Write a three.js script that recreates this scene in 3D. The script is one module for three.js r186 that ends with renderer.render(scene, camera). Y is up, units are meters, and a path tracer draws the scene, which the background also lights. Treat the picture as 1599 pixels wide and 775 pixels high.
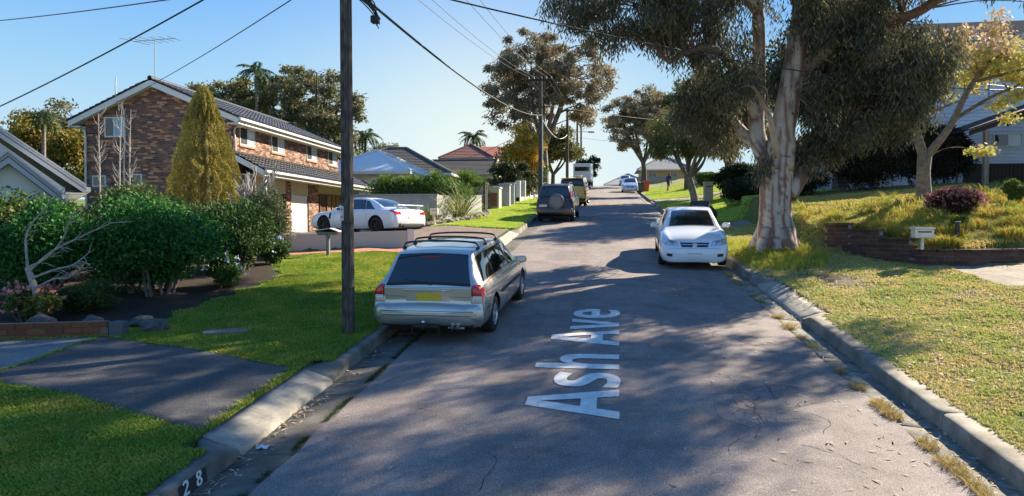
import * as THREE from 'three';
import { mergeGeometries, mergeVertices } from 'three/addons/utils/BufferGeometryUtils.js';
import { RoundedBoxGeometry } from 'three/addons/geometries/RoundedBoxGeometry.js';
import { MarchingCubes } from 'three/addons/objects/MarchingCubes.js';
import { FontLoader } from 'three/addons/loaders/FontLoader.js';
import { Brush, Evaluator, SUBTRACTION } from 'three-bvh-csg';
import { createNoise2D, createNoise3D } from 'simplex-noise';

// ---------------------------------------------------------------- camera, sky, sun, exposure
// World: metres, y up, the street runs away from the camera along -z ("d" below is -z).
const scene = new THREE.Scene();
const camera = new THREE.PerspectiveCamera(40.8, 1024 / 496, 0.1, 3000);
camera.position.set(0, 2.7, 0);
camera.rotation.order = 'YXZ';
camera.rotation.set(-1.9 * Math.PI / 180, 7.35 * Math.PI / 180, 0);
scene.add(camera);
const renderer = new THREE.WebGLRenderer({ antialias: true });
renderer.toneMapping = THREE.LinearToneMapping;
const EXPOSURE = 3.1;
renderer.toneMappingExposure = EXPOSURE;
renderer.shadowMap.enabled = true;
const SUN_AZ = 47 * Math.PI / 180, SUN_EL = 33 * Math.PI / 180;           // to the right of the street's direction; above the horizon
const sunDir = new THREE.Vector3(Math.sin(SUN_AZ) * Math.cos(SUN_EL), Math.sin(SUN_EL), -Math.cos(SUN_AZ) * Math.cos(SUN_EL));
const sun = new THREE.DirectionalLight(new THREE.Color().setRGB(1, 0.87, 0.68), 4.7);
sun.position.copy(sunDir).multiplyScalar(120).add(new THREE.Vector3(0, 0, -25));
sun.target.position.set(0, 0, -25);
sun.castShadow = true; sun.shadow.radius = 1; sun.shadow.mapSize.set(4096, 4096);
Object.assign(sun.shadow.camera, { left: -60, right: 60, top: 60, bottom: -60, near: 1, far: 300 });
scene.add(sun, sun.target);
{
  const W = 512, H = 256, data = new Float32Array(W * H * 4);
  const stops = [[-90, .16, .17, .16], [-4, .42, .50, .53], [0, .78, .89, .92], [6, .57, .80, .94], [12, .36, .66, .95], [17, .225, .52, .97], [25, .15, .41, .90], [40, .11, .32, .80], [90, .07, .22, .62]];
  const hazeAz = Math.atan2(-Math.cos(.155), -Math.sin(.155));   // the pale air ahead, a little left of the street
  for (let j = 0; j < H; j++) {
    const el = ((j + .5) / H - .5) * 180;
    let k = 0; while (k < stops.length - 2 && el > stops[k + 1][0]) k++;
    const a = stops[k], b = stops[k + 1], t = Math.min(1, Math.max(0, (el - a[0]) / (b[0] - a[0])));
    for (let i = 0; i < W; i++) {
      const az = ((i + .5) / W - .5) * 2 * Math.PI;
      let da = Math.abs(az - hazeAz); if (da > Math.PI) da = 2 * Math.PI - da;
      const e = Math.max(0, el), hz = .92 * Math.exp(-Math.pow(da / .25, 2) - Math.pow((e - 5) / 12, 2)) * (el > -3 ? 1 : 0);
      const o = (j * W + i) * 4, pale = [.90, .985, .94];
      for (let c = 0; c < 3; c++) { let v = a[c + 1] + (b[c + 1] - a[c + 1]) * t; v += (pale[c] - v) * hz; data[o + c] = v / EXPOSURE; }
      data[o + 3] = 1;
    }
  }
  const sky = new THREE.DataTexture(data, W, H, THREE.RGBAFormat, THREE.FloatType);
  sky.mapping = THREE.EquirectangularReflectionMapping; sky.magFilter = THREE.LinearFilter; sky.wrapS = THREE.RepeatWrapping; sky.needsUpdate = true;
  scene.background = sky; scene.environment = sky;
}

// ---------------------------------------------------------------- helpers
function rng(seed) { let s = seed >>> 0; return () => { s = (s + 0x6d2b79f5) | 0; let t = Math.imul(s ^ (s >>> 15), 1 | s); t = (t + Math.imul(t ^ (t >>> 7), 61 | t)) ^ t; return ((t ^ (t >>> 14)) >>> 0) / 4294967296; }; }
const n2 = createNoise2D(rng(11)), n3 = createNoise3D(rng(12)), n2b = createNoise2D(rng(13));
const V = (x, y, d) => new THREE.Vector3(x, y, -d);
const lerp = (a, b, t) => a + (b - a) * t, clamp = (x, a, b) => Math.min(b, Math.max(a, x));
const smooth = (a, b, x) => { const t = clamp((x - a) / (b - a), 0, 1); return t * t * (3 - 2 * t); };
const deg = Math.PI / 180;
const taken = new Map();
function numbered(n) { const k = taken.get(n) ?? 0; taken.set(n, k + 1); return k ? n + '_' + String(k).padStart(3, '0') : n; }
function shadows(o) { o.castShadow = true; o.receiveShadow = true; return o; }
function tag(o, label, category, group) { o.userData.label = label; o.userData.category = category; if (group) o.userData.group = group; return o; }
function thing(name, label, category, pos = new THREE.Vector3(), turn = 0, group) {
  const o = new THREE.Group(); o.name = numbered(name); o.position.copy(pos); o.rotation.y = turn; tag(o, label, category, group); scene.add(o); return o;
}
function part(parent, name, geometry, material, kind) {
  const m = shadows(new THREE.Mesh(geometry, material)); m.name = name; if (kind) m.userData.kind = kind; parent.add(m); return m;
}
function solo(name, geometry, material, label, category, group) {
  const m = shadows(new THREE.Mesh(geometry, material)); m.name = numbered(name); tag(m, label, category, group); scene.add(m); return m;
}
function setting(name, geometry, material, parent = scene) {
  const m = shadows(geometry ? new THREE.Mesh(geometry, material) : new THREE.Group()); m.name = parent === scene ? numbered(name) : name; if (parent === scene) m.userData.kind = 'structure'; parent.add(m); return m;
}
function dup(o, label, group) {
  const c = o.clone(); c.name = numbered(o.name.replace(/_\d{3}$/, '')); c.userData = { ...o.userData, label }; if (group) c.userData.group = group; scene.add(c); return c;
}
const C = (r, g, b) => new THREE.Color().setRGB(r, g, b);
const mat = (color, roughness = .8, extra = {}) => new THREE.MeshPhysicalMaterial({ color: Array.isArray(color) ? C(...color) : color, roughness, ...extra });

// geometry helpers; all return BufferGeometry with position + normal (+uv)
function bx(x0, x1, y0, y1, d0, d1) {
  const g = new THREE.BoxGeometry(Math.abs(x1 - x0), Math.abs(y1 - y0), Math.abs(d1 - d0));
  return g.translate((x0 + x1) / 2, (y0 + y1) / 2, -(d0 + d1) / 2);
}
function rbx(x0, x1, y0, y1, d0, d1, r = .015) {
  const g = new RoundedBoxGeometry(Math.abs(x1 - x0), Math.abs(y1 - y0), Math.abs(d1 - d0), 1, Math.min(r, Math.abs(x1 - x0) * .45, Math.abs(y1 - y0) * .45, Math.abs(d1 - d0) * .45));
  return g.translate((x0 + x1) / 2, (y0 + y1) / 2, -(d0 + d1) / 2);
}
function merge(list) { const l = list.map((g) => (g.index ? g.toNonIndexed() : g)); const keep = l.every((g) => g.attributes.uv); if (!keep) l.forEach((g) => g.deleteAttribute('uv')); const kc = l.every((g) => g.attributes.color); if (!kc) l.forEach((g) => g.deleteAttribute('color')); return mergeGeometries(l); }
function paint(g, r, gg, b) { const n = g.attributes.position.count, a = new Float32Array(n * 3); for (let i = 0; i < n; i++) { a[i * 3] = r; a[i * 3 + 1] = gg; a[i * 3 + 2] = b; } g.setAttribute('color', new THREE.BufferAttribute(a, 3)); return g; }
function quadGeo(list) {           // list of [a,b,c,d] Vector3 quads, flat
  const p = []; for (const [a, b, c, d] of list) for (const v of d ? [a, b, c, a, c, d] : [a, b, c]) p.push(v.x, v.y, v.z);
  const g = new THREE.BufferGeometry(); g.setAttribute('position', new THREE.Float32BufferAttribute(p, 3)); g.computeVertexNormals(); return g;
}
function prism(poly, along) {      // a closed flat polygon (Vector3 list) pushed along a vector
  const q = poly.map((v) => v.clone().add(along)), faces = [], n = poly.length;
  for (let i = 1; i < n - 1; i++) { faces.push([poly[0], poly[i], poly[i + 1]]); faces.push([q[0], q[i + 1], q[i]]); }
  for (let i = 0; i < n; i++) { const j = (i + 1) % n; faces.push([poly[i], q[i], q[j], poly[j]]); }
  return quadGeo(faces);
}
function tube(pts, radii, seg = 8, bump = 0, cap = true) {   // tapered tube through points
  const curve = new THREE.CatmullRomCurve3(pts), n = Math.max(2, (pts.length - 1) * (bump ? 7 : 4)), P = [], N = [], U = [], I = [];
  const fr = curve.computeFrenetFrames(n, false);
  let len = 0, prev = null;
  for (let i = 0; i <= n; i++) {
    const t = i / n, c = curve.getPoint(t), f = t * (radii.length - 1), k = Math.min(radii.length - 2, Math.floor(f)), r = lerp(radii[k], radii[k + 1], f - k);
    if (prev) len += prev.distanceTo(c); prev = c;
    for (let j = 0; j <= seg; j++) {
      const a = j / seg * Math.PI * 2, nx = fr.normals[i], bn = fr.binormals[i], ca = Math.cos(a), sa = Math.sin(a);
      const v = new THREE.Vector3(nx.x * ca + bn.x * sa, nx.y * ca + bn.y * sa, nx.z * ca + bn.z * sa);
      const rr = bump ? r * (1 + bump * n3(c.x * 1.3 + ca * .9, c.y * .8, c.z * 1.3 + sa * .9) + bump * .5 * n3(c.x * 4 + ca * 2.5, c.y * 2, c.z * 4 + sa * 2.5)) : r;
      P.push(c.x + v.x * rr, c.y + v.y * rr, c.z + v.z * rr); N.push(v.x, v.y, v.z); U.push(j / seg * r * 6.28, len);
    }
  }
  for (let i = 0; i < n; i++) for (let j = 0; j < seg; j++) { const a = i * (seg + 1) + j, b = a + seg + 1; I.push(a, a + 1, b, b, a + 1, b + 1); }
  if (cap) for (const i of [0, n]) { const c = P.length / 3, q = curve.getPoint(i / n); P.push(q.x, q.y, q.z); N.push(0, i ? 1 : -1, 0); U.push(0, 0); for (let j = 0; j < seg; j++) { const a = i * (seg + 1) + j; I.push(c, i ? a : a + 1, i ? a + 1 : a); } }
  const g = new THREE.BufferGeometry(); g.setAttribute('position', new THREE.Float32BufferAttribute(P, 3)); g.setAttribute('normal', new THREE.Float32BufferAttribute(N, 3)); g.setAttribute('uv', new THREE.Float32BufferAttribute(U, 2)); g.setIndex(I);
  if (bump) g.computeVertexNormals();
  return g;
}
const cyl = (x, d, y0, y1, r0, r1 = r0, seg = 12) => new THREE.CylinderGeometry(r1, r0, y1 - y0, seg).translate(x, (y0 + y1) / 2, -d);
function tex(w, h, fn, srgb = true) {       // fn(u, v) -> [r,g,b] 0..1 ; tiles
  const data = new Uint8Array(w * h * 4);
  for (let j = 0; j < h; j++) for (let i = 0; i < w; i++) { const c = fn((i + .5) / w, (j + .5) / h), o = (j * w + i) * 4; data[o] = clamp(c[0], 0, 1) * 255; data[o + 1] = clamp(c[1], 0, 1) * 255; data[o + 2] = clamp(c[2], 0, 1) * 255; data[o + 3] = 255; }
  const t = new THREE.DataTexture(data, w, h); t.wrapS = t.wrapT = THREE.RepeatWrapping; t.magFilter = THREE.LinearFilter; if (srgb) t.colorSpace = THREE.SRGBColorSpace; t.needsUpdate = true; return t;
}
// noise that tiles over the unit square, at a given frequency
function tileNoise(seed) { const f = createNoise3D(rng(seed)), g = createNoise3D(rng(seed + 1)); return (u, v, k) => { const a = u * 2 * Math.PI, b = v * 2 * Math.PI, R = k / (2 * Math.PI); return .5 * (f(Math.cos(a) * R, Math.sin(a) * R, Math.cos(b) * R) + g(Math.sin(a) * R + 5, Math.sin(b) * R, Math.cos(b) * R + 9)); }; }
const rep = (t, s) => { const c = t.clone(); c.repeat.set(s, s); c.needsUpdate = true; return c; };

// ---------------------------------------------------------------- lie of the land
function roadY(d) {
  if (d < -20) return -1.86;
  if (d < 40) return .093 * d;
  if (d < 52) { const u = d - 40; return 3.72 + .093 * u - .0006 * u * u; }
  const a = 3.72 + .093 * 12 - .0006 * 144, s = .093 - .0144, k = .13 / 36;
  if (d < 90) return a + s * (d - 52) + .00012 * (d - 52) ** 2;
  const b = a + s * 38 + .00012 * 38 * 38, s2 = s + .00024 * 38, u = d - 90;
  if (u < 40) return b + s2 * u - k * u * u / 2;
  return b + s2 * 40 - k * 800 - .045 * Math.min(u - 40, 60);
}
const bend = (d) => (d > 30 ? .00043 * Math.min(d - 30, 90) ** 2 : 0);
const roadL = (d) => -3.45 + .015 * clamp(d, -20, 30) + bend(d);      // gutter line at the foot of the kerb
const roadR = (d) => 3.45 + bend(d);
// the stepped garden wall on the right: [x, d]
const WALL = [[6.25, 19.4], [6.45, 18.3], [6.75, 17.3], [7.05, 16.5], [7.45, 16.0], [8.0, 15.85], [8.7, 16.1], [9.6, 16.55], [12.5, 17.2]];
function wallD(x) { if (x <= WALL[0][0]) return WALL[0][1] + (WALL[0][0] - x) * 3; for (let i = 0; i < WALL.length - 1; i++) if (x < WALL[i + 1][0]) { const t = (x - WALL[i][0]) / (WALL[i + 1][0] - WALL[i][0]); return lerp(WALL[i][1], WALL[i + 1][1], t); } return 17.2 + (x - 12.5) * .1; }
function groundY(x, d) {
  const y = roadY(d), l = roadL(d), r = roadR(d);
  if (x < (l + r) / 2) {
    const t = l - x;                                   // metres behind the kerb face
    let v = y + .135 + .05 * clamp(t - .15, 0, 4.2);
    const edge = 17.98 + (clamp(x, -9.4, -5.5) + 9.35) * .365, lot = d < 14 ? y + .42 : d < 40 ? lerp(y + lerp(.42, .24, smooth(14, 17, d)), 2.36, smooth(edge, edge + .25, d)) : lerp(2.36, y - .5, smooth(40, 46, d));
    v = lerp(v, lot, smooth(2.6, 6.0, t) * (d > 17 ? 1 : smooth(14, 17, d)) + smooth(4.2, 7.5, t) * (d > 17 ? 0 : 1 - smooth(14, 17, d)));
    return v + .02 * n2(x * .7, d * .7) * smooth(.3, 1.5, t);
  }
  const t = x - r;
  let v = y + .135 + .05 * clamp(t - .15, 0, 4.2);
  const ridge = y + Math.min(1.75, .62 + .075 * (x - 7) + .065 * (Math.min(d, 26) - 16));
  let w;
  if (d < 30 && x > 6.0) w = smooth(-.02, .25, d - wallD(x)) * (x > 6.25 ? 1 : smooth(6.0, 6.25, x));
  else w = 0;
  const soft = smooth(1.6, 6.5, t) * smooth(17, 22, d);
  w = Math.max(w, soft);
  if (d > 28) w *= lerp(1, .45, smooth(28, 36, d));
  v = lerp(v, ridge, w);
  // the swell of earth round the gum tree
  const gx = x - 4.75, gd = d - 18.6, bump = .16 * Math.exp(-(gx * gx / 1.2 + gd * gd / 1.6));
  return v + bump * smooth(.15, .6, t) + (.025 * n2(x * .8, d * .8) + .012 * n2(x * 2.7, d * 2.7)) * smooth(.2, .9, t);
}
// ---------------------------------------------------------------- textures of the ground
const tn = tileNoise(21);
const rT = rng(5);
const T = {};
{
  const speck = new Float32Array(1024 * 1024); for (let i = 0; i < speck.length; i++) speck[i] = rT();
  T.asphalt = tex(1024, 1024, (u, v) => {
    const i = Math.floor(u * 1024), j = Math.floor(v * 1024), s = speck[j * 1024 + i], s2 = speck[((j >> 1) * 1024 + (i >> 1))];
    let g = .44 + .13 * (s - .5) + .16 * (s2 - .5) + .035 * tn(u, v, 14) + .05 * tn(u, v, 4);
    if (s2 > .965) g += .14; if (s2 < .05) g -= .12;
    return [g * 1.07, g * .99, g * .955];
  });
  T.asphaltBump = tex(1024, 1024, (u, v) => { const i = Math.floor(u * 1024), j = Math.floor(v * 1024), g = .5 + .3 * (speck[(j >> 1) * 1024 + (i >> 1)] - .5) + .3 * (speck[j * 1024 + i] - .5); return [g, g, g]; }, false);
  T.concrete = tex(512, 512, (u, v) => {
    const s = speck[Math.floor(v * 512) * 1024 + Math.floor(u * 512)];
    const st = tn(u, v, 5), st2 = tn(u, v, 22);
    let g = .62 + .10 * (s - .5) + .09 * st + .05 * st2; if (s > .985) g -= .2;
    return [g * 1.02, g, g * .95];
  });
  T.aggregate = tex(1024, 1024, (u, v) => {
    const i = Math.floor(u * 1024), j = Math.floor(v * 1024), s = speck[j * 1024 + i], s2 = speck[(j >> 1) * 1024 + (i >> 1)], s4 = speck[(j >> 2) * 1024 + (i >> 2) + 300];
    let g = .42 + .22 * (s2 - .5) + .14 * (s - .5) + .16 * (s4 - .5) + .06 * tn(u, v, 5) + .03 * tn(u, v, 17);
    return [g * 1.02, g, g * .97];
  });
  T.soil = tex(1024, 1024, (u, v) => {
    const i = Math.floor(u * 1024), j = Math.floor(v * 1024), s = speck[j * 1024 + i], s2 = speck[(j >> 1) * 1024 + (i >> 1) + 77];
    const g = .72 + .35 * (s - .5) + .3 * (s2 - .5) + .14 * tn(u, v, 9) + .1 * tn(u, v, 31);
    return [g, g, g];
  });
  T.bark = tex(512, 1024, (u, v) => {
    const a = tn(u, v * .35 % 1, 26), b = tn(u, v, 9), s = speck[Math.floor(v * 1023) * 1024 + Math.floor(u * 511)];
    const g = .62 + .3 * a + .12 * b + .12 * (s - .5); return [g, g, g];
  });
  T.wood = tex(256, 1024, (u, v) => {
    const a = tn(u, (v * .08) % 1, 60), b = tn(u, v, 5), s = speck[Math.floor(v * 1023) * 1024 + Math.floor(u * 255)];
    const g = .66 + .34 * a + .1 * b + .1 * (s - .5); return [g, g * .97, g * .94];
  });
  T.plaster = tex(512, 512, (u, v) => { const s = speck[Math.floor(v * 511) * 1024 + Math.floor(u * 511) + 60]; const g = .88 + .05 * (s - .5) + .07 * tn(u, v, 6) + .05 * tn(u, v, 19); return [g, g, g * .985]; });
  T.fine = tex(512, 512, (u, v) => { const s = speck[Math.floor(v * 511) * 1024 + Math.floor(u * 511) + 9]; const g = .5 + .5 * (s - .5) + .2 * tn(u, v, 40); return [g, g, g]; }, false);
}

// ---------------------------------------------------------------- driveways (ribbons between two edges), used to keep grass off too
const DRIVES = {
  apron28: { a: [[-3.83, 5.95], [-4.6, 6.2], [-5.6, 6.5], [-7.0, 6.72]], b: [[-3.83, 7.98], [-4.6, 8.18], [-5.6, 8.42], [-7.0, 8.62]] },
  inner28: { a: [[-7.04, 6.72], [-8.5, 6.78], [-11, 6.7], [-16, 6.5]], b: [[-7.04, 8.6], [-8.3, 8.12], [-11, 7.9], [-16, 8.8]] },
  brown: { a: [[-3.62, 19.45], [-5.5, 19.5], [-9.2, 19.2], [-12, 20.5], [-15.1, 25.5]], b: [[-3.5, 25.6], [-5.0, 26.0], [-6.6, 26.4], [-9.5, 29.6], [-15.1, 37.5]] },
  pink: { a: [[-3.64, 18.5], [-4.6, 18.42], [-5.6, 18.3], [-7.2, 17.75], [-9.3, 16.95]], b: [[-3.62, 19.43], [-4.6, 19.47], [-5.55, 19.3], [-7.2, 18.72], [-9.3, 17.95]] },
  right: { a: [[7.5, 13.3], [9, 12.9], [12, 12.2], [22, 10.4]], b: [[7.55, 15.72], [8.75, 15.9], [12.4, 16.9], [22, 17.6]] },
  path: { a: [[3.9, 26.2], [4.6, 26.25], [5.2, 26.3], [5.9, 26.4]], b: [[3.9, 27.8], [4.6, 27.85], [5.2, 27.9], [5.9, 28.0]] },
  farRight: { a: [[3.8, 44], [6, 44.3], [9, 44.8], [14, 46]], b: [[3.8, 47], [6, 47.2], [9, 47.6], [14, 49]] },
};
function polyAt(p, t) { const f = t * (p.length - 1), k = Math.min(p.length - 2, Math.floor(f)), s = f - k; return [lerp(p[k][0], p[k + 1][0], s), lerp(p[k][1], p[k + 1][1], s)]; }
function inPoly(x, d, P) { let c = false; for (let i = 0, j = P.length - 1; i < P.length; j = i++) if ((P[i][1] > d) !== (P[j][1] > d) && x < (P[j][0] - P[i][0]) * (d - P[i][1]) / (P[j][1] - P[i][1]) + P[i][0]) c = !c; return c; }
for (const k in DRIVES) DRIVES[k].poly = [...DRIVES[k].a, ...[...DRIVES[k].b].reverse()];
const paved = (x, d) => { for (const k in DRIVES) if (inPoly(x, d, DRIVES[k].poly)) return true; return false; };
function ribbon({ a, b }, dy, nu = 40, nv = 14) {
  const P = [], U = [], I = [];
  for (let i = 0; i <= nu; i++) for (let j = -1; j <= nv + 1; j++) {
    const [ax, ad] = polyAt(a, i / nu), [bx_, bd] = polyAt(b, i / nu), t = clamp(j / nv, 0, 1), x = lerp(ax, bx_, t), d = lerp(ad, bd, t);
    P.push(x, groundY(x, d) + (j < 0 || j > nv ? -.08 : dy), -d); U.push(x, d);
  }
  const w = nv + 3;
  for (let i = 0; i < nu; i++) for (let j = 0; j < w - 1; j++) { const p = i * w + j; I.push(p, p + 1, p + w, p + w, p + 1, p + w + 1); }
  const g = new THREE.BufferGeometry(); g.setAttribute('position', new THREE.Float32BufferAttribute(P, 3)); g.setAttribute('uv', new THREE.Float32BufferAttribute(U, 2)); g.setIndex(I); g.computeVertexNormals();
  const n = g.attributes.normal; let up = 0; for (let i = 0; i < n.count; i++) up += n.getY(i); if (up < 0) { I.reverse(); g.setIndex(I); g.computeVertexNormals(); }
  return g;
}
const bedX = (d) => -6.85 - 2.0 * smooth(13.2, 17.6, d) + .18 * n2(d * 1.3, 3);
const LAYL = [[5.9, 8.05], [18.55, 25.7]], LAYR = [[11.9, 15.1], [26.1, 28], [43.8, 47.2]];
const layback = (d, list) => { let v = 0; for (const [a, b] of list) v = Math.max(v, smooth(a - .45, a, d) * (1 - smooth(b, b + .45, d))); return v; };

// ---------------------------------------------------------------- ground sheet
{
  const ds = []; for (let d = -14; d < 30; d += .25) ds.push(d); for (let d = 30; d < 60; d += .5) ds.push(d); for (let d = 60; d < 130; d += 1.5) ds.push(d); for (let d = 130, s = 4; d < 1500; d += s, s *= 1.25) ds.push(d);
  const off = [.13, .155, .3, .42]; for (let t = .6; t < 12; t += .22) off.push(t); for (let t = 12, s = .5; t < 900; t += s, s *= 1.22) off.push(t);
  const L = off.length, cols = 2 * L + 2, P = [], U = [], I = [], K = [];
  for (const d of ds) {
    const l = roadL(d), r = roadR(d), y = roadY(d), row = [];
    for (let i = L - 1; i >= 0; i--) row.push([l - off[i], off[i], -1]);
    row.push([l + .6, -1, -1], [r - .4, -1, 1]);
    for (let i = 0; i < L; i++) row.push([r + off[i], off[i], 1]);
    for (const [x, t, side] of row) {
      const lay = layback(d, side < 0 ? LAYL : LAYR);
      let h = t < 0 || t < .14 ? y - .13 : groundY(x, d);
      if (t > .14 && t < .41 && lay > .15) h = y - .08;
      if (t > 30) h -= (t - 30) * .02 * (d > 60 ? 1 : 0);
      P.push(x, h, -d); U.push(x, d);
      const nn = .5 + .5 * n2(x * .35, d * .35), nf = .5 + .5 * n2b(x * 1.7, d * 1.7);
      let c;
      if (side < 0) {
        c = [lerp(.16, .22, nn), lerp(.26, .31, nn), lerp(.04, .05, nf)];
        const bx0 = bedX(d), bed = smooth(bx0 + .1, bx0 - .15, x) * smooth(8.8, 9.1, d) * (1 - smooth(17.2, 17.8, d));
        c = c.map((v, k) => lerp(v, [.075, .05, .032][k], bed));
      } else {
        const dry = smooth(.35, .8, nf * .6 + nn * .5) * (1 - .75 * smooth(26, 34, d)), mound = d > 15.5 && d > wallD(x) ? 1 : 0;
        c = [lerp(.42, .58, dry), lerp(.42, .44, dry), lerp(.12, .22, dry)];
        if (mound) c = [lerp(.27, .42, nf), lerp(.36, .34, nf), .07];
        const bare = Math.exp(-((x - 5.0) ** 2 / .5 + (d - 14.6) ** 2 / 1.6)) + .7 * Math.exp(-((x - 6.6) ** 2 / .25 + (d - 12.9) ** 2 / .5)) + .9 * Math.exp(-((x - 4.4) ** 2 / .35 + (d - 16.6) ** 2 / 1.2));
        c = c.map((v, k) => lerp(v, [.40, .31, .24][k], clamp(bare * (.5 + nf), 0, 1)));
      }
      K.push(...c);
    }
  }
  for (let i = 0; i < ds.length - 1; i++) for (let j = 0; j < cols - 1; j++) { const a = i * cols + j, b = a + cols; I.push(a, a + 1, b, b, a + 1, b + 1); }
  const g = new THREE.BufferGeometry(); g.setAttribute('position', new THREE.Float32BufferAttribute(P, 3)); g.setAttribute('uv', new THREE.Float32BufferAttribute(U, 2)); g.setAttribute('color', new THREE.Float32BufferAttribute(K, 3)); g.setIndex(I); g.computeVertexNormals();
  setting('ground', g, mat(0xffffff, 1, { vertexColors: true, map: rep(T.soil, .8), bumpMap: rep(T.soil, .8), bumpScale: .02 }));
}

// ---------------------------------------------------------------- road
const ROADD = []; for (let d = -12; d < 30; d += .4) ROADD.push(d); for (let d = 30; d <= 150; d += 1.5) ROADD.push(d);
const lipL = (d) => roadL(d) + .52, lipR = (d) => roadR(d) - .40;
const crownY = (x, d) => { const a = lipL(d), b = lipR(d), u = (x - a) / (b - a) * 2 - 1; return roadY(d) + .05 * (1 - u * u) + .006 * n2(x * .9, d * .5); };
const road = setting('road');
{
  const P = [], U = [], I = [], K = [], nx = 22;
  for (const d of ROADD) for (let j = 0; j <= nx; j++) {
    const edge = j === 0 ? .035 * n2(d * 2.1, 1) : j === nx ? .05 * n2(d * 1.9, 8) : 0, x = lerp(lipL(d), lipR(d), j / nx) + edge;
    P.push(x, crownY(x, d), -d); U.push(x, d);
    const worn = .5 + .5 * n2(x * .5, d * .12), g = lerp(.86, 1.08, worn) + .05 * n2b(x * 1.4, d * .9);
    K.push(g * 1.01, g, g * .98);
  }
  for (let i = 0; i < ROADD.length - 1; i++) for (let j = 0; j < nx; j++) { const a = i * (nx + 1) + j, b = a + nx + 1; I.push(a, a + 1, b, b, a + 1, b + 1); }
  const g = new THREE.BufferGeometry(); g.setAttribute('position', new THREE.Float32BufferAttribute(P, 3)); g.setAttribute('uv', new THREE.Float32BufferAttribute(U, 2)); g.setAttribute('color', new THREE.Float32BufferAttribute(K, 3)); g.setIndex(I); g.computeVertexNormals();
  setting('asphalt', g, mat(0xffffff, .86, { vertexColors: true, map: rep(T.asphalt, .36), bumpMap: rep(T.asphaltBump, .36), bumpScale: .006 }), road);
}
// street name from a map overlay, added as flat lettering reading away from the camera
const overlayMat = mat([.84, .83, .81], .75, { map: rep(T.plaster, .7) });
const font = await new FontLoader().loadAsync('fonts/droid/droid_sans_bold.typeface.json');
const fontThin = await new FontLoader().loadAsync('fonts/droid/droid_sans_regular.typeface.json');
function letterGeo(shapes, place, n = 6) {
  const g0 = new THREE.ShapeGeometry(shapes, n), p = g0.attributes.position, out = new Float32Array(p.count * 3), uv = new Float32Array(p.count * 2), v = new THREE.Vector3();
  for (let i = 0; i < p.count; i++) { place(p.getX(i), p.getY(i), v); v.toArray(out, i * 3); uv[i * 2] = p.getX(i); uv[i * 2 + 1] = p.getY(i); }
  const g = new THREE.BufferGeometry(); g.setAttribute('position', new THREE.BufferAttribute(out, 3)); g.setAttribute('uv', new THREE.BufferAttribute(uv, 2)); g.setIndex(g0.index); g.computeVertexNormals(); return g;
}
{
  const size = 1.44, text = 'Ash Ave'; let pen = 0; const gl = [];
  for (const ch of text) { const gph = (ch === ' ' ? null : font.generateShapes(ch, size)); const w = font.data.glyphs[ch].ha * size / font.data.resolution; gl.push([ch, gph, pen]); pen += w; }
  const k = 5.28 / pen, k2 = 1.03 / (size * .714 * font.data.resolution / font.data.resolution);
  for (const [ch, shp, at] of gl) if (shp) {
    const box = new THREE.Box2().setFromPoints(font.generateShapes('A', size).flatMap((s) => s.getPoints())), cap = box.max.y;
    const bold = font.generateShapes(ch, size);
    const g = letterGeo(bold, (x, y, v) => { const d = 6.93 + (at + x) * k, X = .02 + d * .03 - y / cap * 1.03; v.set(X, crownY(X, d) + .009, -d); });
    setting('overlay_letter', g, overlayMat, road);
  }
}
// cracks in the asphalt: thin ribbons of dark gap
{
  const rc = rng(31), list = [], K = [];
  const crack = (x, d, ang, len, w) => {
    const pts = []; for (let s = 0; s < len; s += .07) { pts.push([x, d]); ang += (rc() - .5) * .9; x += Math.cos(ang) * .07; d += Math.sin(ang) * .07; if (rc() < .035 && len > .6 && list.length < 2600) crack(x, d, ang + (rc() < .5 ? 1 : -1) * (.6 + rc() * .7), len * .35, w * .8); }
    for (let i = 0; i < pts.length - 1; i++) {
      const [a, b] = pts[i], [c, e] = pts[i + 1], L = Math.hypot(c - a, e - b) || 1, ww = w * (.5 + rc()), nx = -(e - b) / L * ww, nd = (c - a) / L * ww;
      const q = (px, pd) => V(px, crownY(px, pd) + .004, pd); list.push([q(a - nx, b - nd), q(c - nx, e - nd), q(c + nx, e + nd), q(a + nx, b + nd)]);
    }
  };
  for (const [x, d, a, l] of [[-.95, 5.3, 1.3, .8], [1.5, 6.6, .6, .9], [1.7, 7.0, 1.7, .9], [2.1, 7.6, 2.3, .8], [1.9, 6.5, -.6, .6], [1.3, 7.5, .2, .8], [1.5, 6.9, 2.8, .7], [1.9, 7.4, 1.1, .8], [2.5, 9.6, 1.6, 1.2], [1.2, 6.2, 1.4, .6], [2.2, 6.8, 1.2, .7], [1.6, 7.9, 1.0, .7], [1.75, 7.2, -.9, .6], [2.0, 7.9, 2.0, .6], [1.4, 7.2, .9, .6]]) crack(x, d, a, l, .0026);
  const g = quadGeo(list); setting('crack', g, mat([.022, .021, .022], 1), road).userData.kind = 'stuff';
}
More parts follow.
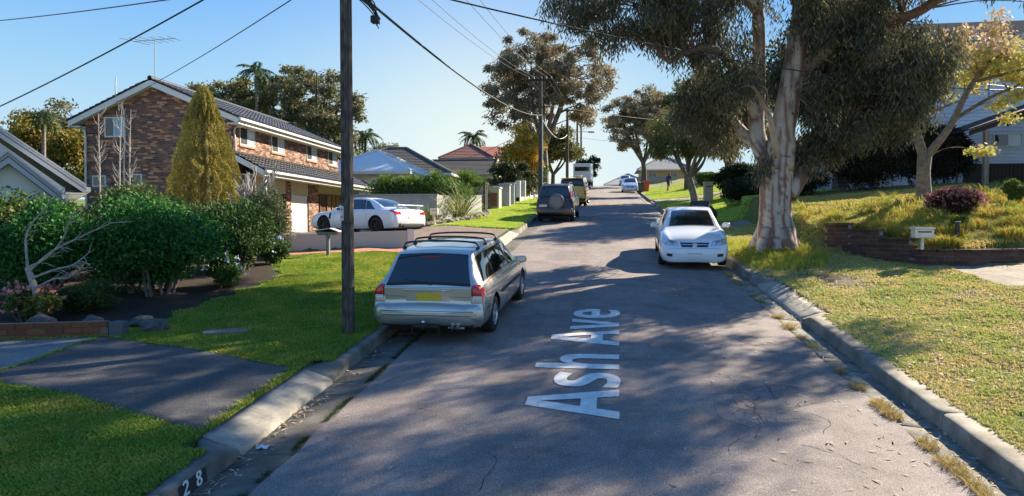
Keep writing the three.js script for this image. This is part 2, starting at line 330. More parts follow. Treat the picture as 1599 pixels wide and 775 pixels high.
// ---------------------------------------------------------------- gutters and kerbs
const concreteMat = mat([.68, .66, .62], .9, { map: rep(T.concrete, .8), bumpMap: rep(T.fine, 3), bumpScale: .004, vertexColors: true });
function strip(rows, K) { // rows of Vector3[] along the street
  const P = [], U = [], I = [], w = rows[0].length, col = [];
  rows.forEach((r, i) => { let s = 0; r.forEach((v, j) => { if (j) s += v.distanceTo(r[j - 1]); P.push(v.x, v.y, v.z); U.push(s, -v.z); const k = K ? K(v, j) : 1; col.push(k, k * .985, k * .96); }); });
  for (let i = 0; i < rows.length - 1; i++) for (let j = 0; j < w - 1; j++) { const a = i * w + j; I.push(a, a + 1, a + w, a + w, a + 1, a + w + 1); }
  const g = new THREE.BufferGeometry(); g.setAttribute('position', new THREE.Float32BufferAttribute(P, 3)); g.setAttribute('uv', new THREE.Float32BufferAttribute(U, 2)); g.setAttribute('color', new THREE.Float32BufferAttribute(col, 3)); g.setIndex(I); g.computeVertexNormals(); return g;
}
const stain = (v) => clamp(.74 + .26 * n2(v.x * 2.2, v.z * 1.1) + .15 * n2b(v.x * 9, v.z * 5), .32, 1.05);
for (const side of [-1, 1]) {
  const foot = side < 0 ? roadL : roadR, lip = side < 0 ? lipL : lipR, LAY = side < 0 ? LAYL : LAYR;
  const gut = setting('gutter'), kerb = setting('kerb');
  const kw = side < 0 ? .17 : .25, A = [[0, -.045], [.018, .105], [.03, .122], [.055, .134], [kw - .005, .142 + (kw - .16) * .06], [kw, -.1]], B = [[0, -.045], [.02, .015], [.14, .055], [.27, .1], [.405, .137], [.41, -.1]];
  let d = -12; const cuts = [...LAY.flat()].sort((p, q) => p - q);
  while (d < 120) {
    let e = d + (d < 34 ? 2.4 : 12); for (const c of cuts) if (c > d + .15 && c < e + .6) { e = c; break; }
    const rows = [], grow = [], n = Math.max(2, Math.ceil((e - d) / (d < 34 ? .12 : 1)));
    for (let i = 0; i <= n; i++) {
      const dd = lerp(d + .006, e - .006, i / n), lay = layback(dd, LAY), fx = foot(dd), y = roadY(dd), wob = .006 * n2(dd * 1.3, side * 4);
      rows.push(A.map((p, k) => V(fx + side * (lerp(p[0], B[k][0], lay) + wob), y + lerp(p[1], B[k][1], lay) + .004 * n2(dd * 2.2, k + side * 9), dd)));
      const gl = lip(dd) + side * .018; grow.push([-0.045, 0, .3, .7, 1, 1.04].map((t, k) => V(lerp(gl, fx + side * .03, t), y + [-.05, -.007, -.018, -.034, -.042, -.07][k] + .003 * n2(dd * 3, k), dd)));
    }
    for (const list of [rows, grow]) { const f = list[0], l = list[list.length - 1]; list.unshift(f.map((v) => v.clone().setY(v.y - .09))); list.push(l.map((v) => v.clone().setY(v.y - .09))); }
    const lay = layback((d + e) / 2, LAY) > .5;
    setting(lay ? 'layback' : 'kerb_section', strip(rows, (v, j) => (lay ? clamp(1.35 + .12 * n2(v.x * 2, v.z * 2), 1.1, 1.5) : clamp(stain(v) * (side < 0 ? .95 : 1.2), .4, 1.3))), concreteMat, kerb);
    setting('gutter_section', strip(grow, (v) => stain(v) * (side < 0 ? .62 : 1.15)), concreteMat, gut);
    d = e;
  }
  if (side < 0) {   // the house number painted on the kerb face
    const kf = (dd, h) => V(roadL(dd) - lerp(.001, .0205, (h + .045) / .16) + .006 + .004 * 0, roadY(dd) + h, dd);
    const patch = []; for (let i = 0; i < 6; i++) { const a = lerp(4.98, 5.36, i / 6), b = lerp(4.98, 5.36, (i + 1) / 6); patch.push([kf(a, -.02), kf(b, -.02), kf(b, .104), kf(a, .104)]); }
    const pm = setting('number_panel', quadGeo(patch), mat([.03, .03, .033], .8), kerb);
    for (const [ch, at] of [['2', 5.02], ['8', 5.2]]) setting('digit', letterGeo(font.generateShapes(ch, .125), (x, y, v) => { v.copy(kf(at + x, y - .005)); v.x += .004; }, 4), mat([.7, .7, .68], .8), kerb);
  }
}
// ---------------------------------------------------------------- drives
const aggMat = mat([.46, .46, .48], .92, { map: rep(T.aggregate, .42), bumpMap: rep(T.aggregate, .42), bumpScale: .01 });
setting('driveway', ribbon(DRIVES.apron28, .012), aggMat);
setting('driveway', ribbon(DRIVES.inner28, .014), mat([.42, .45, .5], .8, { map: rep(T.concrete, .5), bumpMap: rep(T.fine, 2), bumpScale: .003 }));
setting('driveway', ribbon(DRIVES.brown, .016, 50, 20), mat([.95, .74, .62], .95, { map: rep(T.aggregate, .5), bumpMap: rep(T.aggregate, .5), bumpScale: .006 }));
const pinkTex = tex(512, 512, (u, v) => { const r = Math.floor(v * 24), x = u * 12 + (r % 2) * .5, fx = x % 1, fy = (v * 24) % 1, j = fx < .06 || fy < .12, k = Math.sin(Math.floor(x % 12) * 12.9 + r * 78.2) * 43758.5, q = k - Math.floor(k); const g = .9 + .22 * (q - .5) + .1 * tn(u, v, 20); return j ? [.55, .42, .36] : [.84 * g, .55 * g, .46 * g]; });
setting('brick_paving', ribbon(DRIVES.pink, .02), mat([.85, .8, .78], .95, { map: rep(pinkTex, .36) }));
setting('driveway', ribbon(DRIVES.right, .01), mat([.75, .68, .6], .95, { map: rep(T.concrete, .4), bumpMap: rep(T.fine, 2), bumpScale: .004 }));
setting('path', ribbon(DRIVES.path, .01), mat([.62, .55, .5], .95, { map: rep(T.concrete, .4) }));
setting('driveway', ribbon(DRIVES.farRight, .01), mat([.8, .74, .68], .95, { map: rep(T.concrete, .4) }));
// drain lid let into the nature strip
{
  const g = new RoundedBoxGeometry(.62, .05, .36, 2, .012), o = solo('service_pit_lid', g, mat([.5, .46, .38], .95, { map: rep(T.concrete, 2) }), 'grey concrete service pit lid set in the shaded lawn before the pole', 'pit lid');
  o.position.copy(V(-5.55, groundY(-5.55, 9.35) + .012, 9.35)); o.rotation.y = .5;
}
// ---------------------------------------------------------------- grass: one mass of tufts
function tuftGeo(n, h, spread, w, seed) {
  const r = rng(seed), P = [], I = [], N = [];
  for (let i = 0; i < n; i++) {
    const a = r() * 6.28, bx0 = (r() - .5) * spread, bz0 = (r() - .5) * spread, hh = h * (.6 + .6 * r()), lean = .5 + 1.1 * r(), lx = Math.cos(a) * lean * hh, lz = Math.sin(a) * lean * hh, px = -Math.sin(a) * w, pz = Math.cos(a) * w, b = P.length / 3;
    P.push(bx0 - px, -.008, bz0 - pz, bx0 + px, -.008, bz0 + pz, bx0 + lx * .45 + px * .8, hh * .65, bz0 + lz * .45 + pz * .8, bx0 + lx * .45 - px * .8, hh * .65, bz0 + lz * .45 - pz * .8, bx0 + lx, hh, bz0 + lz);
    const nx = -Math.cos(a) * .6, nz = -Math.sin(a) * .6; for (let k = 0; k < 5; k++) N.push(nx, .8, nz);
    I.push(b, b + 1, b + 2, b, b + 2, b + 3, b + 3, b + 2, b + 4);
  }
  const g = new THREE.BufferGeometry(); g.setAttribute('position', new THREE.Float32BufferAttribute(P, 3)); g.setAttribute('normal', new THREE.Float32BufferAttribute(N, 3)); g.setIndex(I); return g;
}
const grassMat = mat(0xffffff, .9, { side: THREE.DoubleSide, transmission: .3, thickness: 0, specularIntensity: .15 });
const KEEPOFF = [];   // [x, d, radius] where no grass grows
function grassField(name, label, list, geo) {
  const m = shadows(new THREE.InstancedMesh(geo, grassMat, list.length)), M = new THREE.Matrix4(), q = new THREE.Quaternion(), up = new THREE.Vector3(0, 1, 0), c = new THREE.Color();
  list.forEach(([x, y, d, s, a, r, g, b], i) => { q.setFromAxisAngle(up, a); M.compose(V(x, y, d), q, new THREE.Vector3(s, s, s)); m.setMatrixAt(i, M); m.setColorAt(i, c.setRGB(r, g, b)); });
  m.name = numbered(name); m.userData = { label, category: 'grass', kind: 'stuff' }; scene.add(m); return m;
}
{
  const r = rng(77);
  const left = [], right = [], mound = [], far = [];
  const onBed = (x, d) => x < bedX(d) && d > 8.7 && d < 17.9;
  for (let k = 0; k < 420000 && left.length < 150000; k++) {
    const d = 2.6 + 19 * Math.pow(r(), 1.7), x = roadL(d) - .165 - 6.2 * Math.pow(r(), 1.05);
    if (paved(x, d) || onBed(x, d) || (d > 18.3 && x < -3)) continue;
    const t = roadL(d) - x; if (layback(d, LAYL) > .2 && t < .43) continue;
    if (Math.hypot(x + 5.55, (d - 9.35) * 1.4) < .3) continue;
    const n = .5 + .5 * n2(x * .9, d * .9), f = r();
    const s = (.75 + .6 * f) * (t < .3 ? .9 : 1) * (1 + d * .025), dry = r() < .12 + .45 * smooth(.5, .85, .6 * n + .4 * (.5 + .5 * n2b(x * 2.3, d * 2.3))) ? 1 : 0;
    left.push([x, groundY(x, d), d, s, r() * 6.28, lerp(.20, .34, n) + dry * .2, lerp(.34, .42, n) + dry * .04, .05 + dry * .06]);
  }
  for (let k = 0; k < 520000 && right.length < 190000; k++) {
    const d = 3 + 23 * Math.pow(r(), 1.5), x = roadR(d) + .24 + 9.5 * Math.pow(r(), 1.1);
    if (paved(x, d)) continue; const t = x - roadR(d); if (layback(d, LAYR) > .2 && t < .43) continue;
    if (Math.hypot(x - 4.75, d - 18.6) < .55) continue;
    const up = d > wallD(x) && x > 6.2; if (up && r() < .4) continue;
    if (Math.abs(d - wallD(x)) < .16 && x > 6.2) continue;
    const n = .5 + .5 * n2(x * .6, d * .6), f = .5 + .5 * n2b(x * 1.7, d * 1.7), nf = f;
    const bare = Math.exp(-((x - 5.0) ** 2 / .5 + (d - 14.6) ** 2 / 1.6)) + .7 * Math.exp(-((x - 6.6) ** 2 / .25 + (d - 12.9) ** 2 / .5)) + .9 * Math.exp(-((x - 4.4) ** 2 / .35 + (d - 16.6) ** 2 / 1.2));
    if (r() < bare * 1.1) continue;
    const dry = r() < .16 + .6 * smooth(.38, .75, nf * .6 + n * .45) ? 1 : 0, s = (.65 + .6 * r()) * (1 + d * .03) * (up ? 1.5 : 1);
    const c = dry ? [.70, .57, .27] : [lerp(.46, .56, n), lerp(.51, .56, n), .15];
    if (up && r() < .22) { c[0] = .58; c[1] = .42; c[2] = .09; }
    right.push([x, groundY(x, d), d, s, r() * 6.28, ...c]);
  }
  // bright strips further up the street
  for (let k = 0; k < 170000; k++) {
    const sd = r() < .5 ? -1 : 1, d = 26 + 50 * r() * r(), t = .2 + (sd < 0 ? 4.2 : 6) * r(), x = sd < 0 ? roadL(d) - t : roadR(d) + t;
    if (paved(x, d) || (sd > 0 && layback(d, LAYR) > .2) || (sd < 0 && d < 26.2)) continue;
    const n = .5 + .5 * n2(x * .7, d * .7), dry = r() < .15;
    far.push([x, groundY(x, d), d, 1.7 + 1.2 * r(), r() * 6.28, lerp(.46, .54, n) + (dry ? .1 : 0), lerp(.58, .66, n), .12]);
  }
  const g1 = tuftGeo(6, .022, .06, .0045, 1), g2 = tuftGeo(6, .02, .07, .005, 2);
  grassField('lawn_grass', 'mown green grass of the shaded nature strip before the brick house', left, g1);
  grassField('verge_grass', 'patchy sunlit grass with dry straw on the gum tree verge', right, g2);
  grassField('far_grass', 'bright short grass of the strips further up the street', far, g2);
  // long grass at the gum's foot and dry grass along the gutter seam
  const tall = [];
  for (let k = 0; k < 2600; k++) {
    const a = r() * 6.28, q = .4 + 1.5 * r(), x = 4.5 + Math.cos(a) * q * .7, d = 18.7 + Math.sin(a) * q * 1.5; if (x < roadR(d) + .12) continue;
    const dry = r() < .3; tall.push([x, groundY(x, d), d, .5 + 1.7 * r() * (n2(x * 3, d * 3) > 0 ? 1 : .4), r() * 6.28, dry ? .55 : .40, dry ? .44 : .46, .08]);
  }
  for (let k = 0; k < 3600; k++) {
    const d = 4.2 + 13.5 * r(), clump = .5 + .5 * n2(d * 1.6, 44); if (clump < .5 + (d > 9.5 ? .15 : 0)) continue;
    const x = lipR(d) + .04 + (r() - .5) * .2 * clump; tall.push([x, roadY(d) - .005, d, .3 + .6 * r() * clump, r() * 6.28, .5 + .1 * r(), .40 + .05 * r(), .17]);
  }
  for (let k = 0; k < 2600; k++) { const d = 4.5 + 13 * r(); if (n2(d * 1.4, 9) < -.1) continue; const x = lipL(d) - .045 + (r() - .5) * .05; tall.push([x, roadY(d) - .012, d, .18 + .25 * r(), r() * 6.28, .06, .085, .02]); }
  grassField('long_grass', 'long grass at the gum tree foot and in the gutter seams', tall, tuftGeo(7, .13, .07, .004, 3));
  // weeds on the mound behind the wall
  const weeds = []; for (let k = 0; k < 16000; k++) { const x = 6.3 + 9 * r(), d = wallD(x) + .25 + 8 * r() * r(); const n = n2(x * .8, d * .8); if (n < .05) continue; const o = r(); const c = o < .3 ? [.56, .38, .10] : o < .75 ? [.36, .42, .07] : [.52, .46, .12]; weeds.push([x, groundY(x, d), d, .6 + 1.2 * r() * (1 + n), r() * 6.28, ...c]); }
  grassField('weeds', 'tall yellow and rusty weeds on the mound above the garden wall', weeds, tuftGeo(7, .12, .09, .005, 4));
}
// fallen leaves and bark in the gutters and on the verge
{
  const r = rng(91), P = [], I = [], Q = [], U = new THREE.Vector3();
  const leaf = new THREE.BufferGeometry(); leaf.setAttribute('position', new THREE.Float32BufferAttribute([0, 0, -.045, .009, .004, 0, 0, .002, .045, -.009, .006, 0], 3)); leaf.setIndex([0, 3, 1, 1, 3, 2]); leaf.computeVertexNormals();
  const list = [];
  for (let k = 0; k < 3600; k++) {
    const z = r(); let x, d, y;
    if (z < .3) { d = 4 + 15 * r(); x = lerp(lipR(d) - .1, roadR(d), Math.pow(r(), .6)); y = roadY(d) - .006; if (x > lipR(d) + .07) y = roadY(d) - .025; }
    else if (z < .42) { d = 4.5 + 9 * r(); x = lerp(lipL(d), roadL(d), .55 + .45 * r()); y = roadY(d) - .028; }
    else if (z < .86) { d = 8 + 12 * r(); x = roadR(d) + .3 + 4 * r() * r(); if (paved(x, d)) continue; y = groundY(x, d) + .03; }
    else { d = 5 + 14 * r(); x = lerp(lipL(d) + .1, lipR(d) - .1, r() < .5 ? r() : .75 + .25 * r()); y = crownY(x, d) + .008; }
    list.push([x, y, d]);
  }
  const m = shadows(new THREE.InstancedMesh(leaf, mat(0xffffff, .8, { side: THREE.DoubleSide }), list.length)), M = new THREE.Matrix4(), q = new THREE.Quaternion(), c = new THREE.Color();
  list.forEach(([x, y, d], i) => { q.setFromEuler(new THREE.Euler((r() - .5) * .5, r() * 6.28, (r() - .5) * .5)); const s = .5 + .8 * r(); M.compose(V(x, y, d), q, new THREE.Vector3(s, s, s)); m.setMatrixAt(i, M); const o = r(); m.setColorAt(i, o < .3 ? c.setRGB(.5, .42, .32) : o < .65 ? c.setRGB(.3, .21, .13) : c.setRGB(.4, .29, .16)); });
  m.name = 'fallen_leaves'; m.userData = { label: 'dry gum leaves scattered in the gutters and on the verge', category: 'leaves', kind: 'stuff' }; scene.add(m);
}
// ---------------------------------------------------------------- plants
class Leaves {
  constructor(cap) { this.P = new Float32Array(cap * 12); this.N = new Float32Array(cap * 12); this.K = new Float32Array(cap * 12); this.n = 0; this.cap = cap; }
  // a leaf: rhombus from p along t (unit), width along s (unit), normal m
  add(px, py, pz, tx, ty, tz, sx, sy, sz, len, wid, r, g, b) {
    if (this.n >= this.cap) return;
    const o = this.n * 12, P = this.P, N = this.N, K = this.K, h = len * .42, w = wid * .5;
    P[o] = px; P[o + 1] = py; P[o + 2] = pz;
    P[o + 3] = px + tx * h + sx * w; P[o + 4] = py + ty * h + sy * w; P[o + 5] = pz + tz * h + sz * w;
    P[o + 6] = px + tx * len; P[o + 7] = py + ty * len; P[o + 8] = pz + tz * len;
    P[o + 9] = px + tx * h - sx * w; P[o + 10] = py + ty * h - sy * w; P[o + 11] = pz + tz * h - sz * w;
    const nx = ty * sz - tz * sy, ny = tz * sx - tx * sz, nz = tx * sy - ty * sx;
    for (let k = 0; k < 4; k++) { N[o + k * 3] = nx; N[o + k * 3 + 1] = ny; N[o + k * 3 + 2] = nz; K[o + k * 3] = r; K[o + k * 3 + 1] = g; K[o + k * 3 + 2] = b; }
    this.n++;
  }
  geometry() {
    const n = this.n, I = new Uint32Array(n * 6); for (let i = 0; i < n; i++) { const v = i * 4, o = i * 6; I[o] = v; I[o + 1] = v + 3; I[o + 2] = v + 1; I[o + 3] = v + 1; I[o + 4] = v + 3; I[o + 5] = v + 2; }
    const g = new THREE.BufferGeometry(); g.setAttribute('position', new THREE.BufferAttribute(this.P.slice(0, n * 12), 3)); g.setAttribute('normal', new THREE.BufferAttribute(this.N.slice(0, n * 12), 3)); g.setAttribute('color', new THREE.BufferAttribute(this.K.slice(0, n * 12), 3)); g.setIndex(new THREE.BufferAttribute(I, 1)); return g;
  }
}
const leafMat = new THREE.MeshPhysicalMaterial({ color: 0xffffff, vertexColors: true, roughness: .7, side: THREE.DoubleSide, transmission: .45, thickness: 0, specularIntensity: .3 });
const leafDull = new THREE.MeshPhysicalMaterial({ color: 0xffffff, vertexColors: true, roughness: .9, side: THREE.DoubleSide, transmission: .25, thickness: 0, specularIntensity: .2 });
const barkGum = mat([.62, .56, .53], .9, { map: rep(T.plaster, .8), vertexColors: true });
const barkMat = mat([.2, .155, .12], .95, { map: rep(T.soil, .6) });
const barkGrey = mat([.36, .31, .27], .95, { map: rep(T.soil, .6) });
const unit = (r) => { const z = r() * 2 - 1, a = r() * 6.2832, s = Math.sqrt(1 - z * z); return [Math.cos(a) * s, z, Math.sin(a) * s]; };
function pick(pal, r) { const c = pal[Math.floor(r() * pal.length)], k = .8 + .4 * r(); return [c[0] * k, c[1] * k, c[2] * k]; }
// fill an ellipsoidal clump with leaves; droop 0 = any way, 1 = hanging
function clump(L, r, c, rx, ry, rz, n, { len, wid, pal, droop = 0, shell = .5, out = 0 }) {
  for (let i = 0; i < n; i++) {
    const u = unit(r), q = Math.pow(r(), shell), x = c.x + u[0] * rx * q, y = c.y + u[1] * ry * q, z = c.z + u[2] * rz * q;
    let t = unit(r); if (droop) { t[1] = lerp(t[1], -1.3, droop); t[0] *= 1 - droop * .35; t[2] *= 1 - droop * .35; } if (out) { t[0] += u[0] * out; t[1] += u[1] * out + .15 * out; t[2] += u[2] * out; }
    let l = Math.hypot(...t) || 1; t = t.map((v) => v / l);
    const w = unit(r); let s = [t[1] * w[2] - t[2] * w[1], t[2] * w[0] - t[0] * w[2], t[0] * w[1] - t[1] * w[0]]; l = Math.hypot(...s) || 1;
    const k = pick(pal, r), sc = .65 + .7 * r();
    L.add(x, y, z, t[0], t[1], t[2], s[0] / l, s[1] / l, s[2] / l, len * sc, wid * sc, k[0], k[1], k[2]);
  }
}
const nearestOn = (limbs, c, below = .2) => { let best = null, bd = 1e9; for (const l of limbs) for (const p of l) { const dy = c.y - p.y, q = Math.hypot(p.x - c.x, p.z - c.z) + Math.abs(dy) * (dy < below ? 2.2 : .8); if (q < bd) { bd = q; best = p; } } return best; };
function sampleCurve(pts, n) { const c = new THREE.CatmullRomCurve3(pts), o = []; for (let i = 0; i <= n; i++) o.push(c.getPoint(i / n)); return o; }
// twig from a limb to a clump
function twig(r, a, b, ra, rb = .012) { const m = a.clone().lerp(b, .5); m.x += (r() - .5) * .3 * a.distanceTo(b); m.y += (.1 + .15 * r()) * a.distanceTo(b); m.z += (r() - .5) * .3 * a.distanceTo(b); return tube([a, m, b], [ra, lerp(ra, rb, .55), rb], 5, 0, false); }

// a whole tree grown from a few numbers
function tree(name, label, x, d, o, category = 'tree', group) {
  const r = rng(o.seed), y0 = (o.y ?? groundY(x, d)) - .15, base = V(x, y0, d), wood = [], limbs = [];
  const top = V(x + (o.leanX ?? 0), y0 + o.fork, d + (o.leanD ?? 0));
  const tr = [base, base.clone().lerp(top, .5).add(new THREE.Vector3((r() - .5) * .3 * o.fork * .3, 0, (r() - .5) * .2)), top];
  wood.push(tube(tr, [o.r * 1.35, o.r, o.r * .85], 10, .1)); limbs.push(sampleCurve(tr, 6).slice(3));
  const cc = V(x + (o.leanX ?? 0) + (o.cx ?? 0), y0 + o.h - o.ry, d + (o.leanD ?? 0)), nl = o.limbs ?? 5;
  for (let i = 0; i < nl; i++) {
    const a = i / nl * 6.283 + r() * .8, q = .35 + .4 * r(), e = new THREE.Vector3(cc.x + Math.cos(a) * o.rx * q, cc.y + o.ry * (.05 + .65 * r()), cc.z + Math.sin(a) * (o.rz ?? o.rx) * q);
    const m = top.clone().lerp(e, .45); m.x += Math.cos(a) * o.rx * .12; m.z += Math.sin(a) * o.rx * .12; m.y += (r() - .4) * .8;
    const pts = [top.clone().add(new THREE.Vector3(0, -.2, 0)), m, e]; wood.push(tube(pts, [o.r * .62, o.r * .38, o.r * .12], 7, .06)); limbs.push(sampleCurve(pts, 8).slice(2));
  }
  const L = new Leaves(o.leaves), per = Math.floor(o.leaves / o.clumps);
  for (let i = 0; i < o.clumps; i++) {
    let u, q, k = 0; do { u = unit(r); q = Math.pow(r(), .42); k++; } while (k < 8 && (u[1] < (o.low ?? -.6) || n3(u[0] * 1.9 + o.seed, u[1] * 1.9, u[2] * 1.9) < -.08));
    const c = new THREE.Vector3(cc.x + u[0] * o.rx * q, cc.y + u[1] * o.ry * q, cc.z + u[2] * (o.rz ?? o.rx) * q), s = (o.cr ?? 1) * (.6 + .8 * r());
    clump(L, r, c, s, s * (o.flat ?? .6), s, per, o.leaf);
    if (r() < .75) wood.push(twig(r, nearestOn(limbs, c), c, o.r * .11 + .008));
  }
  const g = thing(name, label, category, undefined, 0, group);
  part(g, 'trunk', merge(wood), o.bark ?? barkMat); part(g, 'crown', L.geometry(), o.mat ?? leafMat);
  return g;
}
// a leafy shrub: stems and a mass of leaves with an uneven outline
function shrub(name, label, x, d, o, category = 'shrub', group) {
  const r = rng(o.seed), y0 = o.y ?? groundY(x, d), L = new Leaves(o.leaves), wood = [];
  const c0 = V(x, y0 + (o.lift ?? 0) + o.ry, d), nc = o.clumps ?? 26, per = Math.floor(o.leaves / nc);
  for (let i = 0; i < nc; i++) {
    const u = unit(r), q = .22 + .45 * Math.sqrt(r()), c = new THREE.Vector3(c0.x + u[0] * o.rx * q, c0.y + u[1] * o.ry * q, c0.z + u[2] * o.rz * q), s = .3 + .2 * r();
    clump(L, r, c, o.rx * s, o.ry * s * .9, o.rz * s, per, { shell: .4, out: .6, ...o.leaf });
  }
  const ns = o.stems ?? 7;
  for (let i = 0; i < ns; i++) { const a = r() * 6.28, q = Math.sqrt(r()) * .75, b = V(x + Math.cos(a) * o.rx * .25, y0 - .1, d + Math.sin(a) * o.rz * .25), e = V(x + Math.cos(a) * o.rx * q, y0 + o.ry * (1 + .6 * r()) + (o.lift ?? 0), d + Math.sin(a) * o.rz * q), m = b.clone().lerp(e, .5); m.x += (r() - .5) * .2; wood.push(tube([b, m, e], [o.sr ?? .03, (o.sr ?? .03) * .7, .008], 5)); }
  const g = thing(name, label, category, undefined, 0, group);
  if (wood.length) part(g, 'stem', merge(wood), o.bark ?? barkMat, 'stuff');
  part(g, 'foliage', L.geometry(), o.mat ?? leafMat);
  if (o.flowers) { const F = new Leaves(o.flowers.n * 5); for (let i = 0; i < o.flowers.n; i++) { const u = unit(r); if (u[1] < -.3) u[1] *= -1; const q = .85 + .2 * r(), c = new THREE.Vector3(c0.x + u[0] * o.rx * q, c0.y + u[1] * o.ry * q, c0.z + u[2] * o.rz * q); clump(F, r, c, o.flowers.s * .6, o.flowers.s * .6, o.flowers.s * .6, 5, { len: o.flowers.s, wid: o.flowers.s * .8, pal: o.flowers.pal, out: .5 }); } part(g, 'flowers', F.geometry(), leafDull, 'stuff'); }
  return g;
}
// strap-leaved clump (flax, yucca head): long arching blades
function straps(L, r, c, n, len, wid, pal, { rise = 1.1, droop = .5 } = {}) {
  for (let i = 0; i < n; i++) {
    const a = r() * 6.283, el = rise * (.25 + .75 * r()), k = pick(pal, r), ll = len * (.7 + .45 * r()); let px = c.x, py = c.y, pz = c.z, e = el; const ca = Math.cos(a), sa = Math.sin(a), seg = 4;
    for (let s = 0; s < seg; s++) { const t = [ca * Math.cos(e), Math.sin(e), sa * Math.cos(e)], l = ll / seg; L.add(px - t[0] * l * .25, py - t[1] * l * .25, pz - t[2] * l * .25, t[0], t[1], t[2], -sa, 0, ca, l * 1.5, wid * (s === seg - 1 ? .6 : 1), k[0], k[1], k[2]); px += t[0] * l; py += t[1] * l; pz += t[2] * l; e -= droop * (s + 1) * .28 * (.6 + .8 * r()); }
  }
}
// feather palm
function palm(label, x, d, h, seed, size = 1.6, group) {
  const r = rng(seed), y0 = groundY(x, d), top = V(x + .2, y0 + h, d), g = thing('palm_tree', label, 'palm tree', undefined, 0, group);
  part(g, 'trunk', tube([V(x, y0 - .2, d), V(x + .1, y0 + h * .5, d), top], [.2, .15, .12], 8, .04), barkGrey);
  const L = new Leaves(9000), pal = [[.06, .105, .03], [.09, .13, .04], [.05, .085, .03]];
  for (let i = 0; i < 17; i++) {
    const a = i * 2.4 + r(), e0 = .95 - 1.5 * (i / 17), ca = Math.cos(a), sa = Math.sin(a); let p = top.clone(), e = e0;
    for (let s = 0; s < 16; s++) {
      const t = new THREE.Vector3(ca * Math.cos(e), Math.sin(e), sa * Math.cos(e)); p.addScaledVector(t, size / 16); e -= .085 + .02 * r();
      for (const sd of [-1, 1]) for (let q = 0; q < 3; q++) { const k = pick(pal, r), ll = size * .32 * (1 - Math.abs(s / 16 - .45)) * (.8 + .3 * r()), tx = -sa * sd + ca * .5 + (r() - .5) * .2, ty = -.45 - .35 * r(), tz = ca * sd + sa * .5 + (r() - .5) * .2, l = Math.hypot(tx, ty, tz); L.add(p.x, p.y, p.z, tx / l, ty / l, tz / l, t.x, t.y, t.z, ll, .05 * size, k[0], k[1], k[2]); }
    }
  }
  part(g, 'crown', L.geometry(), leafMat); return g;
}

